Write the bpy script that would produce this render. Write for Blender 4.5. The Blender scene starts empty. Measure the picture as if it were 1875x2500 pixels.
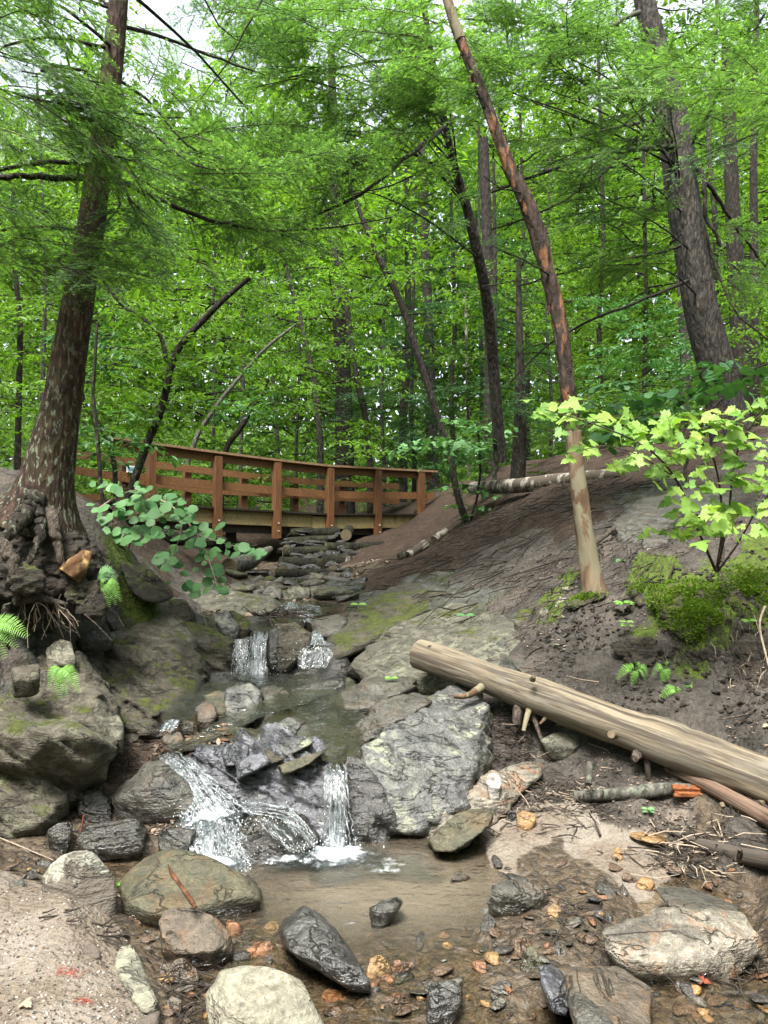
import bpy, bmesh, math, random, time
import numpy as np
from mathutils import Vector, Matrix
T00 = time.time()
rnd = random.Random(7)
RS = np.random.RandomState(11)
S = bpy.context.scene
COL = S.collection
pi = math.pi

# ------------------------------------------------------------------ camera, world, sun, exposure
PITCH = math.atan(67 / 1878)
cam_d = bpy.data.cameras.new('camera')
cam = bpy.data.objects.new('camera', cam_d); COL.objects.link(cam)
cam.location = (0, 0, 1.5); cam.rotation_euler = (pi / 2 + PITCH, 0, 0)
cam_d.sensor_fit = 'VERTICAL'; cam_d.sensor_height = 34.6; cam_d.lens = 34.6 * 1878 / 2500
cam_d.clip_start = 0.05; cam_d.clip_end = 600
S.camera = cam

SUN_EL, SUN_AZ = math.radians(62), math.radians(200)      # azimuth clockwise from +Y
w = bpy.data.worlds.new('World'); S.world = w; w.use_nodes = True
nt = w.node_tree; nt.nodes.clear()
sky = nt.nodes.new('ShaderNodeTexSky'); sky.sky_type = 'NISHITA'; sky.sun_disc = False
sky.sun_elevation = SUN_EL; sky.sun_rotation = SUN_AZ
sky.air_density = 1.0; sky.dust_density = 4.0; sky.ozone_density = 1.0
hs = nt.nodes.new('ShaderNodeHueSaturation'); hs.inputs['Saturation'].default_value = 0.35
bg = nt.nodes.new('ShaderNodeBackground'); bg.inputs['Strength'].default_value = 0.15
wo = nt.nodes.new('ShaderNodeOutputWorld')
nt.links.new(sky.outputs[0], hs.inputs['Color']); nt.links.new(hs.outputs[0], bg.inputs['Color']); nt.links.new(bg.outputs[0], wo.inputs[0])
sd = bpy.data.lights.new('sun', 'SUN'); sd.energy = 2.2; sd.angle = math.radians(16); sd.color = (1, .96, .88)
sun = bpy.data.objects.new('sun', sd); COL.objects.link(sun)
sdir = Vector((math.sin(SUN_AZ) * math.cos(SUN_EL), math.cos(SUN_AZ) * math.cos(SUN_EL), math.sin(SUN_EL)))
sun.rotation_euler = sdir.to_track_quat('Z', 'Y').to_euler(); sun.location = (0, -5, 20)
S.view_settings.view_transform = 'Standard'; S.view_settings.look = 'None'
S.view_settings.gamma = 1; S.view_settings.exposure = 1.95; S.view_settings.use_curve_mapping = False
S.render.engine = 'CYCLES'
S.cycles.max_bounces = 7; S.cycles.diffuse_bounces = 4; S.cycles.transmission_bounces = 4; S.cycles.transparent_max_bounces = 10
S.cycles.caustics_reflective = False; S.cycles.caustics_refractive = False
S.cycles.use_denoising = True

# ------------------------------------------------------------------ noise
_perm = RS.permutation(256); _perm = np.concatenate([_perm, _perm, _perm[:2]])
_g = RS.randn(256, 3); _g /= np.linalg.norm(_g, axis=1)[:, None]
def noise(p):
    p = np.asarray(p, float); i = np.floor(p).astype(int); f = p - i; i &= 255
    u = f * f * f * (f * (f * 6 - 15) + 10)
    r = 0
    for dx in (0, 1):
        wx = u[:, 0] if dx else 1 - u[:, 0]
        for dy in (0, 1):
            wy = u[:, 1] if dy else 1 - u[:, 1]
            for dz in (0, 1):
                wz = u[:, 2] if dz else 1 - u[:, 2]
                h = _perm[_perm[_perm[(i[:, 0] + dx) & 255] + ((i[:, 1] + dy) & 255)] + ((i[:, 2] + dz) & 255)]
                g = _g[h]
                r = r + wx * wy * wz * (g[:, 0] * (f[:, 0] - dx) + g[:, 1] * (f[:, 1] - dy) + g[:, 2] * (f[:, 2] - dz))
    return r * 1.6
def fbm(p, o=3, lac=2.1, gain=.5):
    r = 0; a = 1
    for k in range(o):
        r = r + a * noise(p * lac ** k + 17.3 * k); a *= gain
    return r

# ------------------------------------------------------------------ pixels of the 1875 x 2500 photograph -> rays
cp, sp_ = math.cos(PITCH), math.sin(PITCH)
def ray(u, v):
    a = (u - 937.5) / 1878; b = (1250 - v) / 1878
    d = np.array([a, cp - b * sp_, sp_ + b * cp]); return d / d[1]
def P(u, v, y):
    d = ray(u, v); return np.array([d[0] * y, y, 1.5 + d[2] * y])
def Pz(u, v, z):
    d = ray(u, v); y = (z - 1.5) / d[2]; return np.array([d[0] * y, y, z])

# ------------------------------------------------------------------ mesh building
class MB:
    def __init__(s): s.v = []; s.f = {3: [], 4: []}; s.m = {3: [], 4: []}; s.t = []; s.uv = []; s.n = 0
    def add(s, v, f, mat=0, tint=None, uv=None):
        v = np.asarray(v, float).reshape(-1, 3); f = np.asarray(f, int)
        if len(v) == 0 or len(f) == 0: return
        k = f.shape[1]
        s.v.append(v); s.f[k].append(f + s.n); s.m[k].append(np.full(len(f), mat) if np.isscalar(mat) else np.asarray(mat))
        t = np.zeros(len(v)) if tint is None else (np.full(len(v), tint) if np.isscalar(tint) else np.asarray(tint, float))
        s.t.append(t); s.uv.append(np.zeros((len(v), 2)) if uv is None else np.asarray(uv, float)); s.n += len(v)
    def data(s, name, mats, smooth=True, origin=(0, 0, 0)):
        if not s.v: print('EMPTY', name); s.add([(0, 0, 0), (.01, 0, 0), (0, .01, 0)], [(0, 1, 2)])
        me = bpy.data.meshes.new(name)
        v = np.concatenate(s.v) - np.asarray(origin, float)
        f3 = np.concatenate(s.f[3]) if s.f[3] else np.zeros((0, 3), int)
        f4 = np.concatenate(s.f[4]) if s.f[4] else np.zeros((0, 4), int)
        m = np.concatenate([np.concatenate(s.m[3]) if s.m[3] else np.zeros(0, int), np.concatenate(s.m[4]) if s.m[4] else np.zeros(0, int)])
        me.vertices.add(len(v)); me.vertices.foreach_set('co', v.ravel().astype(np.float32))
        lp = np.concatenate([f3.ravel(), f4.ravel()]); me.loops.add(len(lp)); me.loops.foreach_set('vertex_index', lp.astype(np.int32))
        nf = len(f3) + len(f4); me.polygons.add(nf)
        st = np.concatenate([np.arange(len(f3)) * 3, len(f3) * 3 + np.arange(len(f4)) * 4])
        me.polygons.foreach_set('loop_start', st.astype(np.int32))
        me.polygons.foreach_set('material_index', m.astype(np.int32))
        me.polygons.foreach_set('use_smooth', np.full(nf, smooth))
        me.update(calc_edges=True)
        t = me.attributes.new('tint', 'FLOAT', 'POINT'); t.data.foreach_set('value', np.concatenate(s.t).astype(np.float32))
        uvl = me.uv_layers.new(name='UVMap'); uv = np.concatenate(s.uv)
        uvl.data.foreach_set('uv', uv[lp].ravel().astype(np.float32))
        for x in (mats if isinstance(mats, (list, tuple)) else [mats]): me.materials.append(x)
        return me
    def build(s, name, mats, parent=None, origin=None, smooth=True):
        """ORIGIN: where the object stands (world). With a parent (an unrotated Empty) the location is relative to it."""
        allv = np.concatenate(s.v) if s.v else np.zeros((1, 3))
        if origin is None:
            origin = parent.location if parent is not None else (allv[:, 0].mean(), allv[:, 1].mean(), allv[:, 2].min())
        origin = np.array(origin, float)
        o = bpy.data.objects.new(name, s.data(name, mats, smooth, origin)); COL.objects.link(o)
        if parent is not None:
            o.parent = parent; o.location = Vector(origin) - world_loc(parent)
        else: o.location = origin
        return o
def world_loc(o):
    l = o.location.copy()
    while o.parent is not None: o = o.parent; l = l + o.location
    return l
def tag(o, label=None, cat=None, group=None, kind=None):
    if label: o['label'] = label
    if cat: o['category'] = cat
    if group: o['group'] = group
    if kind: o['kind'] = kind
    return o
def thing(name, loc, label, cat, group=None):
    o = bpy.data.objects.new(name, None); COL.objects.link(o); o.location = loc; o.empty_display_size = .1
    return tag(o, label, cat, group)
def inst(name, me, parent, loc, rot=None, scale=1.0):
    """a part that shares the mesh ME; LOC is in the world, ROT a 3x3 numpy matrix or None"""
    o = bpy.data.objects.new(name, me); COL.objects.link(o)
    l = Vector(loc)
    if parent is not None: o.parent = parent; l = l - world_loc(parent)
    o.location = l
    if rot is not None: o.rotation_euler = Matrix(rot.tolist()).to_euler()
    o.scale = (scale,) * 3 if np.isscalar(scale) else scale
    return o

def resample(pts, n):
    pts = np.asarray(pts, float); d = np.r_[0, np.cumsum(np.linalg.norm(np.diff(pts[:, :3], axis=0), axis=1))]
    t = np.linspace(0, d[-1], n)
    # Catmull-like smoothing through np.interp then a light blur
    out = np.stack([np.interp(t, d, pts[:, k]) for k in range(pts.shape[1])], 1)
    for _ in range(2):
        out[1:-1] = out[1:-1] * .5 + (out[:-2] + out[2:]) * .25
    return out
def tube(pts, rad, sides=8, caps=True, jit=0.0, seed=0, ridge=0.0):
    pts = np.asarray(pts, float); n = len(pts); rad = np.broadcast_to(np.asarray(rad, float), (n,))
    tg = np.gradient(pts, axis=0); tg /= np.linalg.norm(tg, axis=1)[:, None] + 1e-9
    ref = np.array([0, 0, 1.0]) if abs(tg[:, 2]).mean() < .8 else np.array([0, 1.0, 0])
    a = np.cross(tg, ref); a /= np.linalg.norm(a, axis=1)[:, None] + 1e-9; b = np.cross(a, tg)
    th = np.arange(sides) * 2 * pi / sides
    c, s_ = np.cos(th), np.sin(th)
    dirs = a[:, None, :] * c[None, :, None] + b[:, None, :] * s_[None, :, None]
    R = np.repeat(rad[:, None], sides, 1)
    if jit or ridge:
        q = np.stack([np.broadcast_to(c, (n, sides)), np.broadcast_to(s_, (n, sides)), np.zeros((n, sides))], -1)
        L = np.r_[0, np.cumsum(np.linalg.norm(np.diff(pts, axis=0), axis=1))][:, None]
        if jit:
            qq = q.copy(); qq[..., 2] = L / (rad.mean() * 4); R = R * (1 + jit * fbm((qq * 1.3 + seed * 7.7).reshape(-1, 3), 2).reshape(n, sides))
        if ridge:
            qq = q * 5; qq[..., 2] = L * 9; R = R + ridge * np.abs(noise((qq + seed).reshape(-1, 3)).reshape(n, sides)) * -1
    v = (pts[:, None, :] + dirs * R[..., None]).reshape(-1, 3)
    i = np.arange(n - 1)[:, None] * sides; j = np.arange(sides)[None]; j2 = (j + 1) % sides
    f = np.stack([i + j, i + j2, i + sides + j2, i + sides + j], -1).reshape(-1, 4)
    L = np.r_[0, np.cumsum(np.linalg.norm(np.diff(pts, axis=0), axis=1))]
    uv = np.stack([np.tile(th / (2 * pi), n), np.repeat(L, sides)], 1)
    out = [(v, f, uv)]
    if caps:
        for e, k in ((0, 0), (n - 1, (n - 1) * sides)):
            vv = np.vstack([v[k:k + sides], pts[e]]); ff = [(x, (x + 1) % sides, sides) for x in range(sides)]
            if e == 0: ff = [(y, x, z) for x, y, z in ff]
            out.append((vv, np.array(ff), None))
    return out
def add_tube(mb, pts, rad, sides=8, mat=0, capmat=None, tint=None, **k):
    for i, (v, f, uv) in enumerate(tube(pts, rad, sides, **k)):
        mb.add(v, f, mat if i == 0 or capmat is None else capmat, tint, uv)
def add_box(mb, c, ax, ay, az, mat=0, tint=0):
    """centre C and the three half-extent vectors"""
    c, ax, ay, az = [np.asarray(x, float) for x in (c, ax, ay, az)]
    # a small chamfer: 24 verts around
    vs = []; 
    for sx in (-1, 1):
        for sy in (-1, 1):
            for sz in (-1, 1): vs.append(c + sx * ax + sy * ay + sz * az)
    f = [(0, 1, 3, 2), (4, 6, 7, 5), (0, 4, 5, 1), (2, 3, 7, 6), (0, 2, 6, 4), (1, 5, 7, 3)]
    mb.add(vs, f, mat, tint)

# ------------------------------------------------------------------ materials
def mat_new(name):
    m = bpy.data.materials.new(name); m.use_nodes = True; n = m.node_tree; n.nodes.clear()
    return m, n
class N:
    """tiny node-graph helper"""
    def __init__(s, nt): s.nt = nt
    def node(s, t, **k):
        n = s.nt.nodes.new(t)
        for a, b in k.items(): setattr(n, a, b)
        return n
    def link(s, a, b): s.nt.links.new(a, b)
    def val(s, sock, x):
        if hasattr(x, 'is_output') or isinstance(x, bpy.types.NodeSocket): s.nt.links.new(x, sock)
        else: sock.default_value = x
    def pos(s): return s.node('ShaderNodeNewGeometry').outputs['Position']
    def obj(s): return s.node('ShaderNodeTexCoord').outputs['Object']
    def mapping(s, vec, scale=(1, 1, 1), rot=(0, 0, 0), loc=(0, 0, 0)):
        n = s.node('ShaderNodeMapping'); s.link(vec, n.inputs[0]); n.inputs['Scale'].default_value = scale; n.inputs['Rotation'].default_value = rot; n.inputs['Location'].default_value = loc
        return n.outputs[0]
    def noise(s, vec, scale=5, detail=3, rough=.55, dist=0.0):
        n = s.node('ShaderNodeTexNoise'); s.link(vec, n.inputs['Vector']); n.inputs['Scale'].default_value = scale; n.inputs['Detail'].default_value = detail
        n.inputs['Roughness'].default_value = rough; n.inputs['Distortion'].default_value = dist; return n.outputs['Fac']
    def voronoi(s, vec, scale=5, feature='F1', out='Distance'):
        n = s.node('ShaderNodeTexVoronoi'); n.feature = feature; s.link(vec, n.inputs['Vector']); n.inputs['Scale'].default_value = scale; return n.outputs[out]
    def ramp(s, fac, stops):
        n = s.node('ShaderNodeValToRGB'); s.link(fac, n.inputs[0]); e = n.color_ramp.elements
        while len(e) < len(stops): e.new(.5)
        for x, (p, c) in zip(e, stops):
            x.position = p; x.color = (c, c, c, 1) if np.isscalar(c) else (*c, 1)
        return n.outputs[0]
    def mix(s, fac, a, b, mode='MIX'):
        n = s.node('ShaderNodeMix', data_type='RGBA', blend_type=mode)
        s.val(n.inputs[0], fac)
        for q, x in ((n.inputs[6], a), (n.inputs[7], b)): s.val(q, x if not isinstance(x, tuple) else (*x, 1) if len(x) == 3 else x)
        return n.outputs[2]
    def math(s, op, a, b=0.0, clamp=False):
        n = s.node('ShaderNodeMath', operation=op); n.use_clamp = clamp; s.val(n.inputs[0], a); s.val(n.inputs[1], b); return n.outputs[0]
    def bump(s, h, strength=.4, dist=.02, normal=None):
        n = s.node('ShaderNodeBump'); s.link(h, n.inputs['Height']); n.inputs['Strength'].default_value = strength; n.inputs['Distance'].default_value = dist
        if normal is not None: s.link(normal, n.inputs['Normal'])
        return n.outputs[0]
    def attr(s, name, out='Fac'):
        return s.node('ShaderNodeAttribute', attribute_name=name).outputs[out]
    def principled(s, color, rough=.7, normal=None, spec=.4, **k):
        n = s.node('ShaderNodeBsdfPrincipled'); s.val(n.inputs['Base Color'], color if not isinstance(color, tuple) else (*color, 1))
        s.val(n.inputs['Roughness'], rough); n.inputs['Specular IOR Level'].default_value = spec
        if normal is not None: s.link(normal, n.inputs['Normal'])
        for a, b in k.items(): s.val(n.inputs[a], b)
        return n.outputs[0]
    def out(s, sh): s.link(sh, s.node('ShaderNodeOutputMaterial').inputs[0])
FOL_ROT = (math.radians(25), math.radians(-32), math.radians(20))

def rock_mat(name, dark, light, accent=None, moss=0.0, lichen=0.0, wet=0.0, rust=0.0, mud=0.0, waterline=None, kk=.48):
    K = kk; wm_ = (1.0, 1.0, 1.0) if 'sheen' in name or 'slab' in name or 'white' in name else (1.07, 1.0, .86); dark = tuple(x * K * .85 * w_ for x, w_ in zip(dark, wm_)); light = tuple(x * K * 1.15 * w_ for x, w_ in zip(light, wm_))
    if accent: accent = tuple(x * K for x in accent)
    m, t = mat_new(name); g = N(t); p = g.pos()
    f = g.mapping(p, rot=FOL_ROT, scale=(2.2, 2.2, 16)); st = g.noise(f, 1.6, 5, .6, .4)
    bigv = g.noise(p, 3.1, 4, .6, .3); fine = g.noise(p, 60, 3, .7)
    col = g.mix(g.ramp(st, [(.3, 0), (.7, 1)]), dark, light)
    col = g.mix(g.ramp(bigv, [(.35, 0), (.75, .65)]), col, tuple(x * .75 for x in light) if accent is None else accent)
    col = g.mix(.55, col, g.mix(g.ramp(fine, [(.3, .0), (.7, 1)]), (.3, .3, .3), (1.5, 1.5, 1.5)), 'MULTIPLY')
    mot = g.noise(p, 17, 5, .7, .5); col = g.mix(.6, col, g.mix(g.ramp(mot, [(.36, .0), (.62, 1)]), (.38, .37, .35), (1.35, 1.35, 1.33)), 'MULTIPLY')
    if rust: col = g.mix(g.math('MULTIPLY', g.ramp(g.noise(p, 9, 4, .6, .6), [(.5, 0), (.68, 1)]), rust), col, (.20, .085, .025))
    if lichen:
        lm = g.math('MULTIPLY', g.ramp(g.noise(p, 13, 5, .65), [(.5, 0), (.58, 1)]), g.ramp(g.noise(p, 2.3, 2), [(.4, 0), (.6, 1)]))
        col = g.mix(g.math('MULTIPLY', lm, lichen), col, (.30, .31, .22))
    rough = .85 - .6 * wet
    nz = g.node('ShaderNodeSeparateXYZ'); g.link(g.node('ShaderNodeNewGeometry').outputs['Normal'], nz.inputs[0])
    if mud: # clay smeared over the lower part
        sm = g.node('ShaderNodeSeparateXYZ'); g.link(p, sm.inputs[0]); mm = g.math('MULTIPLY', g.math('SUBTRACT', g.math('ADD', .02, g.math('MULTIPLY', g.noise(p, 7, 4, .6), .42)), sm.outputs[2]), 40, True); col = g.mix(g.math('MULTIPLY', mm, mud), col, (.10, .082, .066))
    crn = g.noise(g.mapping(p, rot=FOL_ROT, scale=(1, 1, 3.0)), 2.6, 5, .6, .7); crack = g.math('ABSOLUTE', g.math('SUBTRACT', crn, .5))
    h = g.math('ADD', g.math('MULTIPLY', st, .8), g.math('MULTIPLY', fine, .35))
    h = g.math('ADD', h, g.math('ADD', g.math('MULTIPLY', g.ramp(crack, [(0, 0), (.012, 1)]), .35), g.math('MULTIPLY', mot, .6)))
    col = g.mix(g.ramp(crack, [(0, .75), (.009, 0)]), col, tuple(x * .25 for x in dark))
    if moss:
        mk = g.math('ADD', g.math('MULTIPLY', nz.outputs[2], .45), g.math('ADD', g.math('MULTIPLY', g.noise(p, 5.2, 5, .65), 1.0), g.math('MULTIPLY', g.noise(p, 1.3, 2), .6)))
        mk = g.ramp(mk, [(1.33 - .45 * moss, 0), (1.43 - .45 * moss, 1)]) if False else g.math('MULTIPLY', g.math('SUBTRACT', mk, 1.38 - .22 * moss), 8, True)
        mcol = g.mix(g.ramp(g.noise(p, 22, 4, .7), [(.3, 0), (.7, 1)]), (.024, .034, .008), (.125, .145, .018))
        col = g.mix(mk, col, mcol); h = g.math('ADD', h, g.math('MULTIPLY', mk, g.noise(p, 160, 2)))
        rough = g.math('ADD', g.math('MULTIPLY', mk, .95 - rough if not hasattr(rough, 'is_linked') else .3), rough)
    if waterline is not None:
        sx = g.node('ShaderNodeSeparateXYZ'); g.link(p, sx.inputs[0])
        wm = g.math('MULTIPLY', g.math('SUBTRACT', g.math('ADD', waterline, g.math('MULTIPLY', g.noise(p, 8, 3), .05)), sx.outputs[2]), 30, True)
        col = g.mix(g.math('MULTIPLY', wm, .6), col, g.mix(1, col, (.35, .32, .28), 'MULTIPLY'))
        rough = g.math('SUBTRACT', rough, g.math('MULTIPLY', wm, .5), True)
    g.out(g.principled(col, rough, g.bump(h, .9, .035), spec=.5 + .45 * wet)); return m

M = {}
M['rock_grey'] = rock_mat('rock_grey', (.075, .078, .068), (.21, .21, .185), moss=.35, lichen=.35)
M['rock_moss'] = rock_mat('rock_moss', (.06, .058, .046), (.15, .14, .115), moss=1.0, lichen=.15)
M['rock_bank'] = rock_mat('rock_bank', (.085, .08, .068), (.19, .18, .155), moss=.72, lichen=.3)
M['rock_wet'] = rock_mat('rock_wet', (.024, .026, .028), (.12, .125, .135), wet=1.0, moss=.0)
M['rock_wetdark'] = rock_mat('rock_wetdark', (.016, .016, .015), (.065, .062, .055), wet=1.0, moss=.1)
M['rock_slab'] = rock_mat('rock_slab', (.075, .08, .082), (.23, .23, .22), wet=.75, lichen=.8, moss=.25)
M['rock_skysheen'] = rock_mat('rock_skysheen', (.025, .027, .033), (.26, .27, .32), wet=1.0, lichen=.1, moss=.1, kk=.46)  # bluish light tone paints the sky's reflection onto the wet rock
M['rock_white'] = rock_mat('rock_white', (.30, .30, .25), (.52, .51, .43), accent=(.36, .36, .29), lichen=.2, mud=.9, kk=.66)
M['rock_pale'] = rock_mat('rock_pale', (.19, .20, .18), (.40, .40, .36), lichen=.6, kk=.66)
M['rock_olive'] = rock_mat('rock_olive', (.075, .08, .048), (.17, .17, .115), wet=.35, rust=.25, waterline=.03)
M['rock_brown'] = rock_mat('rock_brown', (.085, .07, .055), (.22, .185, .155), wet=.45, rust=.5, waterline=.03)
M['rock_slate'] = rock_mat('rock_slate', (.06, .062, .06), (.16, .16, .15), wet=.65, rust=.12, waterline=.03)
M['rock_quartz'] = rock_mat('rock_quartz', (.14, .13, .11), (.50, .48, .45), wet=.55, rust=.75, waterline=.03)
M['rock_dirty'] = rock_mat('rock_dirty', (.10, .095, .08), (.24, .22, .19), mud=.8)
for nm, c in (('pebble_tan', (.30, .19, .085)), ('pebble_orange', (.22, .105, .05)), ('pebble_dark', (.035, .032, .03)), ('pebble_grey', (.13, .13, .125)), ('pebble_brown', (.10, .062, .038)), ('pebble_white', (.55, .52, .48))):
    M[nm] = rock_mat(nm, tuple(x * .6 for x in c), tuple(x * 1.15 for x in c), wet=.75, kk=.85)

def bark_mat(name, dark, light, lichen=0.0, moss=0.0, scale=1.0, bump=.9, patch=None, rough=.9, pth=.47):
    m, t = mat_new(name); g = N(t); p = g.pos()
    q = g.mapping(p, scale=(26 * scale, 26 * scale, 9 * scale)); f = g.noise(q, 1.0, 4, .6, .5)
    v = g.voronoi(g.mapping(p, scale=(34 * scale, 34 * scale, 9 * scale)), 1.0)
    col = g.mix(g.ramp(f, [(.35, 0), (.68, 1)]), dark, light); col = g.mix(g.ramp(v, [(.35, 0), (.75, .7)]), col, dark)
    if patch is not None:
        col = g.mix(g.ramp(g.noise(g.mapping(p, scale=(7, 7, 2.3)), 1.0, 4, .6, .8), [(pth, 0), (pth + .05, 1)]), col, patch)
    if moss: col = g.mix(g.math('MULTIPLY', g.ramp(g.noise(p, 6, 4, .6), [(.45, 0), (.62, 1)]), moss), col, (.06, .075, .02))
    if lichen:
        sx = g.node('ShaderNodeSeparateXYZ'); g.link(p, sx.inputs[0])
        lm = g.ramp(g.noise(g.mapping(p, scale=(38, 38, 15)), 1.0, 3, .6), [(.56, 0), (.60, 1)])
        low = g.math('SUBTRACT', 1.0, g.math('MULTIPLY', g.math('SUBTRACT', sx.outputs[2], 1.9), .55, True), True)
        col = g.mix(g.math('MULTIPLY', g.math('MULTIPLY', lm, lichen), low), col, (.20, .23, .165))
    h = g.math('ADD', f, g.math('MULTIPLY', v, .6))
    g.out(g.principled(col, rough, g.bump(h, bump, .03), spec=.25)); return m
M['bark_red'] = bark_mat('bark_red', (.018, .011, .009), (.085, .052, .040), lichen=.7, moss=.25)
M['bark_grey'] = bark_mat('bark_grey', (.018, .016, .014), (.095, .085, .073), lichen=.5, scale=1.1)
M['bark_dark'] = bark_mat('bark_dark', (.012, .010, .008), (.050, .041, .033), lichen=.35)
M['bark_pale'] = bark_mat('bark_pale', (.05, .048, .04), (.16, .15, .13), lichen=.4)
M['bark_dead'] = bark_mat('bark_dead', (.025, .018, .014), (.085, .062, .05), patch=(.17, .08, .04), scale=.9, pth=.55)
M['wood_bare'] = bark_mat('wood_bare', (.075, .042, .024), (.22, .165, .11), patch=(.17, .15, .10), scale=.35, bump=.3)
M['birch'] = bark_mat('birch', (.2, .18, .155), (.48, .45, .40), patch=(.08, .065, .05), scale=1.3, bump=.3)
M['root'] = bark_mat('root', (.05, .04, .033), (.13, .105, .085), scale=1.5)

def drywood_mat(name, a, b, c, axis_scale, rot=(0, 0, 0)):
    m, t = mat_new(name); g = N(t)
    uv = g.node('ShaderNodeTexCoord').outputs['UV']
    f = g.noise(g.mapping(uv, scale=(22, 1.6, 1)), 1.0, 5, .65, .6); l = g.noise(g.mapping(uv, scale=(3, .9, 1)), 1.3, 3, .6, .8)
    col = g.mix(g.ramp(f, [(.35, 0), (.65, 1)]), a, b); col = g.mix(g.ramp(l, [(.45, 0), (.62, .85)]), col, c)
    dk = g.ramp(g.noise(g.mapping(uv, scale=(9, .55, 1)), 1.7, 5, .7, .5), [(.43, 1), (.51, 0)])
    col = g.mix(g.math('MULTIPLY', dk, .85), col, (.045, .036, .028))
    g.out(g.principled(col, .75, g.bump(f, .5, .012), spec=.3)); return m
M['log'] = drywood_mat('log_wood', (.085, .066, .045), (.24, .20, .14), (.17, .16, .13), 1)
M['pole'] = drywood_mat('pole_wood', (.09, .05, .035), (.22, .145, .10), (.16, .12, .09), 1)
M['driftwood'] = drywood_mat('driftwood', (.035, .028, .022), (.10, .085, .07), (.07, .06, .05), 1)
def simple(name, c, rough=.8, bump=0, bscale=40, var=.25, spec=.3):
    m, t = mat_new(name); g = N(t); p = g.pos(); f = g.noise(p, bscale, 3)
    col = g.mix(g.ramp(f, [(.3, 0), (.7, 1)]), tuple(x * (1 - var) for x in c), tuple(x * (1 + var) for x in c))
    g.out(g.principled(col, rough, g.bump(f, bump, .01) if bump else None, spec=spec)); return m
M['twig'] = simple('twig', (.035, .028, .022), .9)
M['twig_pale'] = simple('twig_pale', (.30, .24, .18), .8)
M['twig_red'] = simple('twig_red', (.16, .055, .035), .7)
M['cutend'] = simple('cutend', (.14, .11, .07), .85, .4, 60)
M['heartwood'] = simple('heartwood', (.19, .065, .022), .8, .8, 50, .4)
M['soil'] = simple('soil', (.032, .026, .021), 1, .9, 30, .45)
M['redleaf'] = simple('redleaf', (.16, .04, .02), .8)
M['redspray'] = simple('redspray', (.28, .055, .035), .9, .2, 60, .4)
def board_mat(name, a, b, stain, grain=(3, 60, 60), rough=.65):
    m, t = mat_new(name); g = N(t); oc = g.obj(); r = g.node('ShaderNodeObjectInfo').outputs['Random']
    vv = g.node('ShaderNodeVectorMath', operation='ADD'); g.link(oc, vv.inputs[0]); cmb = g.node('ShaderNodeCombineXYZ'); g.link(g.math('MULTIPLY', r, 13.0), cmb.inputs[0]); g.link(cmb.outputs[0], vv.inputs[1])
    f = g.noise(g.mapping(vv.outputs[0], scale=grain), 1.0, 4, .6, .5)
    col = g.mix(g.ramp(f, [(.3, 0), (.7, 1)]), a, b)
    col = g.mix(g.math('MULTIPLY', r, .45), col, g.mix(1, col, (.55, .5, .45), 'MULTIPLY'))
    k = g.ramp(g.noise(g.mapping(vv.outputs[0], scale=(9, 9, 2)), 1.0, 3, .6), [(.55, 0), (.75, 1)])
    col = g.mix(g.math('MULTIPLY', k, stain), col, (.05, .032, .02))
    g.out(g.principled(col, rough, g.bump(f, .25, .004), spec=.35)); return m
M['cedar'] = board_mat('cedar_stain', (.075, .033, .013), (.25, .120, .046), .65)
M['cedarpost'] = board_mat('cedar_post', (.060, .026, .010), (.20, .090, .034), .65, grain=(60, 60, 3))
M['cedartop'] = board_mat('cedar_top', (.15, .085, .045), (.38, .25, .15), .5)
M['pine'] = board_mat('treated_pine', (.13, .10, .045), (.36, .29, .14), .85)
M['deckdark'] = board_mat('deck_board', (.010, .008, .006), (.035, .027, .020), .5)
M['steel'] = simple('steel', (.45, .45, .43), .35)
M['signwhite'] = simple('signwhite', (.62, .70, .72), .5, 0, 40, .05)
M['signblue'] = simple('signblue', (.12, .32, .42), .5, 0, 40, .05)

def leaf_mat(name, dark, light, trans=.45, tcol=None, rough=.5, spec=.35, rv=.25):
    m, t = mat_new(name); g = N(t); tt = g.attr('tint'); r = g.node('ShaderNodeObjectInfo').outputs['Random']
    f = g.math('ADD', g.math('MULTIPLY', tt, 1 - rv), g.math('MULTIPLY', r, rv))
    col = g.mix(f, dark, light)
    pr = g.principled(col, rough, spec=spec)
    tr = g.node('ShaderNodeBsdfTranslucent'); tc = g.mix(1, col, tcol or (1.25, 1.35, .5), 'MULTIPLY'); g.link(tc, tr.inputs[0])
    mx = g.node('ShaderNodeMixShader'); mx.inputs[0].default_value = trans; g.link(pr, mx.inputs[1]); g.link(tr.outputs[0], mx.inputs[2])
    g.out(mx.outputs[0]); return m
M['leaf_far'] = leaf_mat('leaf_far', (.015, .052, .018), (.20, .36, .045), .50, rv=.5)  # wide dark-to-light range paints backlit patches and shaded gaps into the leaves
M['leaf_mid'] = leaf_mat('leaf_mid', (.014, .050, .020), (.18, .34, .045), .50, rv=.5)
M['leaf_bright'] = leaf_mat('leaf_bright', (.13, .27, .045), (.32, .47, .10), .42, rv=.9)
M['leaf_round'] = leaf_mat('leaf_round', (.055, .16, .055), (.15, .32, .115), .3, (1, 1.1, .6), rv=.7)
M['leaf_blue'] = leaf_mat('leaf_blue', (.025, .085, .035), (.085, .22, .075), .35, rv=.4)
M['needle'] = leaf_mat('needle', (.028, .066, .050), (.42, .72, .13), .42, (1, 1.15, .6), .6, .3)
M['needle_far'] = leaf_mat('needle_far', (.022, .056, .034), (.11, .24, .065), .35, (1, 1.15, .6), .7, .2)
M['fern'] = leaf_mat('fern', (.11, .26, .045), (.22, .42, .09), .4)
M['mossleaf'] = leaf_mat('mossleaf', (.045, .085, .012), (.17, .27, .035), .4, rough=.9, spec=.1)
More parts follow.
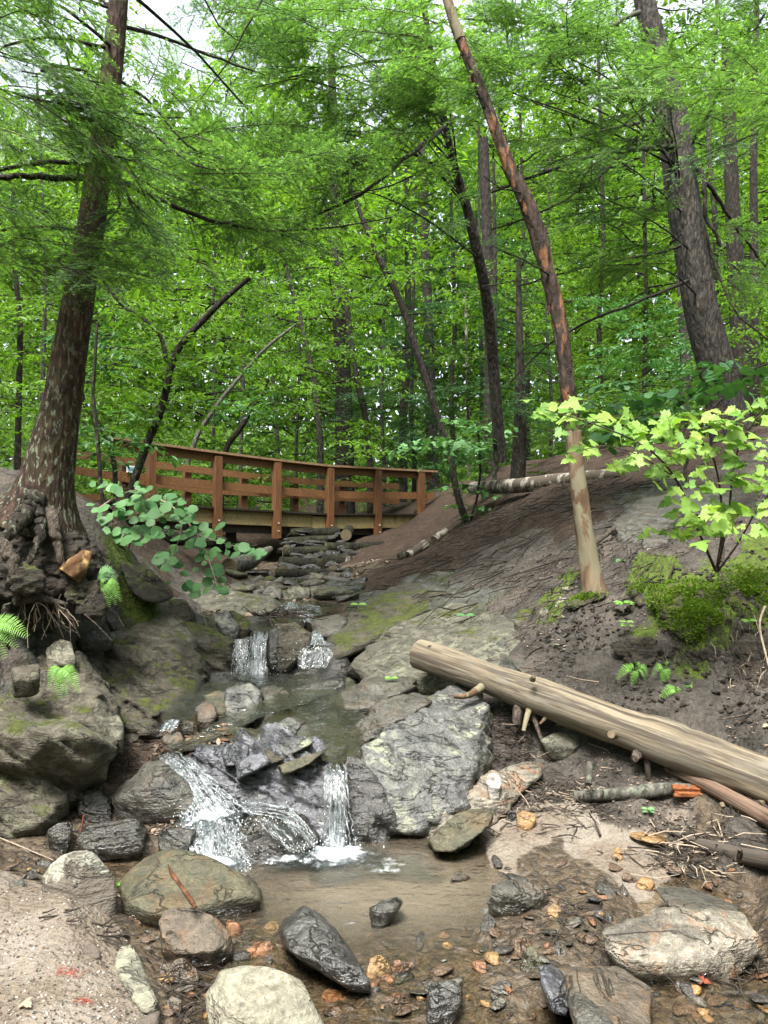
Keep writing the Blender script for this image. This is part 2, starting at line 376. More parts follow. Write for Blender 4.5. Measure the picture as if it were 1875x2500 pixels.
M['litter'] = leaf_mat('litter', (.030, .018, .012), (.42, .32, .25), .1, (1, .8, .6), .8)
print('materials', time.time() - T00)

# ------------------------------------------------------------------ terrain
CT = []   # x, y, z, class
def cz(cls, *a):
    for u, v, z in a: p = Pz(u, v, z); CT.append((*p, cls))
def cy(cls, *a):
    for u, v, y in a: p = P(u, v, y); CT.append((*p, cls))
def cw(cls, *a):
    for x, y, z in a: CT.append((x, y, z, cls))
cz('B', (700, 2600, -.05), (850, 2450, -.022), (1200, 2480, -.022), (1500, 2450, -.022), (1875, 2480, -.04), (650, 2380, -.03), (650, 2260, -.04),
   (850, 2200, -.10), (1000, 2150, -.14), (750, 2120, -.14), (1000, 2060, -.12), (1100, 2120, -.05), (1300, 2150, -.008), (1250, 2260, .01),
   (1450, 2200, .028), (1350, 2260, .035), (1420, 2300, .025), (1700, 2130, .0), (1860, 2200, .005), (1700, 2400, -.015), (1150, 2350, -.022), (1000, 2300, -.022),
   (50, 2080, .0), (200, 2050, -.02), (350, 2090, -.02), (330, 2220, -.02), (380, 2300, -.015), (430, 2400, -.01), (470, 2480, -.02), (500, 2600, -.02), (0, 2050, .0), (250, 1990, .04),
   (450, 1780, .26), (380, 1780, .24), (500, 2080, -.03), (480, 1990, .06), (560, 1960, .08), (820, 2080, -.12))
cz('L', (330, 1900, .11), (400, 1830, .20), (300, 1830, .18))
cz('S', (0, 2150, .14), (100, 2250, .15), (0, 2350, .13), (200, 2350, .12), (0, 2500, .12), (300, 2450, .09), (330, 2600, .09), (250, 2310, .09), (160, 2200, .16), (-300, 2200, .2), (-200, 2450, .2),
   (1300, 2030, .04), (1400, 2010, .06), (1500, 2050, .055), (1620, 2070, .05), (1250, 2050, .03))
cz('R', (640, 1920, .12), (700, 1890, .22), (820, 1850, .30), (700, 1845, .31), (560, 1850, .28), (450, 1850, .24), (900, 1855, .30), (850, 1780, .315), (800, 1700, .325), (650, 1665, .32),
   (900, 1690, .34), (600, 1700, .30), (550, 1760, .28), (1000, 1700, .38), (700, 1740, .32), (1050, 1850, .24), (1130, 1760, .36), (1100, 1690, .42), (1000, 2010, -.03), (950, 1950, .05), (1120, 1960, .05))
cz('M', (1180, 1720, .42), (1250, 1800, .30), (1230, 1880, .17), (1300, 1850, .24), (1350, 1800, .33), (1500, 1960, .15), (1650, 1980, .15), (1800, 1980, .20), (1875, 2080, .10), (1875, 1950, .26),
   (2000, 2000, .35), (1600, 1880, .27), (1450, 1850, .27), (1400, 1930, .15), (1750, 1850, .36), (1875, 1850, .42), (1350, 1680, .56), (1400, 1750, .44), (1550, 1750, .49), (1700, 1780, .48), (1850, 1780, .53))
cy('M', (1500, 1600, 4.85), (1650, 1575, 4.75), (1800, 1600, 4.55), (1875, 1560, 4.6), (1700, 1330, 5.8), (1500, 1300, 6.5), (1750, 1200, 7.3), (1850, 1250, 6.5), (1875, 1100, 8.5), (1300, 1440, 6.2),
   (1300, 1380, 7.2), (1200, 1400, 7.5), (1250, 1450, 6.4), (1350, 1520, 5.45), (1300, 1600, 5.15), (150, 1450, 5.5), (150, 1300, 5.5), (50, 1300, 5.4), (0, 1250, 5.5), (250, 1350, 6.0), (270, 1290, 6.8), (-100, 1300, 5.1),
   (-300, 1300, 5), (0, 1590, 5.0), (450, 1430, 8.5))
cy('G', (1650, 1480, 5.0), (1600, 1500, 5.05), (1750, 1450, 4.95), (1860, 1420, 4.9), (1580, 1430, 5.3), (1370, 1456, 5.65), (300, 1420, 6.15), (370, 1460, 6.35), (1680, 1530, 4.85))
cy('M', (1480, 1480, 5.4), (1520, 1540, 5.05), (1450, 1440, 5.6), (1470, 1380, 6.0), (1560, 1600, 4.78), (1640, 1330, 5.9))
cy('R', (1600, 1200, 7.5), (1250, 1530, 5.75), (1200, 1600, 5.45), (1150, 1500, 6.4), (1050, 1480, 7.2), (1000, 1560, 6.5), (900, 1550, 6.9), (950, 1640, 5.95), (1080, 1620, 5.65), (900, 1480, 8),
   (1000, 1440, 8.3), (300, 1560, 5.9), (200, 1570, 5.5), (100, 1600, 5.2), (400, 1530, 6.5), (100, 1660, 4.9), (0, 1650, 4.8), (-300, 1600, 4.4), (1250, 1660, 5.0))
cy('L', (1400, 1250, 7.8), (1250, 1250, 9.5), (1150, 1260, 12), (1350, 1190, 9.6), (1500, 1180, 9), (1650, 1150, 9.3), (1780, 1065, 9.4), (1100, 1350, 9.5), (1000, 1400, 9.3), (1150, 1300, 10.5),
   (1060, 1290, 14), (1000, 1305, 14), (850, 1430, 9.6), (850, 1350, 13.3), (900, 1330, 13.6), (600, 1350, 14.5), (650, 1300, 18), (560, 1300, 15), (800, 1300, 18), (500, 1400, 10.5),
   (350, 1350, 8.2), (430, 1340, 9.5), (300, 1300, 7.8), (250, 1230, 8.5), (150, 1220, 9), (1250, 1130, 16), (1050, 1200, 19), (1400, 1120, 13))
cy('B', (640, 1550, 6.6), (720, 1510, 7.4), (750, 1480, 8.4), (800, 1495, 8.0), (700, 1450, 10.3), (800, 1440, 10.5), (700, 1400, 12.3), (790, 1390, 12.5), (560, 1440, 9.6))
cw('L', (-10, 25, 2.4), (0, 27, 2.1), (10, 25, 4.2), (-25, 45, 4), (0, 45, 4), (25, 45, 7), (-40, 80, 8), (0, 80, 8), (40, 80, 11), (-70, 150, 14), (0, 150, 14), (70, 150, 16), (-8, 8, 2.4), (-12, 12, 2.6), (8, 9, 3.4), (12, 14, 4.4), (-5, 5, 1.9))
cw('S', (-2, 1, .2), (-1.2, .8, .12)); cw('B', (0, 1, -.05), (.8, .8, -.05), (2, 1, .1)); cw('M', (5, 5, 1.5), (4, 3, .8)); cw('S', (2, 2.6, .05))
CA = np.array([(c[0] / c[1], math.log(c[1]), c[2]) for c in CT]); CC = [c[3] for c in CT]
KS = 2.2
def feat(x, y): return np.stack([x / y * KS, np.log(y)], -1)
CF = feat(np.array([c[0] for c in CT]), np.array([c[1] for c in CT]))
def kern(d2): return np.sqrt(d2 + 1e-4)
D2 = ((CF[:, None] - CF[None]) ** 2).sum(-1)
n_ = len(CF); A_ = np.zeros((n_ + 3, n_ + 3)); A_[:n_, :n_] = kern(D2) - np.eye(n_) * .004
A_[:n_, n_] = 1; A_[:n_, n_ + 1:] = CF; A_[n_:, :n_] = A_[:n_, n_:].T
W_ = np.linalg.solve(A_, np.r_[CA[:, 2], 0, 0, 0])
CLS = 'SRGLBM'; CI = np.array([CLS.index(c) for c in CC])
def base_z(x, y):
    F_ = feat(x, y); out = np.zeros(len(F_))
    for i in range(0, len(F_), 20000):
        f = F_[i:i + 20000]; d2 = ((f[:, None] - CF[None]) ** 2).sum(-1)
        out[i:i + 20000] = kern(d2) @ W_[:n_] + W_[n_] + f @ W_[n_ + 1:]
    return out
def weights(x, y, z):
    warp = np.stack([x, y, z], -1)
    F_ = feat(x, y) + np.stack([fbm(warp * 1.9, 3), fbm(warp * 1.9 + 40, 3)], -1) * .055
    out = np.zeros((len(F_), 6))
    for i in range(0, len(F_), 20000):
        f = F_[i:i + 20000]; d2 = ((f[:, None] - CF[None]) ** 2).sum(-1)
        e = np.exp(-(d2 - d2.min(1, keepdims=True)) / .0016 / (1 + d2.min(1, keepdims=True) * 30))
        for c in range(6): out[i:i + 20000, c] = e[:, CI == c].sum(1)
    return out / out.sum(1, keepdims=True)
_al = np.r_[np.linspace(-2.2, -.62, 40, endpoint=False), np.linspace(-.62, .62, 330, endpoint=False), np.linspace(.62, 2.2, 41)]
_sl = np.r_[np.linspace(math.log(.7), math.log(2.2), 30, endpoint=False), np.linspace(math.log(2.2), math.log(15), 400, endpoint=False), np.linspace(math.log(15), math.log(150), 60)]
AA, SS = np.meshgrid(_al, _sl); YY = np.exp(SS).ravel(); XX = (AA.ravel() * YY)
ZB = base_z(XX, YY); WT = weights(XX, YY, ZB)
pp = np.stack([XX, YY, ZB], -1)
Rf = np.array(Matrix.Rotation(FOL_ROT[2], 3, 'Z') @ Matrix.Rotation(FOL_ROT[1], 3, 'Y') @ Matrix.Rotation(FOL_ROT[0], 3, 'X'))
def strata(p):
    q = p @ Rf.T * np.array([1.3, 1.3, 7]); a = fbm(q, 4); return a + .5 * np.sign(a) * np.minimum(np.abs(a) * 6, .25)
far = np.clip((YY - 12) / 10, 0, 1)
dz = WT[:, 1] * strata(pp) * .055 + WT[:, 5] * (fbm(pp * 3.2, 4) * .045 + fbm(pp * 13, 3) * .014) + WT[:, 3] * (fbm(pp * 2.2, 4) * .05) + WT[:, 4] * fbm(pp * 9, 3) * .018 + WT[:, 0] * (fbm(pp * 3, 3) * .014 + fbm(pp * 20, 2) * .003) + WT[:, 2] * (fbm(pp * 4, 3) * .05 + fbm(pp * 22, 2) * .02)
dz += far * fbm(pp * .35, 3) * .35
ZG = (ZB + dz).reshape(AA.shape)
def hz(x, y):
    """ground height by bilinear lookup"""
    x = np.atleast_1d(np.asarray(x, float)); y = np.atleast_1d(np.asarray(y, float))
    a = np.clip(x / y, _al[0] + 1e-6, _al[-1] - 1e-6); s = np.clip(np.log(y), _sl[0] + 1e-6, _sl[-1] - 1e-6)
    i = np.clip(np.searchsorted(_al, a) - 1, 0, len(_al) - 2); j = np.clip(np.searchsorted(_sl, s) - 1, 0, len(_sl) - 2)
    fa = (a - _al[i]) / (_al[i + 1] - _al[i]); fs = (s - _sl[j]) / (_sl[j + 1] - _sl[j])
    return (ZG[j, i] * (1 - fa) + ZG[j, i + 1] * fa) * (1 - fs) + (ZG[j + 1, i] * (1 - fa) + ZG[j + 1, i + 1] * fa) * fs
def hit(u, v, y0=1.6, y1=60):
    d = ray(u, v); ys = np.exp(np.linspace(math.log(y0), math.log(y1), 900)); z = 1.5 + d[2] * ys; g = hz(d[0] * ys, ys)
    k = np.argmax(z < g)
    if not (z < g).any(): k = len(ys) - 1
    y = ys[k]; return np.array([d[0] * y, y, float(hz(d[0] * y, y)[0])])
# ground material
def ground_mat():
    m, t = mat_new('forest_ground'); g = N(t); p = g.pos()
    wS, wR, wG, wL, wB = [g.attr('w' + c) for c in 'SRGLB']
    n1 = g.noise(p, 6, 5, .65); n2 = g.noise(p, 45, 3, .7); n3 = g.noise(p, 1.7, 3)
    vor = g.voronoi(p, 34, 'F1', 'Color'); vd = g.voronoi(p, 34)
    mud = g.mix(g.ramp(n1, [(.3, 0), (.72, 1)]), (.021, .0185, .0160), (.082, .072, .062)); mud = g.mix(g.ramp(n3, [(.5, 0), (.68, .7)]), mud, (.12, .10, .082)); mud = g.mix(.5, mud, g.mix(g.ramp(n2, [(.35, 0), (.65, 1)]), (.35, .35, .35), (1.4, 1.4, 1.4)), 'MULTIPLY')
    sand = g.mix(g.ramp(n2, [(.25, 0), (.75, 1)]), (.085, .066, .050), (.20, .165, .13)); sand = g.mix(g.ramp(g.noise(p, 3.3, 4), [(.45, 0), (.62, .8)]), sand, (.21, .185, .155)); sand = g.mix(g.ramp(g.noise(p, 120, 2, .8), [(.62, 0), (.68, .8)]), sand, (.05, .035, .025))
    lit = g.mix(g.ramp(n1, [(.3, 0), (.7, 1)]), (.012, .008, .006), (.048, .030, .021))
    sp = g.ramp(vor, [(0, (.01, .008, .006)), (.45, (.03, .02, .013)), (.75, (.06, .037, .022)), (1, (.13, .09, .06))])
    lit = g.mix(.45, lit, sp)
    grv = g.mix(.7, (.052, .042, .031), g.ramp(vor, [(0, (.016, .014, .012)), (.4, (.052, .040, .028)), (.7, (.095, .068, .042)), (1, (.12, .108, .095))]))
    rk = g.noise(g.mapping(p, rot=FOL_ROT, scale=(2.2, 2.2, 16)), 1.6, 5, .6, .4)
    rock = g.mix(g.ramp(rk, [(.3, 0), (.7, 1)]), (.028, .029, .025), (.11, .11, .097)); rock = g.mix(.3, rock, g.mix(g.ramp(n2, [(.3, 0), (.7, 1)]), (.3, .3, .3), (1.3, 1.3, 1.3)), 'MULTIPLY')
    rock = g.mix(g.ramp(g.noise(p, 3.6, 5, .65), [(.5, 0), (.6, .8)]), rock, (.03, .037, .011))
    moss = g.mix(g.ramp(g.noise(p, 22, 4, .7), [(.3, 0), (.7, 1)]), (.022, .036, .008), (.085, .12, .016))
    col = mud
    def sharp(wt): return g.math('MULTIPLY', g.math('SUBTRACT', g.math('ADD', wt, g.math('MULTIPLY', n1, .5)), .6), 5, True)
    for wt, c in ((wL, lit), (wS, sand), (wR, rock), (wB, grv), (wG, moss)): col = g.mix(sharp(wt), col, c)
    rough = g.math('SUBTRACT', .95, g.math('MULTIPLY', sharp(wB), .55), True)
    h = g.math('ADD', g.math('MULTIPLY', n1, .6), g.math('MULTIPLY', n2, .35)); h = g.math('ADD', h, g.math('MULTIPLY', vd, -.2)); h = g.math('ADD', h, g.math('MULTIPLY', rk, .3))
    col = g.mix(1, col, (1.12, 1.12, 1.12), 'MULTIPLY')
    g.out(g.principled(col, rough, g.bump(h, 1.0, .06), spec=.3)); return m
M['ground'] = ground_mat()
mb = MB(); nr, nc = AA.shape
V = np.stack([XX, YY, ZG.ravel()], -1)
ii = (np.arange(nr - 1)[:, None] * nc + np.arange(nc - 1)[None]).ravel()
mb.add(V, np.stack([ii, ii + 1, ii + nc + 1, ii + nc], -1))
ground = mb.build('ground', M['ground'], origin=(0, 0, 0)); tag(ground, kind='structure')
for k, c in enumerate('SRGLB'):
    at = ground.data.attributes.new('w' + c, 'FLOAT', 'POINT'); at.data.foreach_set('value', WT[:, k].astype(np.float32))
# the ground goes on behind the camera
mb = MB(); gx = np.linspace(-60, 60, 61); gy = np.linspace(-60, .71, 40); GX, GY = np.meshgrid(gx, gy)
mb.add(np.stack([GX.ravel(), GY.ravel(), -.12 + np.abs(GX.ravel()) * .12 * (np.abs(GX.ravel()) > 2)], -1), np.array([(j * 61 + i, j * 61 + i + 1, (j + 1) * 61 + i + 1, (j + 1) * 61 + i) for j in range(39) for i in range(60)]))
tag(mb.build('ground', simple('stream_gravel', (.13, .10, .075), .9), origin=(0, 0, 0)), kind='structure')
print('terrain', time.time() - T00)

# ------------------------------------------------------------------ rocks
def ico(n):
    bm = bmesh.new(); bmesh.ops.create_icosphere(bm, subdivisions=n, radius=1)
    v = np.array([x.co[:] for x in bm.verts]); f = np.array([[x.index for x in y.verts] for y in bm.faces]); bm.free(); return v, f
ICO = {n: ico(n) for n in (1, 2, 3, 4, 5, 6)}
def hull_planes(pts):
    bm = bmesh.new(); vs = [bm.verts.new(p) for p in pts]
    bmesh.ops.convex_hull(bm, input=vs); bm.normal_update()
    c = np.mean(pts, 0); pl = []
    for f in bm.faces:
        n = np.array(f.normal[:]); d = n @ (np.array(f.verts[0].co[:]) - c)
        if f.calc_area() < 1e-7: continue
        if d < 0: n, d = -n, -d
        pl.append((*n, max(d, 1e-3)))
    bm.free(); return c, np.array(pl)
def unit_(a): return a / (np.linalg.norm(a, axis=-1, keepdims=True) + 1e-9)
def blocky(p, sc=(2.6, 2.2, 5.5), seed=0):
    q = p @ Rf.T * np.array(sc); q = q + np.stack([noise(p * 1.7 + 5), noise(p * 1.7 + 31), noise(p * 1.3 + 57)], -1) * .5; out = 0
    for k, m in ((1, 1.0), (2.3, .45)):
        i = np.floor(q * k + seed).astype(int) & 255; h_ = _perm[_perm[_perm[i[:, 0]] + i[:, 1]] + i[:, 2]] / 127.5 - 1; out = out + m * h_
    return out
def rock_geo(pts, sub=4, rnd_=24, amp=.02, fine=.006, seed=0, lay=.5):
    pts = np.asarray(pts, float); c, pl = hull_planes(pts)
    v, f = ICO[sub]; ext = np.ptp(pts, axis=0) / 2
    if sub >= 4 and amp > 0 and rnd_ > 10:
        rq = np.random.RandomState(int(seed * 1000) % 99991); ex = unit_(rq.randn(20 if sub > 4 else 9, 3)); sup = ((pts - c) @ ex.T).max(0) * rq.uniform(.80, .97, len(ex)); pl = np.vstack([pl, np.c_[ex, sup]]); rnd_ = rnd_ * 3.5
    d = v * (ext / ext.max() * .75 + .25); d = d / np.linalg.norm(d, axis=1)[:, None]
    q = np.maximum(d @ pl[:, :3].T, 0) / pl[:, 3]
    r = 1 / (q ** rnd_).sum(1) ** (1 / rnd_)
    p = c + d * r[:, None]
    sz = ext.max()
    disp = (lay * strata(p * 1.6 + seed) + (1 - lay) * fbm(p * (2.2 / max(sz, .05)) * .6 + seed * 3.1, 4)) * amp + fbm(p * 28 + seed, 2) * fine
    if lay >= .75 and sub >= 5: disp = disp + blocky(p, seed=int(seed) % 7) * min(amp, .07) * .42
    if sub >= 4: disp = disp + amp * .55 + sz * .012 - np.abs(noise(p * (1.6 / max(sz, .08)) + seed * 2)) * amp * .8 + fbm(p * (5 / max(sz, .08)) + seed, 2) * amp * .35
    return p + d * disp[:, None], f
def outline_rock(outl, y0, depth, front=(), back=.15, lean=.6, top_back=None):
    """outline in pixels; bottom stands at y0, higher points lean back by LEAN*DEPTH, the body is DEPTH deep"""
    vs = [v for u, v in outl]; vb, vt = max(vs), min(vs); pts = []
    um = sum(u for u, v in outl) / len(outl)
    for u, v in outl:
        fr = (vb - v) / max(1, vb - vt); yy = y0 + depth * (.12 + lean * fr * .8)
        pts.append(P(u, v, yy))
        ub = um + (u - um) * (1 - back); pts.append(P(ub, v + (vb - v) * .12 + 2, yy + depth * (1 - lean * fr * .5)))
    for u, v in outl:
        if (vb - v) / max(1, vb - vt) < .30: p = P(um + (u - um) * .9, v, y0 + depth * .3); p[2] -= .07 + .1 * depth; pts.append(p)
    for q in front:
        u, v, dy = q; pts.append(P(u, v, y0 + dy))
    return np.array(pts)
SUBMAP = {3: 1280, 4: 5120, 5: 20480}
def rock(outl, label, cat='rock', mat='rock_grey', y0=None, depth=None, front=(), sub=4, lean=.6, back=.15, amp=None, fine=.004, name='rock', group=None, sink=0, lay=.5, rnd_=26):
    vs = [v for u, v in outl]; us = [u for u, v in outl]
    if y0 is None: y0 = hit(sum(us) / len(us), max(vs))[1] - .02
    wid = (max(us) - min(us)) / 1878 * y0
    if depth is None: depth = wid * .7
    pts = outline_rock(outl, y0, depth, front, back, lean)
    if sink: pts = np.vstack([pts, pts[pts[:, 2] < pts[:, 2].mean()] - [0, 0, sink]])
    v, f = rock_geo(pts, sub, rnd_, wid * .055 if amp is None else amp, fine, rnd.random() * 90, lay)
    mb = MB(); mb.add(v, f); o = mb.build(name, M[mat]); return tag(o, label, cat, group)
def slabrock(outl, y_of, thick, label, mat, sub=4, name='rock', group=None, amp=.015, fine=.003, lay=.8, extra=(), n=(0, 0, -1), cat='rock', rnd_=30):
    """outline with a distance for every point: the upper face, thickened along n"""
    top = np.array([P(u, v, y_of(u, v) if callable(y_of) else y) for (u, v), y in zip(outl, y_of if not callable(y_of) else [0] * len(outl))])
    um = sum(u for u, v in outl) / len(outl); vm = sum(v for u, v in outl) / len(outl); dy = max(thick, .12)
    bot = np.array([P(um + (u - um) * .93, vm + (v - vm) * .93 + 3, float(t_[1]) + dy * 1.3) for (u, v), t_ in zip(outl, top)])
    lowp = top[top[:, 2] < np.percentile(top[:, 2], 34)] * 1.0; lowp[:, 1] += .04; lowp[:, 2] -= .09 if thick >= .2 else .012
    pts = np.vstack([top, bot, lowp] + ([np.array(extra)] if len(extra) else []))
    v, f = rock_geo(pts, sub, rnd_, amp, fine, rnd.random() * 90, lay)
    mb = MB(); mb.add(v, f); return tag(mb.build(name, M[mat]), label, cat, group)

B_ = 'bedrock'
# left bank outcrop, lower to upper
rock([(-90, 1895), (0, 1893), (75, 1878), (130, 1912), (163, 1936), (168, 1980), (115, 2010), (60, 2042), (-60, 2080), (-90, 2050)], 'pale grey overhanging block, lowest of the left bank outcrop', B_, 'rock_bank', y0=3.75, depth=.9, sub=6, lean=.25, amp=0.05, name='outcrop_block', lay=0.8)
rock([(-90, 1740), (60, 1750), (180, 1752), (200, 1780), (277, 1797), (262, 1836), (180, 1905), (150, 1890), (84, 1884), (-90, 1900)], 'grey block with a jutting prow on the left bank, above the lowest block', B_, 'rock_bank', y0=3.85, depth=1.3, sub=6, lean=.35, front=[(180, 1800, -.03), (60, 1800, .0)], amp=0.065, name='outcrop_block', lay=0.8)
rock([(-90, 1650), (30, 1622), (190, 1612), (226, 1637), (285, 1725), (292, 1770), (190, 1775), (-90, 1770)], 'mossy grey ledge block carrying the bright fern on the left bank', B_, 'rock_bank', y0=4.25, depth=1.2, sub=6, lean=.75, amp=0.065, name='outcrop_block', lay=0.8)
rock([(180, 1574), (271, 1562), (420, 1590), (482, 1630), (497, 1668), (430, 1706), (392, 1780), (300, 1792), (285, 1740), (226, 1637)], 'broad moss-streaked outcrop face beside the debris-filled side channel', B_, 'rock_moss', y0=4.75, depth=1.4, sub=6, lean=.7, amp=0.07, name='outcrop_block', lay=0.8)
rock([(350, 1530), (430, 1522), (495, 1527), (528, 1545), (578, 1557), (577, 1636), (510, 1645), (480, 1680), (400, 1692)], 'mossy rounded outcrop shoulder left of the upper waterfall', B_, 'rock_moss', y0=5.85, depth=1.0, sub=6, lean=.4, amp=0.06, name='outcrop_block', lay=0.7)
rock([(120, 1566), (250, 1478), (330, 1472), (420, 1512), (450, 1540), (485, 1565), (420, 1600), (180, 1585)], 'low grey-brown bedrock hump under the root ball on the left bank', B_, 'rock_bank', y0=5.35, depth=1.5, sub=5, lean=.8, amp=.035, name='outcrop_block')
rock([(30, 1632), (95, 1622), (98, 1655), (32, 1662)], 'small mossy block set in a notch left of the bright fern', 'rock', 'rock_moss', y0=4.2, depth=.3, sub=4, lean=.5)
rock([(244, 1755), (290, 1748), (303, 1770), (302, 1802), (278, 1800), (262, 1780)], 'small angular grey wedge tucked under the outcrop above the debris', 'rock', 'rock_grey', y0=4.35, depth=.3, sub=4)
rock([(112, 1590), (130, 1567), (155, 1559), (172, 1568), (184, 1606), (170, 1620), (118, 1614)], 'pale grey angular boulder perched on the left ledge', 'boulder', 'rock_pale', y0=4.85, depth=.3, sub=5, lean=.4, amp=.012)
rock([(190, 1555), (225, 1538), (240, 1538), (282, 1546), (280, 1562), (200, 1562)], 'flat charcoal splinter lying on the left bedrock hump', 'rock', 'rock_wetdark', y0=5.3, depth=.16, sub=4, amp=.006)
rock([(256, 1504), (285, 1508), (287, 1516), (272, 1520), (256, 1512)], 'small dark stone under the mossy root ball edge', 'rock', 'rock_wetdark', y0=5.6, depth=.1, sub=3, amp=.004)
# beyond: ledges, mossy boulders by the upper fall
rock([(300, 1475), (430, 1452), (560, 1446), (646, 1453), (706, 1478), (700, 1500), (600, 1512), (430, 1500), (320, 1510)], 'wide dark ledge crossing the stream behind the upper waterfall', B_, 'rock_grey', y0=7.1, depth=1.6, sub=5, lean=.5, amp=.05, name='outcrop_block')
rock([(375, 1502), (388, 1480), (420, 1466), (450, 1466), (473, 1496), (468, 1522), (400, 1526)], 'green mossy boulder behind the left outcrop, below the round-leaved shrub', 'boulder', 'rock_moss', y0=6.7, depth=.4, sub=4)
rock([(523, 1510), (533, 1496), (556, 1492), (590, 1535), (575, 1545), (545, 1540)], 'lichen-spotted tilted block with pale face above the upper waterfall', 'rock', 'rock_slab', y0=6.4, depth=.3, sub=4, amp=.01)
rock([(556, 1492), (566, 1489), (600, 1508), (611, 1522), (608, 1538), (590, 1538)], 'bright mossy tilted block leaning beside the lichen-spotted one', 'rock', 'rock_moss', y0=6.42, depth=.3, sub=4, amp=.01)
rock([(608, 1510), (640, 1504), (668, 1520), (665, 1543), (612, 1548)], 'grey triangular rock at the lip of the upper waterfall', 'rock', 'rock_slate', y0=6.6, depth=.35, sub=4)
rock([(655, 1535), (678, 1528), (680, 1622), (663, 1632), (652, 1600)], 'narrow dark wet rock wall right beside the upper waterfall', 'rock', 'rock_wetdark', y0=5.95, depth=.4, sub=4, lean=.3)
rock([(672, 1524), (720, 1519), (764, 1540), (764, 1570), (720, 1586), (676, 1628), (672, 1600)], 'squarish brown-grey boulder between the upper waterfall and its small right branch', 'boulder', 'rock_bank', y0=5.9, depth=.6, sub=5, lean=.35, amp=.015)
rock([(676, 1632), (740, 1575), (790, 1560), (860, 1600), (850, 1655), (760, 1668), (700, 1655)], 'dark wet sloping rock under the small right branch of the upper waterfall', B_, 'rock_wetdark', y0=5.9, depth=.7, sub=5, lean=.8, amp=.03, name='outcrop_block')
rock([(580, 1560), (612, 1550), (655, 1552), (665, 1648), (575, 1652)], 'dark wet rock step behind the upper waterfall curtain', B_, 'rock_wet', y0=6.08, depth=.6, sub=4, lean=.15, name='outcrop_block')
rock([(505, 1648), (530, 1640), (575, 1640), (582, 1668), (545, 1680), (505, 1668)], 'dark flat stone at the foot of the mossy outcrop shoulder', 'rock', 'rock_wetdark', y0=5.7, depth=.35, sub=4)
rock([(700, 1500), (735, 1494), (748, 1512), (740, 1530), (705, 1524)], 'small black stone in the stream above the upper waterfall', 'rock', 'rock_wetdark', y0=7.0, depth=.3, sub=4)
rock([(760, 1516), (820, 1500), (850, 1510), (830, 1545), (770, 1548)], 'low rounded grey rock right of the stream above the upper waterfall', 'rock', 'rock_slate', y0=6.6, depth=.7, sub=4, lean=.8)
for i, (pl, lb, mt) in enumerate([
    ([(640, 1448), (652, 1430), (668, 1427), (688, 1440), (685, 1455), (650, 1458)], 'rounded grey stone left in the row below the abutment', 'rock_slate'),
    ([(703, 1440), (718, 1432), (757, 1434), (757, 1453), (712, 1458)], 'broad flat stone in the middle of the row below the abutment', 'rock_grey'),
    ([(757, 1434), (775, 1430), (790, 1436), (788, 1450), (760, 1448)], 'small square stone right of the broad one below the abutment', 'rock_grey'),
    ([(784, 1430), (820, 1427), (828, 1440), (815, 1455), (790, 1450)], 'smooth blue-grey stone at the right foot of the abutment', 'rock_slate'),
    ([(794, 1470), (800, 1446), (845, 1438), (872, 1450), (860, 1470), (822, 1478)], 'mossy dark boulder at the right edge of the stream below the abutment', 'rock_moss'),
    ([(752, 1452), (775, 1446), (792, 1458), (788, 1470), (755, 1468)], 'mossy stone in the stream below the abutment, left of the mossy boulder', 'rock_moss'),
    ([(600, 1445), (620, 1432), (640, 1436), (645, 1455), (610, 1460)], 'dark tilted stone at the left end of the row below the abutment', 'rock_wetdark'),
    ([(676, 1452), (700, 1445), (712, 1455), (705, 1468), (680, 1468)], 'low dark stone between the rounded and the broad stone below the abutment', 'rock_wetdark'),
    ([(560, 1440), (590, 1425), (610, 1436), (600, 1452), (565, 1454)], 'mossy stone under the tips of the round-leaved shrub', 'rock_moss')]):
    rock(pl, lb, 'rock', mt, depth=.4, sub=4, y0=9.0 + .08 * i, sink=.15)
# right-hand tilted ledges of the bank
slabrock([(800, 1560), (880, 1480), (960, 1425), (1090, 1425), (1120, 1450), (1020, 1500), (900, 1560), (820, 1600)], [6.6, 7.6, 8.3, 8.2, 7.6, 6.9, 6.4, 6.1], .35, 'long mossy ledge slanting up to the right, uppermost on the right bank', 'rock_moss', 5, 'outcrop_block', amp=.035, cat=B_)
slabrock([(840, 1640), (900, 1580), (1000, 1510), (1120, 1465), (1210, 1475), (1150, 1530), (1050, 1590), (900, 1650)], [5.9, 6.3, 6.8, 7.0, 6.5, 6.1, 5.8, 5.75], .35, 'grey-green slanting ledge below the uppermost one on the right bank', 'rock_grey', 5, 'outcrop_block', amp=.04, cat=B_)
slabrock([(870, 1668), (940, 1625), (1080, 1545), (1200, 1490), (1270, 1500), (1330, 1560), (1300, 1640), (1180, 1665), (1030, 1660), (930, 1672)], [5.6, 5.8, 6.0, 6.2, 5.9, 5.4, 5.15, 5.2, 5.3, 5.4], .4, 'smooth pale grey bedrock hump behind the fallen log', 'rock_slab' if False else 'rock_grey', 5, 'outcrop_block', amp=.03, cat=B_)
slabrock([(1490, 1290), (1560, 1225), (1680, 1190), (1800, 1200), (1800, 1290), (1700, 1350), (1560, 1370)], [6.4, 7.0, 7.2, 7.0, 6.3, 5.8, 5.9], .35, 'dark grooved bedrock hump behind the maple sapling', 'rock_slate', 5, 'outcrop_block', amp=.03, cat=B_)
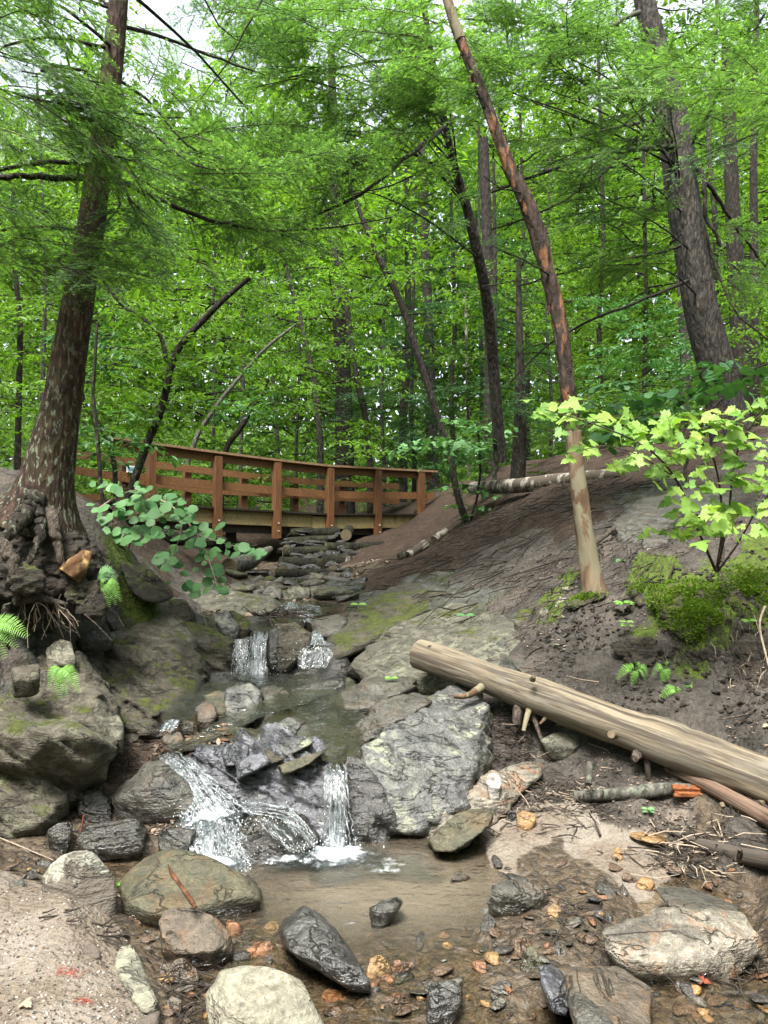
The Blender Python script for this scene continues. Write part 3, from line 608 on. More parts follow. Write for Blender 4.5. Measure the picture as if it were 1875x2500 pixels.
# slabs around the lower fall
slabrock([(820, 1700), (900, 1660), (1010, 1650), (1010, 1680), (960, 1700), (880, 1730), (820, 1740)], [5.2, 5.5, 5.4, 5.15, 5.0, 4.85, 4.9], .2, 'low wet ledge beside the flat water sheet, left of the big lichened slab', 'rock_slate', 5, 'outcrop_block', amp=.03, cat=B_)
slabrock([(850, 1790), (930, 1720), (1010, 1690), (1060, 1700), (980, 1770), (900, 1800)], [4.45, 4.8, 4.95, 4.8, 4.5, 4.35], .2, 'dark ledge joining the big lichened slab on its upper left', 'rock_slate', 5, 'outcrop_block', amp=.03, cat=B_)
big = [(876, 1838), (920, 1796), (975, 1772), (1056, 1700), (1125, 1660), (1177, 1690), (1200, 1763), (1180, 1841), (1170, 1905), (1146, 1945), (1071, 1989), (1000, 2030), (930, 2020), (926, 1992), (905, 1930), (890, 1877)]
by = [4.15, 4.3, 4.4, 4.75, 4.95, 4.85, 4.6, 4.35, 4.15, 4.05, 4.0, 3.93, 3.95, 3.95, 4.0, 4.05]
slabrock(big, by, .5, 'big pale lichened slab leaning right of the lower waterfall', 'rock_slab', 6, 'bedrock_slab', amp=.035, fine=.006, n=(.2, .8, -.55), cat=B_)
slabrock([(1000, 2025), (1110, 1960), (1200, 1890), (1290, 1855), (1340, 1870), (1290, 1920), (1210, 1990), (1160, 2020), (1060, 2035)], [3.97, 4.05, 4.25, 4.35, 4.3, 4.15, 4.0, 3.95, 3.95], .25, 'streaked pink and grey slab running down to the sand right of the big slab', 'rock_quartz', 5, 'bedrock_slab', amp=.03, cat=B_)
slabrock([(1040, 2062), (1131, 1986), (1189, 1980), (1197, 2013), (1101, 2080), (1071, 2076)], [3.7, 3.85, 3.85, 3.75, 3.6, 3.62], .15, 'dark mossy slab dipping into the pool at its right end', 'rock_olive', 5, 'bedrock_slab', amp=.02, cat=B_)
slabrock([(845, 1862), (890, 1872), (930, 1916), (975, 2020), (940, 2040), (845, 2040)], [4.05, 4.05, 3.98, 3.9, 3.87, 3.88], .4, 'black glistening rock directly right of the lower waterfall', 'rock_wet', 5, 'bedrock_slab', amp=.04, fine=.012, n=(.1, .8, -.3), cat=B_)
slabrock([(450, 1868), (530, 1828), (600, 1815), (690, 1822), (775, 1802), (835, 1845), (850, 2045), (760, 2040), (640, 1995), (560, 1985), (490, 1935)], [4.3, 4.46, 4.44, 4.40, 4.40, 4.2, 3.95, 3.93, 4.02, 4.06, 4.2], .5, 'wide wet face of schist with painted blue sky sheen between the two lower falls', 'rock_skysheen', 6, 'bedrock_slab', amp=.085, lay=.95, fine=.008, n=(.1, .9, -.3), cat=B_)
slabrock([(541, 1830), (578, 1808), (606, 1822), (600, 1862), (575, 1868), (545, 1872)], [4.2, 4.35, 4.35, 4.22, 4.16, 4.15], .14, 'cube-like block with painted bluish sheen standing at the left end of the tilted strips', 'rock_skysheen', 5, amp=.012, n=(.1, .6, -.5))
slabrock([(575, 1862), (650, 1836), (657, 1862), (582, 1902)], [4.12, 4.2, 4.14, 4.05], .12, 'pale tilted strip of rock right of the cube-like block', 'rock_skysheen', 5, amp=.010, n=(.1, .7, -.5))
slabrock([(648, 1832), (686, 1821), (696, 1852), (660, 1866)], [4.2, 4.24, 4.14, 4.12], .12, 'mossy stub of rock between the two pale strips', 'rock_moss', 4, amp=.010, n=(.1, .7, -.5))
slabrock([(680, 1820), (762, 1797), (770, 1812), (698, 1846)], [4.2, 4.3, 4.24, 4.12], .10, 'uppermost pale tilted strip, highest to the right of the wet face', 'rock_slab', 5, amp=.010, n=(.1, .7, -.5))
slabrock([(676, 1872), (770, 1838), (802, 1826), (760, 1862), (688, 1894)], [4.06, 4.14, 4.18, 4.06, 4.0], .10, 'mossy strip of rock under the uppermost pale strip', 'rock_olive', 5, amp=.010, n=(.1, .7, -.5))
slabrock([(615, 1815), (700, 1752), (738, 1768), (712, 1800), (640, 1832)], [4.45, 4.75, 4.7, 4.5, 4.32], .15, 'rounded grey-green hump above the tilted strips, split by the stream', 'rock_slab', 5, amp=.02)
rock([(553, 1685), (575, 1674), (610, 1670), (638, 1690), (636, 1722), (585, 1752), (553, 1742)], 'lichened cracked block left of the flat water sheet', 'rock', 'rock_slab', y0=4.9, depth=.35, sub=5, amp=.018)
rock([(500, 1700), (525, 1688), (556, 1690), (560, 1735), (545, 1742), (512, 1730)], 'dark mossy block pressed against the lichened cracked one', 'rock', 'rock_olive', y0=4.95, depth=.3, sub=4)
rock([(638, 1682), (668, 1674), (696, 1676), (714, 1700), (680, 1712), (645, 1712)], 'flat grey rock at the water edge right of the lichened cracked block', 'rock', 'rock_slate', y0=5.05, depth=.4, sub=4, lean=.8)
rock([(700, 1690), (760, 1668), (820, 1660), (850, 1672), (800, 1690), (730, 1712)], 'thin wet lip of rock crossing below the upper pool', 'rock', 'rock_wetdark', y0=5.15, depth=.35, sub=5, lean=.8)
rock([(478, 1732), (500, 1712), (522, 1716), (530, 1745), (510, 1760), (482, 1758)], 'dark brown stone in the side channel below the mossy outcrop', 'rock', 'rock_brown', y0=4.85, depth=.25, sub=4)
rock([(436, 1770), (452, 1756), (474, 1762), (472, 1775), (440, 1778)], 'small grey stone by the trickle of the side channel', 'rock', 'rock_slate', y0=4.75, depth=.15, sub=4)
rock([(398, 1800), (412, 1786), (440, 1788), (448, 1806), (430, 1815), (400, 1812)], 'rusty brown rounded stone among the twig debris', 'rock', 'rock_brown', y0=4.5, depth=.2, sub=4)
# boulders round the lower cascade
rock([(268, 1945), (325, 1908), (368, 1857), (416, 1855), (440, 1905), (486, 1960), (475, 1990), (340, 1990), (296, 1972)], 'large grey-green faceted boulder left of the lower cascade', 'boulder', 'rock_slate', y0=3.95, depth=.45, sub=5, lean=.6, front=[(370, 1915, .03)], amp=.02)
rock([(583, 2012), (620, 1990), (707, 1981), (747, 2018), (782, 2052), (777, 2070), (725, 2097), (640, 2128), (590, 2125)], 'black wet boulder in the splash between the two lower falls', 'boulder', 'rock_wetdark', y0=3.54, depth=.42, sub=5, lean=.8, amp=.035, fine=.012)
rock([(535, 1995), (560, 1990), (592, 2012), (585, 2035), (555, 2032), (538, 2015)], 'small wet stone with water parting round it in the left cascade', 'rock', 'rock_wet', y0=3.85, depth=.2, sub=4)
rock([(185, 1935), (200, 1915), (232, 1928), (268, 1950), (275, 1978), (230, 1990), (192, 1972)], 'black wedge-shaped stone in the gap under the left outcrop', 'boulder', 'rock_wetdark', y0=4.0, depth=.35, sub=4)
rock([(192, 2050), (215, 2018), (270, 2008), (340, 1998), (362, 2020), (350, 2052), (270, 2068), (205, 2066)], 'long low dark boulder behind the white boulder', 'boulder', 'rock_wetdark', y0=3.6, depth=.35, sub=5)
rock([(385, 2040), (400, 2018), (440, 2028), (478, 2026), (470, 2055), (440, 2075), (395, 2070)], 'black angular stone at the left edge of the cascade foam', 'rock', 'rock_wetdark', y0=3.62, depth=.25, sub=4)
rock([(115, 2028), (145, 2010), (178, 2004), (170, 2040), (125, 2052)], 'dark slaty stone under the lowest outcrop block', 'rock', 'rock_wetdark', y0=3.72, depth=.2, sub=4)
rock([(84, 2105), (95, 2095), (125, 2102), (132, 2112), (105, 2116)], 'small smooth dark stone left of the white boulder', 'rock', 'rock_wetdark', depth=.1, sub=3)
rock([(22, 2157), (40, 2147), (62, 2148), (55, 2162), (30, 2164)], 'flat bluish pebble at the water edge of the sand', 'rock', 'rock_slate', depth=.06, sub=3)
rock([(66, 2135), (80, 2118), (91, 2122), (90, 2137), (72, 2140)], 'angular blue-grey pebble above the sand edge', 'rock', 'rock_slate', depth=.05, sub=3)
rock([(102, 2150), (128, 2110), (157, 2081), (193, 2072), (223, 2077), (244, 2096), (250, 2120), (280, 2148), (277, 2187), (287, 2205), (283, 2258), (232, 2272), (169, 2280), (110, 2230)], 'large whitish boulder half buried in the sand', 'boulder', 'rock_white', y0=2.98, depth=.32, sub=5, lean=.35, front=[(215, 2165, .02), (222, 2210, -.0)], amp=.014, name='boulder')
rock([(288, 2150), (331, 2105), (392, 2077), (437, 2075), (510, 2097), (570, 2132), (637, 2154), (645, 2172), (618, 2190), (540, 2205), (480, 2222), (391, 2225), (301, 2205)], 'broad flat olive-green rock beside the pool', 'boulder', 'rock_olive', y0=2.98, depth=.55, sub=5, lean=.85, amp=.012)
rock([(392, 2245), (400, 2225), (440, 2216), (480, 2220), (520, 2240), (560, 2275), (568, 2303), (548, 2322), (480, 2326), (400, 2318)], 'rounded purplish-brown rock in front of the flat olive rock', 'boulder', 'rock_brown', y0=2.72, depth=.28, sub=5, lean=.6, amp=.012)
slabrock([(679, 2270), (690, 2245), (748, 2206), (806, 2256), (869, 2335), (902, 2395), (812, 2358), (739, 2342), (700, 2310)], [2.83, 2.9, 2.95, 2.88, 2.72, 2.56, 2.58, 2.62, 2.72], .22, 'dark pointed rock standing in the stream like a fin', 'rock_wet', 5, 'boulder', amp=.010, lay=.8, n=(.25, .6, -.8), extra=[P(770, 2218, 3.05), P(820, 2300, 2.95)], cat='boulder')
rock([(500, 2400), (528, 2356), (571, 2352), (661, 2366), (739, 2396), (756, 2432), (790, 2500), (815, 2600), (600, 2620), (530, 2560)], 'big pale angular boulder at the bottom edge with a small green seedling', 'boulder', 'rock_pale', y0=2.12, depth=.42, sub=5, lean=.75, front=[(590, 2400, .24), (560, 2480, .10), (750, 2420, .22)], amp=.008)
rock([(392, 2352), (410, 2340), (450, 2338), (486, 2372), (480, 2402), (430, 2410), (395, 2398)], 'dusty brown stone left of the pale angular boulder', 'rock', 'rock_brown', depth=.15, sub=5)
slabrock([(272, 2322), (322, 2308), (336, 2345), (362, 2395), (388, 2448), (384, 2480), (340, 2470), (300, 2400), (282, 2350)], [2.72, 2.76, 2.66, 2.52, 2.38, 2.32, 2.36, 2.5, 2.62], .2, 'pale lichened rock edge showing out of the sand', 'rock_pale', 5, 'boulder', amp=.008, cat='rock')
rock([(330, 2490), (372, 2470), (392, 2462), (388, 2510), (330, 2540)], 'dirty grey rock corner at the bottom end of the sand', 'rock', 'rock_dirty', depth=.2, sub=4)
rock([(195, 2322), (215, 2302), (240, 2312), (246, 2332), (205, 2340)], 'small grey stone in the sand below the white boulder', 'rock', 'rock_dirty', depth=.1, sub=4)
rock([(404, 2445), (420, 2432), (442, 2445), (440, 2470), (410, 2478)], 'bluish white smooth stone by the slate flakes', 'rock', 'rock_white', depth=.08, sub=4)
rock([(470, 2340), (482, 2325), (500, 2345), (495, 2368), (480, 2362)], 'small blue-grey upright pebble right of the dusty brown stone', 'rock', 'rock_slate', depth=.05, sub=3)
rock([(312, 2245), (330, 2216), (345, 2222), (346, 2242), (330, 2250)], 'glossy orange pebble between the white boulder and the brown rock', 'rock', 'pebble_orange', depth=.07, sub=4)
rock([(550, 2252), (572, 2243), (590, 2256), (588, 2280), (570, 2288), (556, 2272)], 'orange-tan stone against the right side of the purplish rock', 'rock', 'pebble_orange', depth=.09, sub=4)
rock([(600, 2325), (625, 2300), (655, 2298), (668, 2312), (650, 2328), (610, 2335)], 'flat rusty red stone lying in the shallow water', 'rock', 'pebble_orange', depth=.1, sub=4)
rock([(644, 2262), (660, 2248), (678, 2252), (680, 2275), (650, 2280)], 'tan stone left of the pointed fin rock', 'rock', 'pebble_tan', depth=.09, sub=4)
rock([(785, 2432), (800, 2412), (830, 2418), (852, 2432), (845, 2444), (800, 2446)], 'glossy brown oval stone right of the pale angular boulder', 'rock', 'pebble_orange', depth=.1, sub=4)
rock([(895, 2372), (905, 2340), (930, 2330), (952, 2348), (955, 2378), (935, 2394), (905, 2392)], 'round wet tan stone with a bright reflection', 'rock', 'pebble_tan', depth=.12, sub=5)
rock([(955, 2358), (965, 2344), (980, 2346), (986, 2362), (970, 2374)], 'small orange stone touching the round tan one', 'rock', 'pebble_orange', depth=.06, sub=4)
rock([(1040, 2450), (1050, 2405), (1085, 2398), (1120, 2402), (1130, 2430), (1100, 2456), (1050, 2462)], 'dark slaty stone with water sliding over it near the bottom', 'boulder', 'rock_wet', y0=2.42, depth=.2, sub=5, amp=.01)
rock([(1186, 2190), (1213, 2153), (1235, 2149), (1260, 2158), (1290, 2153), (1325, 2172), (1342, 2195), (1300, 2212), (1240, 2215), (1205, 2218)], 'grey angular stone with a glossy blue-white facet in the gravel', 'boulder', 'rock_slate', y0=3.07, depth=.2, sub=5, front=[(1215, 2185, .0)], amp=.01)
rock([(1270, 2356), (1287, 2312), (1303, 2311), (1327, 2352), (1320, 2368), (1280, 2370)], 'mossy pyramid-shaped stone in the gravel', 'rock', 'rock_olive', depth=.12, sub=4, amp=.006)
rock([(1172, 2262), (1180, 2234), (1202, 2231), (1212, 2250), (1205, 2270), (1180, 2274)], 'jet-black glossy stone in the gravel', 'rock', 'pebble_dark', depth=.08, sub=4)
rock([(900, 2215), (930, 2203), (970, 2190), (984, 2200), (978, 2212), (930, 2225)], 'black stone tip breaking the pool surface', 'rock', 'rock_wetdark', y0=3.02, depth=.12, sub=4)
rock([(1255, 2328), (1258, 2295), (1282, 2288), (1296, 2302), (1290, 2320)], 'dark plum-coloured pebble above the mossy pyramid stone', 'rock', 'pebble_brown', depth=.07, sub=4)
rock([(1335, 2226), (1345, 2208), (1365, 2210), (1370, 2228), (1350, 2238)], 'pinkish tan stone right of the grey angular stone', 'rock', 'pebble_tan', depth=.07, sub=4)
rock([(1474, 2270), (1490, 2247), (1586, 2223), (1737, 2218), (1803, 2227), (1851, 2262), (1856, 2316), (1782, 2340), (1646, 2352), (1517, 2358), (1493, 2325)], 'long pale quartz-streaked boulder lying like a loaf in the gravel', 'boulder', 'rock_quartz', y0=2.62, depth=.34, sub=5, lean=.75, amp=.02, fine=.008)
slabrock([(1610, 2176), (1630, 2168), (1690, 2172), (1803, 2211), (1815, 2232), (1700, 2236), (1645, 2222)], [3.1, 3.16, 3.15, 2.98, 2.9, 2.86, 2.9], .06, 'flat grey slate slab behind the long quartz boulder', 'rock_slate', 5, 'boulder', amp=.006, cat='rock')
slabrock([(1318, 2366), (1345, 2358), (1408, 2408), (1400, 2440), (1382, 2478), (1352, 2472), (1325, 2410)], [2.5, 2.55, 2.5, 2.4, 2.31, 2.3, 2.38], .12, 'upright silvery slate shard at the left end of the big brown slate', 'rock_skysheen', 5, 'boulder', amp=.006, n=(.3, .5, -.8), cat='rock')
slabrock([(1346, 2360), (1510, 2356), (1590, 2411), (1600, 2560), (1500, 2580), (1420, 2500), (1392, 2450)], [2.56, 2.6, 2.48, 2.2, 2.15, 2.24, 2.34], .14, 'broad brown slate slab at the bottom edge', 'rock_brown', 5, 'boulder', amp=.012, n=(0, .2, -1), cat='boulder')
slabrock([(1385, 2450), (1415, 2418), (1500, 2500), (1540, 2600), (1440, 2600)], [2.3, 2.36, 2.2, 2.1, 2.1], .12, 'dark grey slate piece lying on the left part of the big brown slate', 'rock_slate', 5, 'boulder', amp=.008, n=(0, .2, -1), cat='rock')
rock([(1186, 1905), (1196, 1890), (1215, 1888), (1225, 1905), (1218, 1922), (1198, 1926)], 'clean white rounded stone at the right edge of the big slab', 'rock', 'pebble_white', y0=4.03, depth=.09, sub=4, amp=.003)
rock([(1262, 1990), (1275, 1978), (1300, 1984), (1310, 1996), (1290, 2022), (1278, 2030), (1262, 2015)], 'yellowish heart-shaped stone on the sand', 'rock', 'pebble_tan', depth=.1, sub=4, amp=.005)
rock([(1234, 1995), (1245, 1978), (1260, 1982), (1262, 2000), (1240, 2004)], 'dark grey stone left of the yellowish heart-shaped stone', 'rock', 'rock_wetdark', depth=.08, sub=4)
slabrock([(1538, 2045), (1545, 2030), (1590, 2024), (1630, 2045), (1632, 2058), (1600, 2062)], [3.7, 3.78, 3.82, 3.7, 3.62, 3.6], .06, 'flat oval tan stone with a pale middle, set in the sand', 'pebble_tan', 4, 'boulder', amp=.003, cat='rock')
rock([(1622, 2110), (1640, 2096), (1665, 2100), (1682, 2125), (1650, 2132), (1630, 2126)], 'cream and black ridged stone at the tip of the driftwood', 'rock', 'rock_quartz', depth=.1, sub=4, amp=.008)
rock([(1676, 2110), (1695, 2096), (1712, 2104), (1710, 2118), (1685, 2120)], 'dark rounded stone right of the cream ridged one', 'rock', 'rock_wetdark', depth=.08, sub=4)
rock([(1494, 2090), (1500, 2070), (1512, 2068), (1522, 2092), (1510, 2104)], 'upright golden stone at the edge of the sand', 'rock', 'pebble_tan', depth=.07, sub=4)
rock([(1552, 2160), (1565, 2142), (1585, 2144), (1598, 2160), (1585, 2172), (1560, 2170)], 'tan wet stone in the water above the slate slab', 'rock', 'pebble_tan', depth=.09, sub=4)
rock([(1436, 2240), (1445, 2222), (1490, 2232), (1498, 2240), (1470, 2246)], 'black flat flake left of the long quartz boulder', 'rock', 'rock_wetdark', depth=.06, sub=4)
rock([(1090, 2175), (1110, 2130), (1125, 2126), (1150, 2140), (1120, 2160)], 'brown pointed stone at the edge of the murky pool', 'rock', 'rock_brown', depth=.12, sub=4, amp=.005)
rock([(1320, 1805), (1350, 1792), (1408, 1790), (1420, 1812), (1400, 1826), (1350, 1822)], 'grey-green boulder sunk in mud under the fallen log', 'boulder', 'rock_grey', y0=4.35, depth=.3, sub=4)
rock([(1355, 1480), (1365, 1462), (1385, 1460), (1392, 1475), (1380, 1486), (1362, 1486)], 'light greenish stone below the dead tree', 'rock', 'rock_pale', y0=5.55, depth=.12, sub=4, sink=.05)
rock([(1380, 1540), (1400, 1526), (1416, 1524), (1414, 1532), (1392, 1546)], 'small whitish flat stone on the mud below the dead tree', 'rock', 'pebble_white', y0=5.35, depth=.06, sub=3, sink=.04)
rock([(1255, 1520), (1265, 1492), (1300, 1486), (1310, 1505), (1295, 1522), (1265, 1526)], 'rounded moss cushion stone above the fallen log', 'rock', 'rock_moss', y0=5.6, depth=.2, sub=4, sink=.06)
rock([(1315, 1495), (1322, 1482), (1340, 1486), (1338, 1502), (1322, 1506)], 'small brown-grey stone left of the greenish one', 'rock', 'rock_grey', y0=5.5, depth=.08, sub=3, sink=.04)
print('rocks', time.time() - T00)

# ------------------------------------------------------------------ water
def water_mat(name, tint, body, bodyfac, wscale=9, wdist=.02, wstr=.5, rough=.04):
    m, t = mat_new(name); g = N(t); p = g.pos()
    n = g.noise(g.mapping(p, scale=(1.0, 1.7, 1)), wscale, 3, .55, .6); n2 = g.noise(p, wscale * 3.4, 2)
    b = g.bump(g.math('ADD', n, g.math('MULTIPLY', n2, .35)), wstr, wdist)
    fr = g.node('ShaderNodeFresnel'); fr.inputs[0].default_value = 1.33; g.link(b, fr.inputs['Normal'])
    gl = g.node('ShaderNodeBsdfGlossy'); gl.inputs['Roughness'].default_value = rough; g.link(b, gl.inputs['Normal']); gl.inputs[0].default_value = (.95, .97, 1, 1)
    tr = g.node('ShaderNodeBsdfTransparent'); tr.inputs[0].default_value = (*tint, 1)
    df = g.node('ShaderNodeBsdfDiffuse'); df.inputs[0].default_value = (*body, 1)
    mx = g.node('ShaderNodeMixShader'); g.val(mx.inputs[0], g.math('MULTIPLY', g.attr('tint'), bodyfac)); g.link(tr.outputs[0], mx.inputs[1]); g.link(df.outputs[0], mx.inputs[2])
    m2 = g.node('ShaderNodeMixShader'); g.link(g.math('ADD', g.math('MULTIPLY', fr.outputs[0], 1.3), .02, True), m2.inputs[0]); g.link(mx.outputs[0], m2.inputs[1]); g.link(gl.outputs[0], m2.inputs[2])
    su = g.node('ShaderNodeSeparateXYZ'); g.link(g.node('ShaderNodeTexCoord').outputs['UV'], su.inputs[0])
    ed = g.math('MULTIPLY', g.math('SUBTRACT', g.math('ADD', g.math('MULTIPLY', g.math('ABSOLUTE', su.outputs[0]), 2.0), g.math('MULTIPLY', g.noise(p, 5, 3), .9)), 1.12), 6, True)
    clr = g.node('ShaderNodeBsdfTransparent'); m3 = g.node('ShaderNodeMixShader'); g.link(ed, m3.inputs[0]); g.link(m2.outputs[0], m3.inputs[1]); g.link(clr.outputs[0], m3.inputs[2])
    g.out(m3.outputs[0]); return m
M['pool'] = water_mat('pool_water', (.90, .85, .75), (.135, .112, .082), .85, 9, .03, .7)
M['brook'] = water_mat('brook_water', (.72, .70, .60), (.06, .055, .04), .4, 13, .025, .8)
def white_mat(name, cover=.5, sx=16, sy=1.6, white=(.50, .54, .57)):
    m, t = mat_new(name); g = N(t); uv = g.node('ShaderNodeTexCoord').outputs['UV']; p = g.pos()
    q = g.mapping(uv, scale=(sx, sy, 1)); n = g.noise(q, 1.0, 4, .65, .35); n2 = g.noise(p, 26, 3, .7)
    k = g.math('ADD', g.math('MULTIPLY', n, .8), g.math('MULTIPLY', n2, .25))
    k = g.math('ADD', k, g.math('MULTIPLY', g.attr('tint'), .35))
    lo = .80 - cover * .45
    f = g.math('MULTIPLY', g.math('SUBTRACT', k, lo), 5.5, True)
    df = g.node('ShaderNodeBsdfPrincipled'); df.inputs['Base Color'].default_value = (*white, 1); df.inputs['Roughness'].default_value = .25; g.link(g.bump(k, .8, .02), df.inputs['Normal'])
    tr = g.node('ShaderNodeBsdfTransparent'); tr.inputs[0].default_value = (.86, .88, .88, 1)
    gl = g.node('ShaderNodeBsdfGlossy'); gl.inputs['Roughness'].default_value = .08; g.link(g.bump(k, 1, .03), gl.inputs['Normal'])
    m0 = g.node('ShaderNodeMixShader'); m0.inputs[0].default_value = .22; g.link(tr.outputs[0], m0.inputs[1]); g.link(gl.outputs[0], m0.inputs[2])
    mx = g.node('ShaderNodeMixShader'); g.link(f, mx.inputs[0]); g.link(m0.outputs[0], mx.inputs[1]); g.link(df.outputs[0], mx.inputs[2])
    g.out(mx.outputs[0]); return m
M['fall'] = white_mat('falling_water', .55, 30, 2.2)
M['cascade'] = white_mat('cascade_water', .50, 22, 3.2)
M['foam'] = white_mat('foam', .55, 5, 5)
M['strand'] = white_mat('water_strand', .62, 3, 9)
M['drop'] = simple('droplet', (.5, .54, .57), .15, spec=.6)
def poly_in(px, py, poly):
    x, y = np.asarray(px), np.asarray(py); c = np.zeros(x.shape, bool); n = len(poly)
    for i in range(n):
        x1, y1 = poly[i]; x2, y2 = poly[(i + 1) % n]
        c ^= ((y1 > y) != (y2 > y)) & (x < (x2 - x1) * (y - y1) / (y2 - y1 + 1e-12) + x1)
    return c
# stream level surface z = 0 (slightly tilted down towards the viewer), only where the bed is below it
xs = np.linspace(-3.2, 3.4, 330); ys = np.linspace(1.2, 4.35, 260); WX, WY = np.meshgrid(xs, ys)
wz = -.010 - .004 * (4 - WY) + .0025 * fbm(np.stack([WX.ravel() * 6, WY.ravel() * 9, 0 * WX.ravel()], -1), 2).reshape(WX.shape) + .004 * np.clip(fbm(np.stack([WX.ravel() * 14, WY.ravel() * 20, 0 * WX.ravel() + 5], -1), 2).reshape(WX.shape), -1, 1) * np.clip((2.9 - WY) / .5, 0, 1)
gz = hz(WX.ravel(), WY.ravel()).reshape(WX.shape)
wet = gz < wz + .012
murk = np.exp(-(((WX - .05) / .55) ** 2 + ((WY - 3.42) / .42) ** 2) ** 1.5) + .15 * np.clip((wz - gz) / .1, 0, 1)
idx = np.arange(WX.size).reshape(WX.shape); q = np.stack([idx[:-1, :-1], idx[:-1, 1:], idx[1:, 1:], idx[1:, :-1]], -1)
keep = wet[:-1, :-1] | wet[:-1, 1:] | wet[1:, 1:] | wet[1:, :-1]
mb = MB(); mb.add(np.stack([WX.ravel(), WY.ravel(), wz.ravel()], -1), q[keep], 0, np.clip(murk, 0, 1).ravel())
tag(mb.build('water', M['pool'], origin=(0, 3, 0)), 'shallow brown stream water with a murky pool below the falls', kind='structure')
# brook above: a sheet that hugs a smoothed bed
def brook(corners_path, widths, name, lift=.015, n=60, m=26, mat='brook', tint=.5):
    """path of (u,v,y) with the half widths in metres, laid flat across x"""
    c = resample(np.array([P(*a) for a in corners_path]), n); ww = np.interp(np.linspace(0, 1, n), np.linspace(0, 1, len(widths)), widths)
    t = np.linspace(-1, 1, m); v = c[:, None, :] + np.array([1, 0, 0.])[None, None] * (ww[:, None] * t[None])[..., None]
    pp_ = v.reshape(-1, 3); pp_[:, 2] += lift + .006 * fbm(pp_ * 12, 2)
    i = (np.arange(n - 1)[:, None] * m + np.arange(m - 1)[None]).ravel()
    mb = MB(); mb.add(pp_, np.stack([i, i + 1, i + m + 1, i + m], -1), 0, tint, np.stack([np.tile(t, n) * .5, np.repeat(np.linspace(0, 1, n), m)], 1))
    return tag(mb.build(name, M[mat]), kind='structure')
brook([(820, 1872, 4.02), (835, 1840, 4.2), (830, 1790, 4.5), (800, 1740, 4.9), (760, 1700, 5.25), (700, 1668, 5.6), (660, 1655, 5.85)], [.09, .17, .26, .34, .38, .45, .4], 'brook_water', .03)
brook([(430, 1840, 4.45), (500, 1810, 4.6), (580, 1770, 4.75), (680, 1730, 4.95), (740, 1705, 5.2)], [.10, .12, .16, .2, .2], 'brook_water', .03)
brook([(633, 1548, 6.35), (650, 1530, 6.7), (720, 1505, 7.4), (740, 1484, 8.2), (720, 1470, 9.2)], [.1, .3, .5, .6, .6], 'brook_water', .03)
brook([(420, 1770, 4.75), (450, 1745, 4.95), (500, 1700, 5.2), (560, 1672, 5.5)], [.1, .2, .25, .25], 'brook_water', .02)

def fall(path, hw, name, label, mat='fall', bulge=.02, n=46, m=22, tint=0, seed=0, side=(1, 0, 0), cat='waterfall'):
    c = resample(np.array([P(*a) for a in path]), n); ww = np.interp(np.linspace(0, 1, n), np.linspace(0, 1, len(hw)), hw)
    t = np.linspace(-1, 1, m); side = np.array(side, float); side /= np.linalg.norm(side)
    v = c[:, None, :] + side[None, None] * (ww[:, None] * t[None])[..., None]
    v[..., 1] -= bulge * (1 - t[None] ** 2)
    q_ = np.stack([np.broadcast_to(t * 9, (n, m)), np.broadcast_to(np.linspace(0, 2.2, n)[:, None], (n, m)), np.full((n, m), seed * 1.7)], -1).reshape(-1, 3)
    d = fbm(q_, 3).reshape(n, m); v[..., 1] -= .022 * d; v[..., 2] += .012 * d
    edge = -1.6 * np.clip((np.abs(t)[None] - .62 + .35 * fbm(np.stack([np.broadcast_to(np.sign(t) * 3, (n, m)), np.broadcast_to(np.linspace(0, 6, n)[:, None], (n, m)), np.full((n, m), seed * 2.3)], -1).reshape(-1, 3), 2).reshape(n, m)) / .38, 0, 1)
    L = np.r_[0, np.cumsum(np.linalg.norm(np.diff(c, axis=0), axis=1))]
    i = (np.arange(n - 1)[:, None] * m + np.arange(m - 1)[None]).ravel()
    mb = MB(); mb.add(v.reshape(-1, 3), np.stack([i, i + 1, i + m + 1, i + m], -1), 0, (edge + tint).ravel() if np.isscalar(tint) else (edge + np.interp(np.linspace(0, 1, n), np.linspace(0, 1, len(tint)), tint)[:, None]).ravel(),
                      np.stack([(t[None] * ww[:, None]).ravel() * 3, np.repeat(L * 2, m)], 1))
    me = mb
    o = me.build('water_curtain', M[mat]); return o
def strands(path, hw, n, r0=.004, r1=.014, seed=0, side=(1, 0, 0), frac=(.0, 1.)):
    rg = np.random.RandomState(seed + 77); c = resample(np.array([P(*a) for a in path]), 40); ww = np.interp(np.linspace(0, 1, 40), np.linspace(0, 1, len(hw)), hw); side = unit_(np.array(side, float)); mb = MB()
    for k in range(n):
        a = rg.uniform(0, .45) if rg.rand() < .6 else 0.0; b = rg.uniform(.55, 1.0) if rg.rand() < .4 else 1.0; i0, i1 = int(a * 39), max(int(b * 39), int(a * 39) + 8); i1 = min(i1, 39); t0 = rg.uniform(-1, 1); m = i1 - i0 + 1
        t = t0 + .25 * np.cumsum(rg.randn(m)) / 6; p = c[i0:i1 + 1] + side * (ww[i0:i1 + 1] * t)[:, None]; p[:, 1] -= .012 + .012 * rg.rand(); p += rg.randn(m, 3) * .0025
        rad = rg.uniform(r0, r1) * (.35 + .65 * np.sin(np.linspace(.15, 3.0, m))) * (1 + .35 * rg.randn(m) * .5).clip(.4, 1.8); add_tube(mb, p, rad, 6, 0, tint=.15, caps=False)
    return mb
def droplets(mb, c, spread, n, s=(.0012, .0035)):
    v, f = ICO[1]
    for k in range(int(n * .45)):
        p = np.array(c) + RS.randn(3) * np.array(spread); p[2] = max(p[2], c[2] - spread[2] * .4)
        mb.add(v * rnd.uniform(*s) * np.array([1, 1, rnd.uniform(1, 2)]) + p, f)
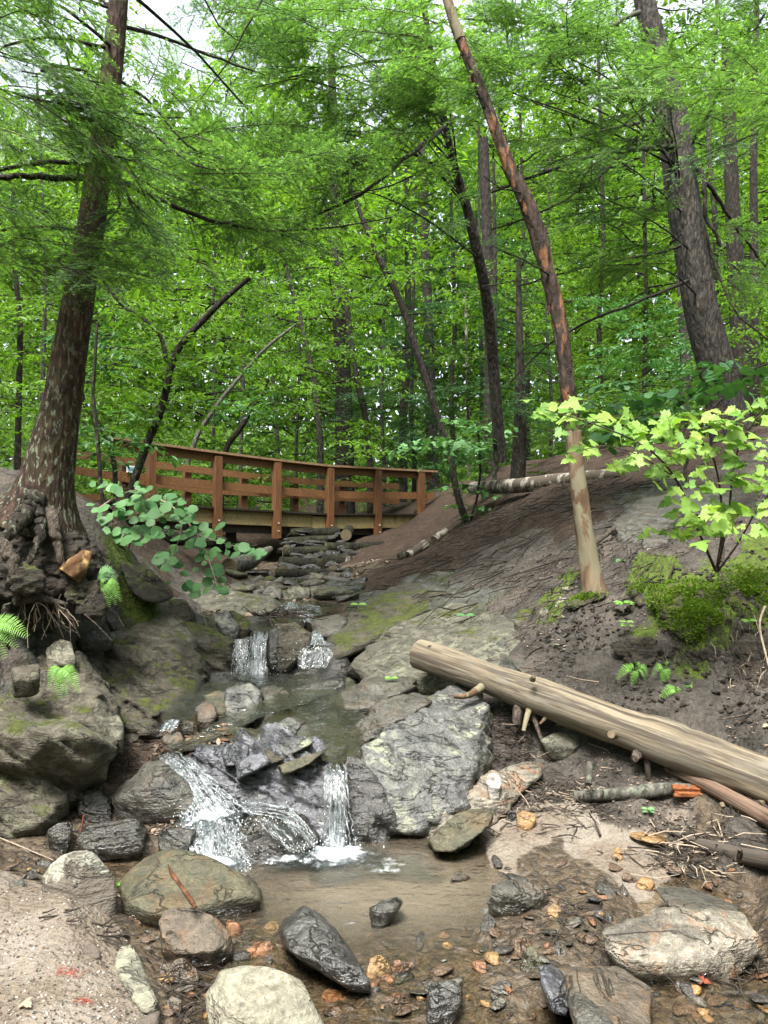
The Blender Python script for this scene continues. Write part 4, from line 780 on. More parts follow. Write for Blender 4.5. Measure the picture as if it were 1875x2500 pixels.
def foam(cx, cy, z, rx, ry, name='foam', n=40, h=.02, tint=.2):
    a = np.linspace(0, 2 * pi, n, endpoint=False); r = np.linspace(0, 1, 14); A, R_ = np.meshgrid(a, r)
    X = cx + rx * R_ * np.cos(A); Y = cy + ry * R_ * np.sin(A)
    fb = fbm(np.stack([X.ravel() * 22, Y.ravel() * 22, 0 * X.ravel()], -1), 3).reshape(X.shape)
    edge = fbm(np.stack([np.cos(A).ravel() * 2 + cx, np.sin(A).ravel() * 2, R_.ravel() * .1], -1), 2).reshape(X.shape)
    X = cx + (X - cx) * (1 + .5 * edge); Y = cy + (Y - cy) * (1 + .5 * edge)
    Z = z + .008 + h * (1 - R_ ** 2) * (1 + fb * 1.2)
    t = tint + .25 - 1.1 * R_ ** 2
    f = []
    for j in range(13):
        for i in range(n): f.append((j * n + i, j * n + (i + 1) % n, (j + 1) * n + (i + 1) % n, (j + 1) * n + i))
    mb = MB(); mb.add(np.stack([X.ravel(), Y.ravel(), Z.ravel()], -1), f, 0, t.ravel(), np.stack([X.ravel(), Y.ravel()], -1)); return mb
def waterfall(label, loc, curtains, foams=(), drops=()):
    r = thing('waterfall', loc, label, 'waterfall')
    objs = []
    for c in curtains:
        o = fall(**c, name='water_curtain', label=''); o.parent = r; o.location = Vector(o.location) - r.location
        big_ = max(c['hw']) > .075; strands(c['path'], [x * 1.08 for x in c['hw']], (60 if c['path'][0][0] < 540 else 12) if big_ else (7 if c['path'][0][0] > 550 and c['path'][0][0] < 760 and c['path'][0][1] > 1900 else 22), .0014, .0062 if big_ else .005, int(c.get('seed', 0)), c.get('side', (1, 0, 0))).build('water_strand', M['strand'], r)
    for fm in foams: foam(*fm).build('foam', M['foam'], r)
    if drops:
        mb = MB()
        for d in drops: droplets(mb, *d)
        tag(mb.build('droplets', M['drop'], r), kind='stuff')
    return r
waterfall('narrow straight curtain of falling water dropping into the murky pool', P(820, 2045, 3.8),
    [dict(path=[(818, 1858, 4.10), (820, 1872, 3.98), (820, 1890, 3.87), (820, 1950, 3.80), (819, 2062, 3.76)], hw=[.03, .045, .048, .05, .056], bulge=.02, tint=[-.5, -.2, .1, .15, .5], seed=1),
     dict(path=[(820, 1880, 3.92), (822, 1960, 3.84), (821, 2062, 3.79)], hw=[.04, .045, .062], bulge=.0, tint=[-.1, -.1, .3], seed=4)],
    [(-.235, 3.70, .0, .24, .14), (-.10, 3.58, .0, .36, .16, 'foam', 40, .008, .02), (-.28, 3.64, .0, .12, .08, 'foam', 40, .03, .35)],
    [(P(820, 2050, 3.72), (.045, .03, .03), 160), (P(800, 2070, 3.6), (.09, .06, .012), 80, (.0015, .004))])
waterfall('broad white cascade tumbling left of the black splash boulder', P(540, 2100, 3.7),
    [dict(path=[(405, 1838, 4.5), (432, 1875, 4.3), (465, 1915, 4.15), (505, 1965, 4.0), (535, 2000, 3.86)], hw=[.065, .085, .095, .11, .13], mat='cascade', tint=[-.1, .15, .3, .35, .35], seed=2, side=(1, 0, .45), n=60, m=30),
     dict(path=[(528, 1980, 3.92), (530, 2020, 3.82), (535, 2060, 3.72), (560, 2135, 3.58)], hw=[.11, .13, .12, .11], mat='cascade', tint=[.3, .2, .15, .3], seed=3, n=60, m=30),
     dict(path=[(490, 1985, 3.9), (485, 2030, 3.8), (490, 2075, 3.72)], hw=[.05, .06, .05], mat='cascade', tint=.0, seed=6),
     dict(path=[(560, 1975, 3.98), (620, 1972, 3.88), (700, 1985, 3.80), (745, 2030, 3.70), (770, 2062, 3.62)], hw=[.05, .05, .045, .05, .04], mat='cascade', tint=[.25, .2, .1, .05, .2], seed=5, side=(.25, -.3, 1), bulge=.0, n=60),
     dict(path=[(660, 1990, 3.80), (700, 2030, 3.66), (735, 2070, 3.56)], hw=[.06, .06, .05], mat='cascade', tint=[-.25, -.4, -.3], seed=8, side=(1, 0, .25), bulge=.03)],
    [(-.80, 3.58, .0, .16, .11, 'foam', 40, .03, .3), (-.86, 3.86, .10, .16, .10, 'foam', 40, .03, .2), (-.42, 3.62, .0, .16, .07, 'foam', 40, .02, .1)],
    [(P(510, 1990, 3.85), (.09, .05, .05), 200), (P(550, 2100, 3.62), (.07, .04, .04), 220), (P(620, 2000, 3.75), (.14, .04, .05), 160), (P(740, 2070, 3.6), (.07, .03, .02), 80)])
waterfall('upper waterfall, a split white curtain between dark blocks', P(630, 1650, 5.8),
    [dict(path=[(640, 1540, 6.25), (638, 1550, 6.05), (632, 1580, 5.95), (630, 1652, 5.86)], hw=[.06, .06, .055, .07], tint=[-.1, .25, .3, .4], seed=11),
     dict(path=[(590, 1560, 6.0), (590, 1600, 5.92), (588, 1650, 5.86)], hw=[.05, .05, .05], tint=-.12, seed=12)],
    [(P(625, 1655, 5.8)[0], 5.75, .335, .28, .13, 'foam', 40, .025, .35), (P(700, 1665, 5.6)[0], 5.6, .335, .35, .09, 'foam', 40, .012, .05)],
    [(P(632, 1640, 5.8), (.08, .03, .03), 120)])
waterfall('small broken trickle right of the squarish boulder by the upper waterfall', P(745, 1632, 5.85),
    [dict(path=[(772, 1540, 6.15), (775, 1560, 6.0), (778, 1574, 5.9)], hw=[.03, .035, .05], tint=.1, seed=13),
     dict(path=[(760, 1580, 5.88), (745, 1605, 5.80), (742, 1632, 5.75)], hw=[.09, .05, .04], tint=.0, seed=14),
     dict(path=[(790, 1580, 5.86), (785, 1605, 5.78), (775, 1630, 5.74)], hw=[.05, .07, .06], tint=-.2, seed=15)],
    [], [(P(760, 1600, 5.75), (.09, .03, .07), 160, (.002, .004))])
waterfall('little white step of water farthest up the stream below the abutment', P(730, 1500, 7.2),
    [dict(path=[(712, 1470, 8.0), (708, 1480, 7.7), (712, 1494, 7.4)], hw=[.05, .07, .1], tint=.2, seed=16, m=14),
     dict(path=[(735, 1481, 7.7), (760, 1484, 7.6), (785, 1490, 7.4)], hw=[.02, .03, .04], tint=.0, seed=17, side=(0, -.3, 1), m=10),
     dict(path=[(745, 1492, 7.3), (748, 1506, 7.1), (750, 1518, 7.0)], hw=[.05, .06, .05], tint=.1, seed=18, m=14)], [], [])
waterfall('thin trickle of water in the side channel under the left outcrop', P(400, 1790, 4.6),
    [dict(path=[(430, 1755, 4.8), (418, 1765, 4.7), (404, 1785, 4.6)], hw=[.04, .05, .05], tint=.1, seed=19, m=14)], [], [])

# ------------------------------------------------------------------ footbridge
FB = thing('footbridge', (-1.4, 14.2, 1.75), 'brown stained timber footbridge with slatted railings crossing over the stream', 'footbridge')
bdir = np.array([3.575, 3.0, 0]); BL = np.linalg.norm(bdir); bd = bdir / BL; bn = np.array([-bd[1], bd[0], 0]); UP = np.array([0, 0, 1.0])
B0 = np.array([-2.855, 13.0, 0])
def bp(t, z, off=0.0): return B0 + bdir * t + bn * off + UP * z
def sag(t): return np.interp(t, [-.6, -.3, 0, .5, 1.1], [.12, .05, 0, -.06, -.005])
def member(name, t0, t1, z0, z1, off, half_h, half_t, mat, withsag=True, parent=FB):
    mb = MB(); n = 5; ts = np.linspace(t0, t1, n)
    zz = np.linspace(z0, z1, n) + (sag(ts) if withsag else 0)
    vs = []; 
    for t_, z_ in zip(ts, zz):
        c = bp(t_, z_, off)
        for a, b in ((-1, -1), (1, -1), (1, 1), (-1, 1)): vs.append(c + bn * half_t * a + UP * half_h * b)
    f = [(i * 4 + k, i * 4 + (k + 1) % 4, i * 4 + 4 + (k + 1) % 4, i * 4 + 4 + k) for i in range(n - 1) for k in range(4)] + [(3, 2, 1, 0), (4 * n - 4, 4 * n - 3, 4 * n - 2, 4 * n - 1)]
    mb.add(vs, f); return mb.build(name, M[mat], parent, origin=bp((t0 + t1) / 2, (z0 + z1) / 2, off), smooth=False)
def post(t, z0, z1, off, mat='cedarpost', s=.062, bolts=True, parent=FB):
    mb = MB(); c = bp(t, (z0 + z1) / 2, off); add_box(mb, c, bd * s, bn * s, UP * (z1 - z0) / 2); o = mb.build('post', M[mat], parent, origin=c, smooth=False)
    if bolts:
        for zb in (z0 + .13, z0 + .27):
            q_ = MB(); b0 = bp(t, zb, off - s) ; add_tube(q_, [b0 - bn * .018, b0 + bn * .01], .013, 7); q_.build('bolt', M['steel'], o, origin=b0)
    return o
for t_ in (-.25, 0, .25, .5, .75, 1.0):
    s_ = float(sag(t_)); post(t_, 1.55 + s_, 2.90 + s_, -.075)
    if t_ < .9: post(t_ + .02, 1.72 + s_, 2.76 + s_ - .02 * 0, 1.2 + .075, bolts=False)
member('rail_cap', -.39, .28, 2.995, 2.945, -.02, .019, .085, 'cedartop'); member('rail_cap', .282, 1.10, 2.945, 2.94, -.02, .019, .085, 'cedartop')
member('top_rail', -.39, .30, 2.90, 2.86, -.0, .068, .020, 'cedar'); member('top_rail', .302, 1.08, 2.86, 2.855, -.0, .068, .020, 'cedar')
member('mid_rail', -.37, .40, 2.43, 2.40, .0, .070, .020, 'cedar'); member('mid_rail', .402, 1.09, 2.40, 2.43, .0, .070, .020, 'cedar')
member('splice_block', .36, .44, 2.405, 2.405, -.045, .075, .022, 'cedar')
member('top_rail', -.44, .42, 2.83, 2.735, 1.16, .062, .020, 'cedar'); member('top_rail', .422, 1.10, 2.735, 2.69, 1.16, .062, .020, 'cedar')
member('mid_rail', -.62, .05, 2.74, 2.41, 1.16, .066, .020, 'cedar', False); member('mid_rail', .052, .55, 2.41, 2.385, 1.16, .066, .020, 'cedar', False); member('mid_rail', .552, 1.10, 2.385, 2.35, 1.16, .066, .020, 'cedar', False)
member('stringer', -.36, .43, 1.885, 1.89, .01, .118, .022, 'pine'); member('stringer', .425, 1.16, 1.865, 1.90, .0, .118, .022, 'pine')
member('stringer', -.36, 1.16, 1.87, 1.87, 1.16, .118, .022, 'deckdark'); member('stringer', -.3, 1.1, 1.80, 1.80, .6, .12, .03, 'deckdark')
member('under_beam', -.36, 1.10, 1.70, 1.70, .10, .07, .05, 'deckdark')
k = 0; tt = -.38
while tt < 1.2:
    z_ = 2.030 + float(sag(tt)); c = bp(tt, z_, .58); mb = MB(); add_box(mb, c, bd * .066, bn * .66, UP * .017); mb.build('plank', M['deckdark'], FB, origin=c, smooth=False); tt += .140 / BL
for (t_, o_) in ((-.12, .3), (-.12, 1.1)):
    z0 = float(hz(*bp(t_, 0, o_)[:2])[0]) - .1; post(t_ + .22, z0, 1.76, o_, 'deckdark', .07, False)
# notice plate on the railing
mb = MB(); c = bp(-.315, 2.60, -.05); add_box(mb, c, bd * .085, bn * .006, UP * .055); sg = mb.build('notice_plate', M['signwhite'], FB, origin=c, smooth=False)
for k_, (zz_, w_) in enumerate(((.022, .05), (.002, .062), (-.018, .05))):
    q_ = MB(); add_box(q_, c + UP * zz_ - bn * .0085 - bd * .01, bd * w_, bn * .002, UP * .005); q_.build('print_line', M['signblue'], sg, origin=c, smooth=False)
# approach railing on the left (low kerb rail) and trail rail on the right
AP = thing('low_rail', P(190, 1222, 11.6), 'low brown rail running behind the leaning hemlock trunk to the bridge', 'rail')
def plankpx(a, b, h, th, mat, parent, name):
    A_, B2 = np.array(a), np.array(b); d = B2 - A_; L = np.linalg.norm(d); d /= L; n_v = np.cross(d, UP); n_v /= np.linalg.norm(n_v); mb = MB(); add_box(mb, (A_ + B2) / 2, d * L / 2, n_v * th, UP * h); return mb.build(name, M[mat], parent, origin=(A_ + B2) / 2, smooth=False)
plankpx(P(60, 1216, 11.4), P(255, 1214, 12.0), .05, .025, 'cedar', AP, 'board'); plankpx(P(70, 1232, 11.5), P(74, 1214, 11.5) , .0501, .03, 'cedar', AP, 'post')
plankpx(P(245, 1222, 12.0), P(330, 1240, 12.3), .05, .025, 'cedar', AP, 'board')
TR = thing('low_rail', P(1110, 1245, 17.3), 'low weathered rail beside the trail just right of the bridge end', 'rail')
plankpx(P(1021, 1227, 16.6), P(1196, 1224, 18.2), .055, .025, 'cedar', TR, 'board')
mb = MB(); c = P(1196, 1228, 18.2); add_box(mb, c, (.06, 0, 0), (0, .06, 0), (0, 0, .16)); mb.build('post', M['cedarpost'], TR, smooth=False)

# ------------------------------------------------------------------ crib abutment of logs and stones
AB = thing('log_crib_abutment', P(770, 1440, 12.4), 'mossy crib of old logs and stones, painted dark as in shade, carrying the middle of the footbridge', 'abutment')
M['rock_shaded'] = rock_mat('rock_shaded', (.010, .010, .009), (.040, .039, .035), wet=.4)  # near-black stone colour paints in the shade under the bridge
M['oldlog_shaded'] = bark_mat('old_log_shaded', (.004, .0036, .003), (.022, .019, .014), moss=.25)  # old mossy logs, colour darkened to stand in for bridge shade
def crib_log(u0, v0, u1, v1, y0, y1, r, mat='oldlog_shaded'):
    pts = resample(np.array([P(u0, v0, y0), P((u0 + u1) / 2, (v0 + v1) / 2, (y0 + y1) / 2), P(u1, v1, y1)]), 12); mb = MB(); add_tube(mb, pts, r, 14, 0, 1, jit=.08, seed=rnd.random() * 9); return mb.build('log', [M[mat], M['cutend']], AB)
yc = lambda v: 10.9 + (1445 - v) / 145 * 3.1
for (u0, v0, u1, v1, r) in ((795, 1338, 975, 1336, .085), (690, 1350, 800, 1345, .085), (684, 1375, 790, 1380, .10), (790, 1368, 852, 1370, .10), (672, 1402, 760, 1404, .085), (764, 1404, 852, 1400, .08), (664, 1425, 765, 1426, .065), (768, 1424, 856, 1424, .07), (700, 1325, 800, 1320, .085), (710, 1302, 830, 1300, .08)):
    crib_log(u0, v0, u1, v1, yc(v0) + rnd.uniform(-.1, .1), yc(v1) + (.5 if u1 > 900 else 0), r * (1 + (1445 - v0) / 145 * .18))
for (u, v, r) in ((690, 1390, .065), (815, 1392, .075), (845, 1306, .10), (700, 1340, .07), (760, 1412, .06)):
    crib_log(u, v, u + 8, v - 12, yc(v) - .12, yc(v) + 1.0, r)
mb = MB(); c = P(850, 1370, yc(1370) - .03); add_tube(mb, [c, c + [.03, -.03, 0]], .085, 14, jit=.1, seed=4); mb.build('peeled_log_end', M['birch'], AB)
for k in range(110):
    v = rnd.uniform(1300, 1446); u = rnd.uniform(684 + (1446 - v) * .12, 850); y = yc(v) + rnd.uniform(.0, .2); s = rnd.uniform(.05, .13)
    c = P(u, v, y); pts = c + RS.randn(14, 3) * np.array([s, s * .7, s * .38]); vv, ff = rock_geo(pts, 3, 20, .01, .002, rnd.random() * 50); mb = MB(); mb.add(vv, ff); mb.build('stone', M['rock_shaded' if k % 9 else 'rock_wetdark'], AB)
for k in range(70):
    u = rnd.uniform(560, 890); v = rnd.uniform(1400, 1468); p = hit(u, v, 6.5, 14); s = rnd.uniform(.05, .14)
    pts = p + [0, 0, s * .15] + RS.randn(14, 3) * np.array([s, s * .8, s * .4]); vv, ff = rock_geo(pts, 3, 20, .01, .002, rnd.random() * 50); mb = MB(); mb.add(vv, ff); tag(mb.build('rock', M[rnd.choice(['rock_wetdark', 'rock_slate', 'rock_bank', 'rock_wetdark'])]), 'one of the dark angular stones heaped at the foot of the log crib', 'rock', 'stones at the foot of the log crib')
print('bridge', time.time() - T00)

# ------------------------------------------------------------------ fallen logs
LG = thing('fallen_log', P(1400, 1760, 4.6), 'thick barkless fallen log slanting down from the bedrock slab to the right edge', 'log')
lp = resample(np.array([[*P(1024, 1597, 5.3), .112], [*P(1150, 1640, 4.95), .112], [*P(1375, 1722, 4.5), .118], [*P(1560, 1790, 4.2), .125], [*P(1875, 1906, 3.78), .128], [*P(2150, 2010, 3.4), .13]]), 60)
rr = lp[:, 3] * .90 * (1 + .05 * np.sin(np.linspace(0, 21, 60)) * RS.rand(60)); rr[36:40] *= 1.07
mb = MB(); add_tube(mb, lp[:, :3], rr, 40, 0, 1, jit=.07, seed=3, ridge=.008); mb.build('trunk', [M['log'], M['cutend']], LG)
def stub(parent, pts, r, mat='wood_bare', name='branch_stub', sides=8):
    p = resample(np.array([P(*a) for a in pts]), 10); mb = MB(); add_tube(mb, p, np.linspace(r[0], r[1], 10), sides, jit=.12, seed=rnd.random() * 9); return mb.build(name, [M[mat]], parent)
stub(LG, [(1182, 1672, 4.82), (1160, 1690, 4.72), (1135, 1702, 4.68), (1106, 1700, 4.62)], (.030, .012))
stub(LG, [(1268, 1708, 4.66), (1264, 1740, 4.62), (1262, 1765, 4.62)], (.034, .03), 'root'); stub(LG, [(1295, 1722, 4.6), (1285, 1755, 4.5), (1278, 1785, 4.46)], (.022, .012), 'wood_bare')
stub(LG, [(1300, 1735, 4.6), (1315, 1790, 4.52), (1340, 1845, 4.45)], (.018, .006), 'root'); stub(LG, [(1345, 1740, 4.55), (1330, 1755, 4.5), (1318, 1768, 4.48)], (.016, .007))
stub(LG, [(1500, 1795, 4.12), (1492, 1793, 4.05)], (.024, .02), 'cutend'); stub(LG, [(1560, 1840, 4.12), (1548, 1852, 4.08)], (.035, .02), 'root')
stub(LG, [(1580, 1850, 4.12), (1582, 1880, 4.1), (1584, 1902, 4.1)], (.021, .013), 'twig'); stub(LG, [(1632, 1868, 4.05), (1634, 1885, 4.03)], (.010, .006), 'twig')
stub(LG, [(1735, 1905, 3.9), (1744, 1915, 3.86)], (.014, .012), 'cutend'); stub(LG, [(1850, 1950, 3.75), (1866, 1962, 3.70)], (.016, .013), 'cutend'); stub(LG, [(1300, 1658, 4.5), (1304, 1652, 4.46)], (.02, .01), 'log')
stub(LG, [(1048, 1580, 5.17), (1052, 1588, 5.14)], (.018, .008), 'root')
def ground_log(name, label, pts, r, mats, sides=16, cat='log', jit=.06, dz=0, cap=True, n=30, parent=None):
    q = []
    for a in pts:
        h = hit(a[0], a[1], 2.0); y = h[1] if len(a) < 3 else a[2]; q.append(P(a[0], a[1], y))
    q = resample(np.array(q), n); q[:, 2] += dz; mb = MB(); add_tube(mb, q, np.interp(np.linspace(0, 1, n), np.linspace(0, 1, len(r)), r), sides, 0, len(mats) - 1, jit=jit, seed=rnd.random() * 9)
    return q, mb, mats
q, mb, mt = ground_log('', '', [(1405, 1958), (1520, 1953), (1634, 1940), (1690, 1944)], [.026, .032, .036, .030], [M['bark_pale'], M['heartwood']], dz=.03)
BB = thing('broken_branch', q[15], 'grey broken branch with a bright orange split end lying on the mud', 'branch'); mb.build('stem', mt, BB)
mb = MB(); e = q[-1]; v = []
for k in range(9):
    a = e + np.array([-.02 + rnd.uniform(-.02, .02), rnd.uniform(-.025, .02), rnd.uniform(-.02, .022)]); add_tube(mb, [a - [.08, 0, 0], a + [.03, 0, -.003], a + np.array([rnd.uniform(.07, .18), 0, -.016 + rnd.uniform(-.006, .006)])], [.012, .009, .001], 5)
mb.build('split_end', M['heartwood'], BB)
for u in (1520, 1553, 1470): stub(BB, [(u, 1940, q[10][1]), (u + 2, 1928, q[10][1] - .01)], (.009, .005), 'bark_pale')
q, mb, mt = ground_log('', '', [(1628, 1890), (1730, 1935), (1800, 1975), (1880, 2020), (1960, 2075)], [.022, .036, .04, .042, .044], [M['pole'], M['cutend']], dz=.035)
PL = thing('fallen_pole', q[12], 'reddish peeled pole lying under the thick log at the right edge', 'log'); mb.build('stem', mt, PL)
stub(PL, [(1762, 1962, q[14][1] - .03), (1766, 1972, q[14][1] - .05)], (.012, .010), 'cutend')
q, mb, mt = ground_log('', '', [(1640, 2040), (1710, 2072), (1800, 2098), (1900, 2118), (1980, 2130)], [.012, .032, .036, .036, .034], [M['driftwood'], M['root']], dz=.02)
DW = thing('driftwood_log', q[12], 'blackened driftwood log lying at the water edge on the right', 'log'); mb.build('stem', mt, DW); stub(DW, [(1800, 2100, q[15][1] - .02), (1808, 2085, q[15][1] - .05), (1806, 2072, q[15][1] - .06)], (.014, .010), 'root')
for (pts, r, m_, lb) in (([(1155, 1192, 12.3), (1260, 1186, 10.5), (1400, 1172, 9.8), (1520, 1160, 9.4)], [.10, .105, .10, .08], 'birch', 'pale fallen log lying across the slope behind the standing dead tree'),
                         ([(975, 1362, 10.6), (1010, 1342, 10.7)], [.062, .06], 'bark_dark', 'dark rotten log end below the white birch piece'),
                         ([(996, 1356, 10.6), (1040, 1328, 10.8)], [.065, .065], 'birch', 'white birch log piece on the leafy slope below the bridge end'),
                         ([(1060, 1318, 11.2), (1090, 1297, 11.4)], [.062, .06], 'birch', 'shorter white birch log piece, farther up the leafy slope'),
                         ([(1112, 1290, 11.6), (1150, 1262, 12)], [.04, .03], 'bark_dark', 'thin dark log on the leafy slope above the birch pieces'),
                         ([(560, 1385, 11.5), (610, 1370, 12), (660, 1340, 12.6)], [.14, .13, .05], 'bark_pale', 'grey broken plank-like log on the bank left of the crib abutment'),
                         ([(370, 1308, 10.8), (460, 1318, 11), (545, 1325, 11.4)], [.10, .10, .09], 'bark_dark', 'dark log lying under the left end of the footbridge'),
                         ([(1500, 1290, 6.35), (1450, 1330, 6.3), (1410, 1345, 6.3)], [.02, .018, .01], 'root', 'thin grey root running down the bedrock right of the dead tree')):
    q = resample(np.array([P(*a) for a in pts]), 24); q[:, 2] = np.maximum(q[:, 2], hz(q[:, 0], q[:, 1]) + min(r) * .3)
    mb = MB(); add_tube(mb, q, np.interp(np.linspace(0, 1, 24), np.linspace(0, 1, len(r)), r), 14, 0, 1, jit=.06, seed=rnd.random() * 9)
    o = mb.build('fallen_log' if max(r) > .03 else 'root', [M[m_], M['cutend']]); tag(o, lb, 'log' if max(r) > .03 else 'root')
# rotten stump and root ball on the left
q = resample(np.array([P(168, 1405, 4.95), P(185, 1385, 4.97), P(205, 1362, 5.05), P(222, 1345, 5.12)]), 20)
M['rotwood'] = bark_mat('rot_wood', (.06, .03, .015), (.42, .29, .12), scale=.5, patch=(.10, .05, .025))
mb = MB(); add_tube(mb, q, np.interp(np.linspace(0, 1, 20), [0, .3, .8, 1], [.075, .072, .045, .008]), 26, 0, 0, jit=.3, seed=4, ridge=.02); tag(mb.build('rotten_stump', [M['rotwood']]), 'splintered golden-brown rotten stump poking out of the root mound', 'stump')

# ------------------------------------------------------------------ leaves and needles
def unit(a): return a / (np.linalg.norm(a, axis=-1, keepdims=True) + 1e-9)
def leaf_oval():
    v = np.array([(0, 0, 0), (.28, .20, .05), (.68, .19, .03), (1, 0, -.10), (.68, -.19, .03), (.28, -.20, .05)]); return v, np.array([(0, 3, 2, 1), (0, 5, 4, 3)])
def leaf_dia():
    v = np.array([(0, 0, 0), (.45, .28, .06), (1, 0, -.08), (.45, -.28, .06)]); return v, np.array([(0, 2, 1), (0, 3, 2)])
def fan(out, c, cz_=0.0, lift=.05):
    v = np.array([(x, y, lift * abs(y) * 2 - .38 * (x - .3) ** 2 - .25 * y * y) for x, y in out] + [(*c, cz_)]); n = len(out)
    return v, np.array([(i, (i + 1) % n, n) for i in range(n)])
def leaf_maple(seed):
    r = random.Random(seed); half = [(0, 0), (.02, .14), (-.08, .34), (.04, .32), (.12, .48), (.22, .40), (.34, .56), (.36, .38), (.44, .24), (.50, .18), (.62, .30), (.66, .20), (.80, .20), (.84, .10)]
    half = [(x * r.uniform(.94, 1.06), y * r.uniform(.9, 1.1)) for x, y in half]; half[0] = (0, 0)
    return fan(half + [(1, 0)] + [(x, -y) for x, y in half[:0:-1]], (.33, 0), -.03)
def leaf_round(seed):
    r = random.Random(seed); n = 14; out = []
    for i in range(n):
        a = 2 * pi * i / n + pi; rr_ = .46 * r.uniform(.93, 1.07) * (1 + .12 * max(0, math.cos(a)))
        out.append((.47 + rr_ * math.cos(a), rr_ * math.sin(a)))
    out[0] = (.10, 0); return fan(out, (.45, 0), -.035, .06)
def put(mb, tmpl, pos, dr, nm, size, tint, mat=0):
    v, f = tmpl; dr = unit(np.asarray(dr)); nm = np.asarray(nm); y = unit(np.cross(nm, dr)); z = np.cross(dr, y)
    V_ = (v[None, :, 0:1] * dr[:, None] + v[None, :, 1:2] * y[:, None] + v[None, :, 2:3] * z[:, None]) * np.asarray(size)[:, None, None] + np.asarray(pos)[:, None]
    n, k = len(pos), len(v); F_ = f[None] + (np.arange(n) * k)[:, None, None]
    mb.add(V_.reshape(-1, 3), F_.reshape(-1, f.shape[1]), mat, np.repeat(tint, k))
OVAL, DIA = leaf_oval(), leaf_dia()
# ------------------------------------------------------------------ root ball of the leaning hemlock
def blob(pts, name, mat, label, cat, sub=5, amp=.05, fine=.02, rnd_=7, lay=.15):
    v, f = rock_geo(np.array(pts), sub, rnd_, amp, fine, rnd.random() * 50, lay); mb = MB(); mb.add(v, f); return tag(mb.build(name, M[mat]), label, cat)
M['mud_mat'] = rock_mat('mud_mound', (.030, .025, .021), (.085, .07, .058), moss=.25); M['moss_mat'] = rock_mat('moss_mound', (.035, .03, .022), (.09, .08, .06), moss=1.2)
mound = [P(*a) for a in [(-80, 1240, 5.0), (60, 1200, 5.2), (150, 1230, 5.25), (230, 1330, 5.3), (250, 1420, 5.15), (170, 1470, 4.95), (90, 1478, 4.85), (0, 1470, 4.75), (-80, 1450, 4.7), (-80, 1300, 5.9), (150, 1300, 6.2), (260, 1400, 6.0), (100, 1450, 5.9)]]
blob(mound, 'root_mound', 'mud_mat', 'black muddy root mound bulging under the leaning hemlock', 'earth mound', 6, .06, .03)
blob([P(*a) for a in [(165, 1440, 4.95), (200, 1405, 5.0), (240, 1420, 5.05), (256, 1470, 5.05), (250, 1505, 5.0), (200, 1508, 4.95), (170, 1480, 4.9), (220, 1460, 5.4), (180, 1450, 5.3)]], 'moss_mound', 'moss_mat', 'mossy lump of soil with pale lichen edge hanging over the bedrock', 'earth mound', 5, .04, .02)
blob([P(*a) for a in [(220, 1350, 5.35), (250, 1355, 5.4), (285, 1395, 5.45), (290, 1425, 5.4), (250, 1430, 5.3), (215, 1400, 5.25), (260, 1400, 5.8)]], 'moss_mound', 'moss_mat', 'round bright moss cushion behind the rotten stump', 'moss', 5, .03, .015)
blob([P(*a) for a in [(290, 1370, 6.1), (330, 1375, 6.2), (375, 1420, 6.2), (420, 1440, 6.3), (425, 1470, 6.2), (350, 1465, 5.9), (295, 1420, 5.8), (350, 1420, 6.8)]], 'moss_mound', 'moss_mat', 'mossy shoulder of the bank below the round-leaved shrub', 'moss', 5, .04, .015)
blob([P(*a) for a in [(30, 1385, 4.7), (95, 1385, 4.8), (110, 1440, 4.8), (60, 1460, 4.75), (20, 1440, 4.7), (60, 1420, 5.2)]], 'moss_mound', 'moss_mat', 'yellowish lichen-crusted patch on the front of the root mound', 'moss', 4, .04, .02)
def tufts(o, n, size, keep=.15):
    v = np.array([x.co[:] for x in o.data.vertices]); nn = np.array([x.normal[:] for x in o.data.vertices]); k = RS.choice(len(v), n); k = k[(nn[k, 2] > keep) & (fbm(v[k] * 7, 2) > -.35)]
    p = v[k] + RS.randn(len(k), 3) * .008 + nn[k] * .004; q_ = MB(); put(q_, DIA, p, nn[k] + RS.randn(len(k), 3) * .7, RS.randn(len(k), 3), RS.uniform(*size, len(k)), np.clip(RS.rand(len(k)) * .6 + .2 + .4 * fbm(v[k] * 9, 2), 0, 1))
    t_ = q_.build('moss_tufts', M['mossleaf'], o, origin=(0, 0, 0), smooth=False); t_.location = (0, 0, 0); t_['kind'] = 'stuff'
for pts, lb, nt in (([(1580, 1450, 5.1), (1640, 1415, 5.15), (1760, 1430, 5.0), (1800, 1500, 4.85), (1770, 1565, 4.72), (1690, 1590, 4.68), (1620, 1540, 4.8), (1690, 1500, 4.72), (1700, 1480, 5.5)], 'largest deep green moss cushion bulging over the cut bank', 26000),
                    ([(1750, 1405, 4.98), (1800, 1385, 5.0), (1910, 1400, 4.9), (1910, 1510, 4.68), (1840, 1525, 4.68), (1775, 1480, 4.8), (1840, 1460, 5.4)], 'moss cushion at the right edge round the foot of the maple sapling', 18000),
                    ([(1540, 1440, 5.3), (1570, 1420, 5.35), (1620, 1430, 5.3), (1610, 1480, 5.15), (1560, 1480, 5.15), (1580, 1450, 5.6)], 'thin olive moss cushion left of the largest one', 6000),
                    ([(1390, 1470, 5.5), (1440, 1448, 5.5), (1480, 1445, 5.45), (1470, 1462, 5.4), (1400, 1484, 5.4), (1430, 1460, 5.8)], 'strip of moss wrapped round the foot of the dead tree', 4000)):
    tufts(blob([P(*a) for a in pts], 'moss_mound', 'moss_mat', lb, 'moss', 5, .035, .014), nt, (.010, .024), -.3)
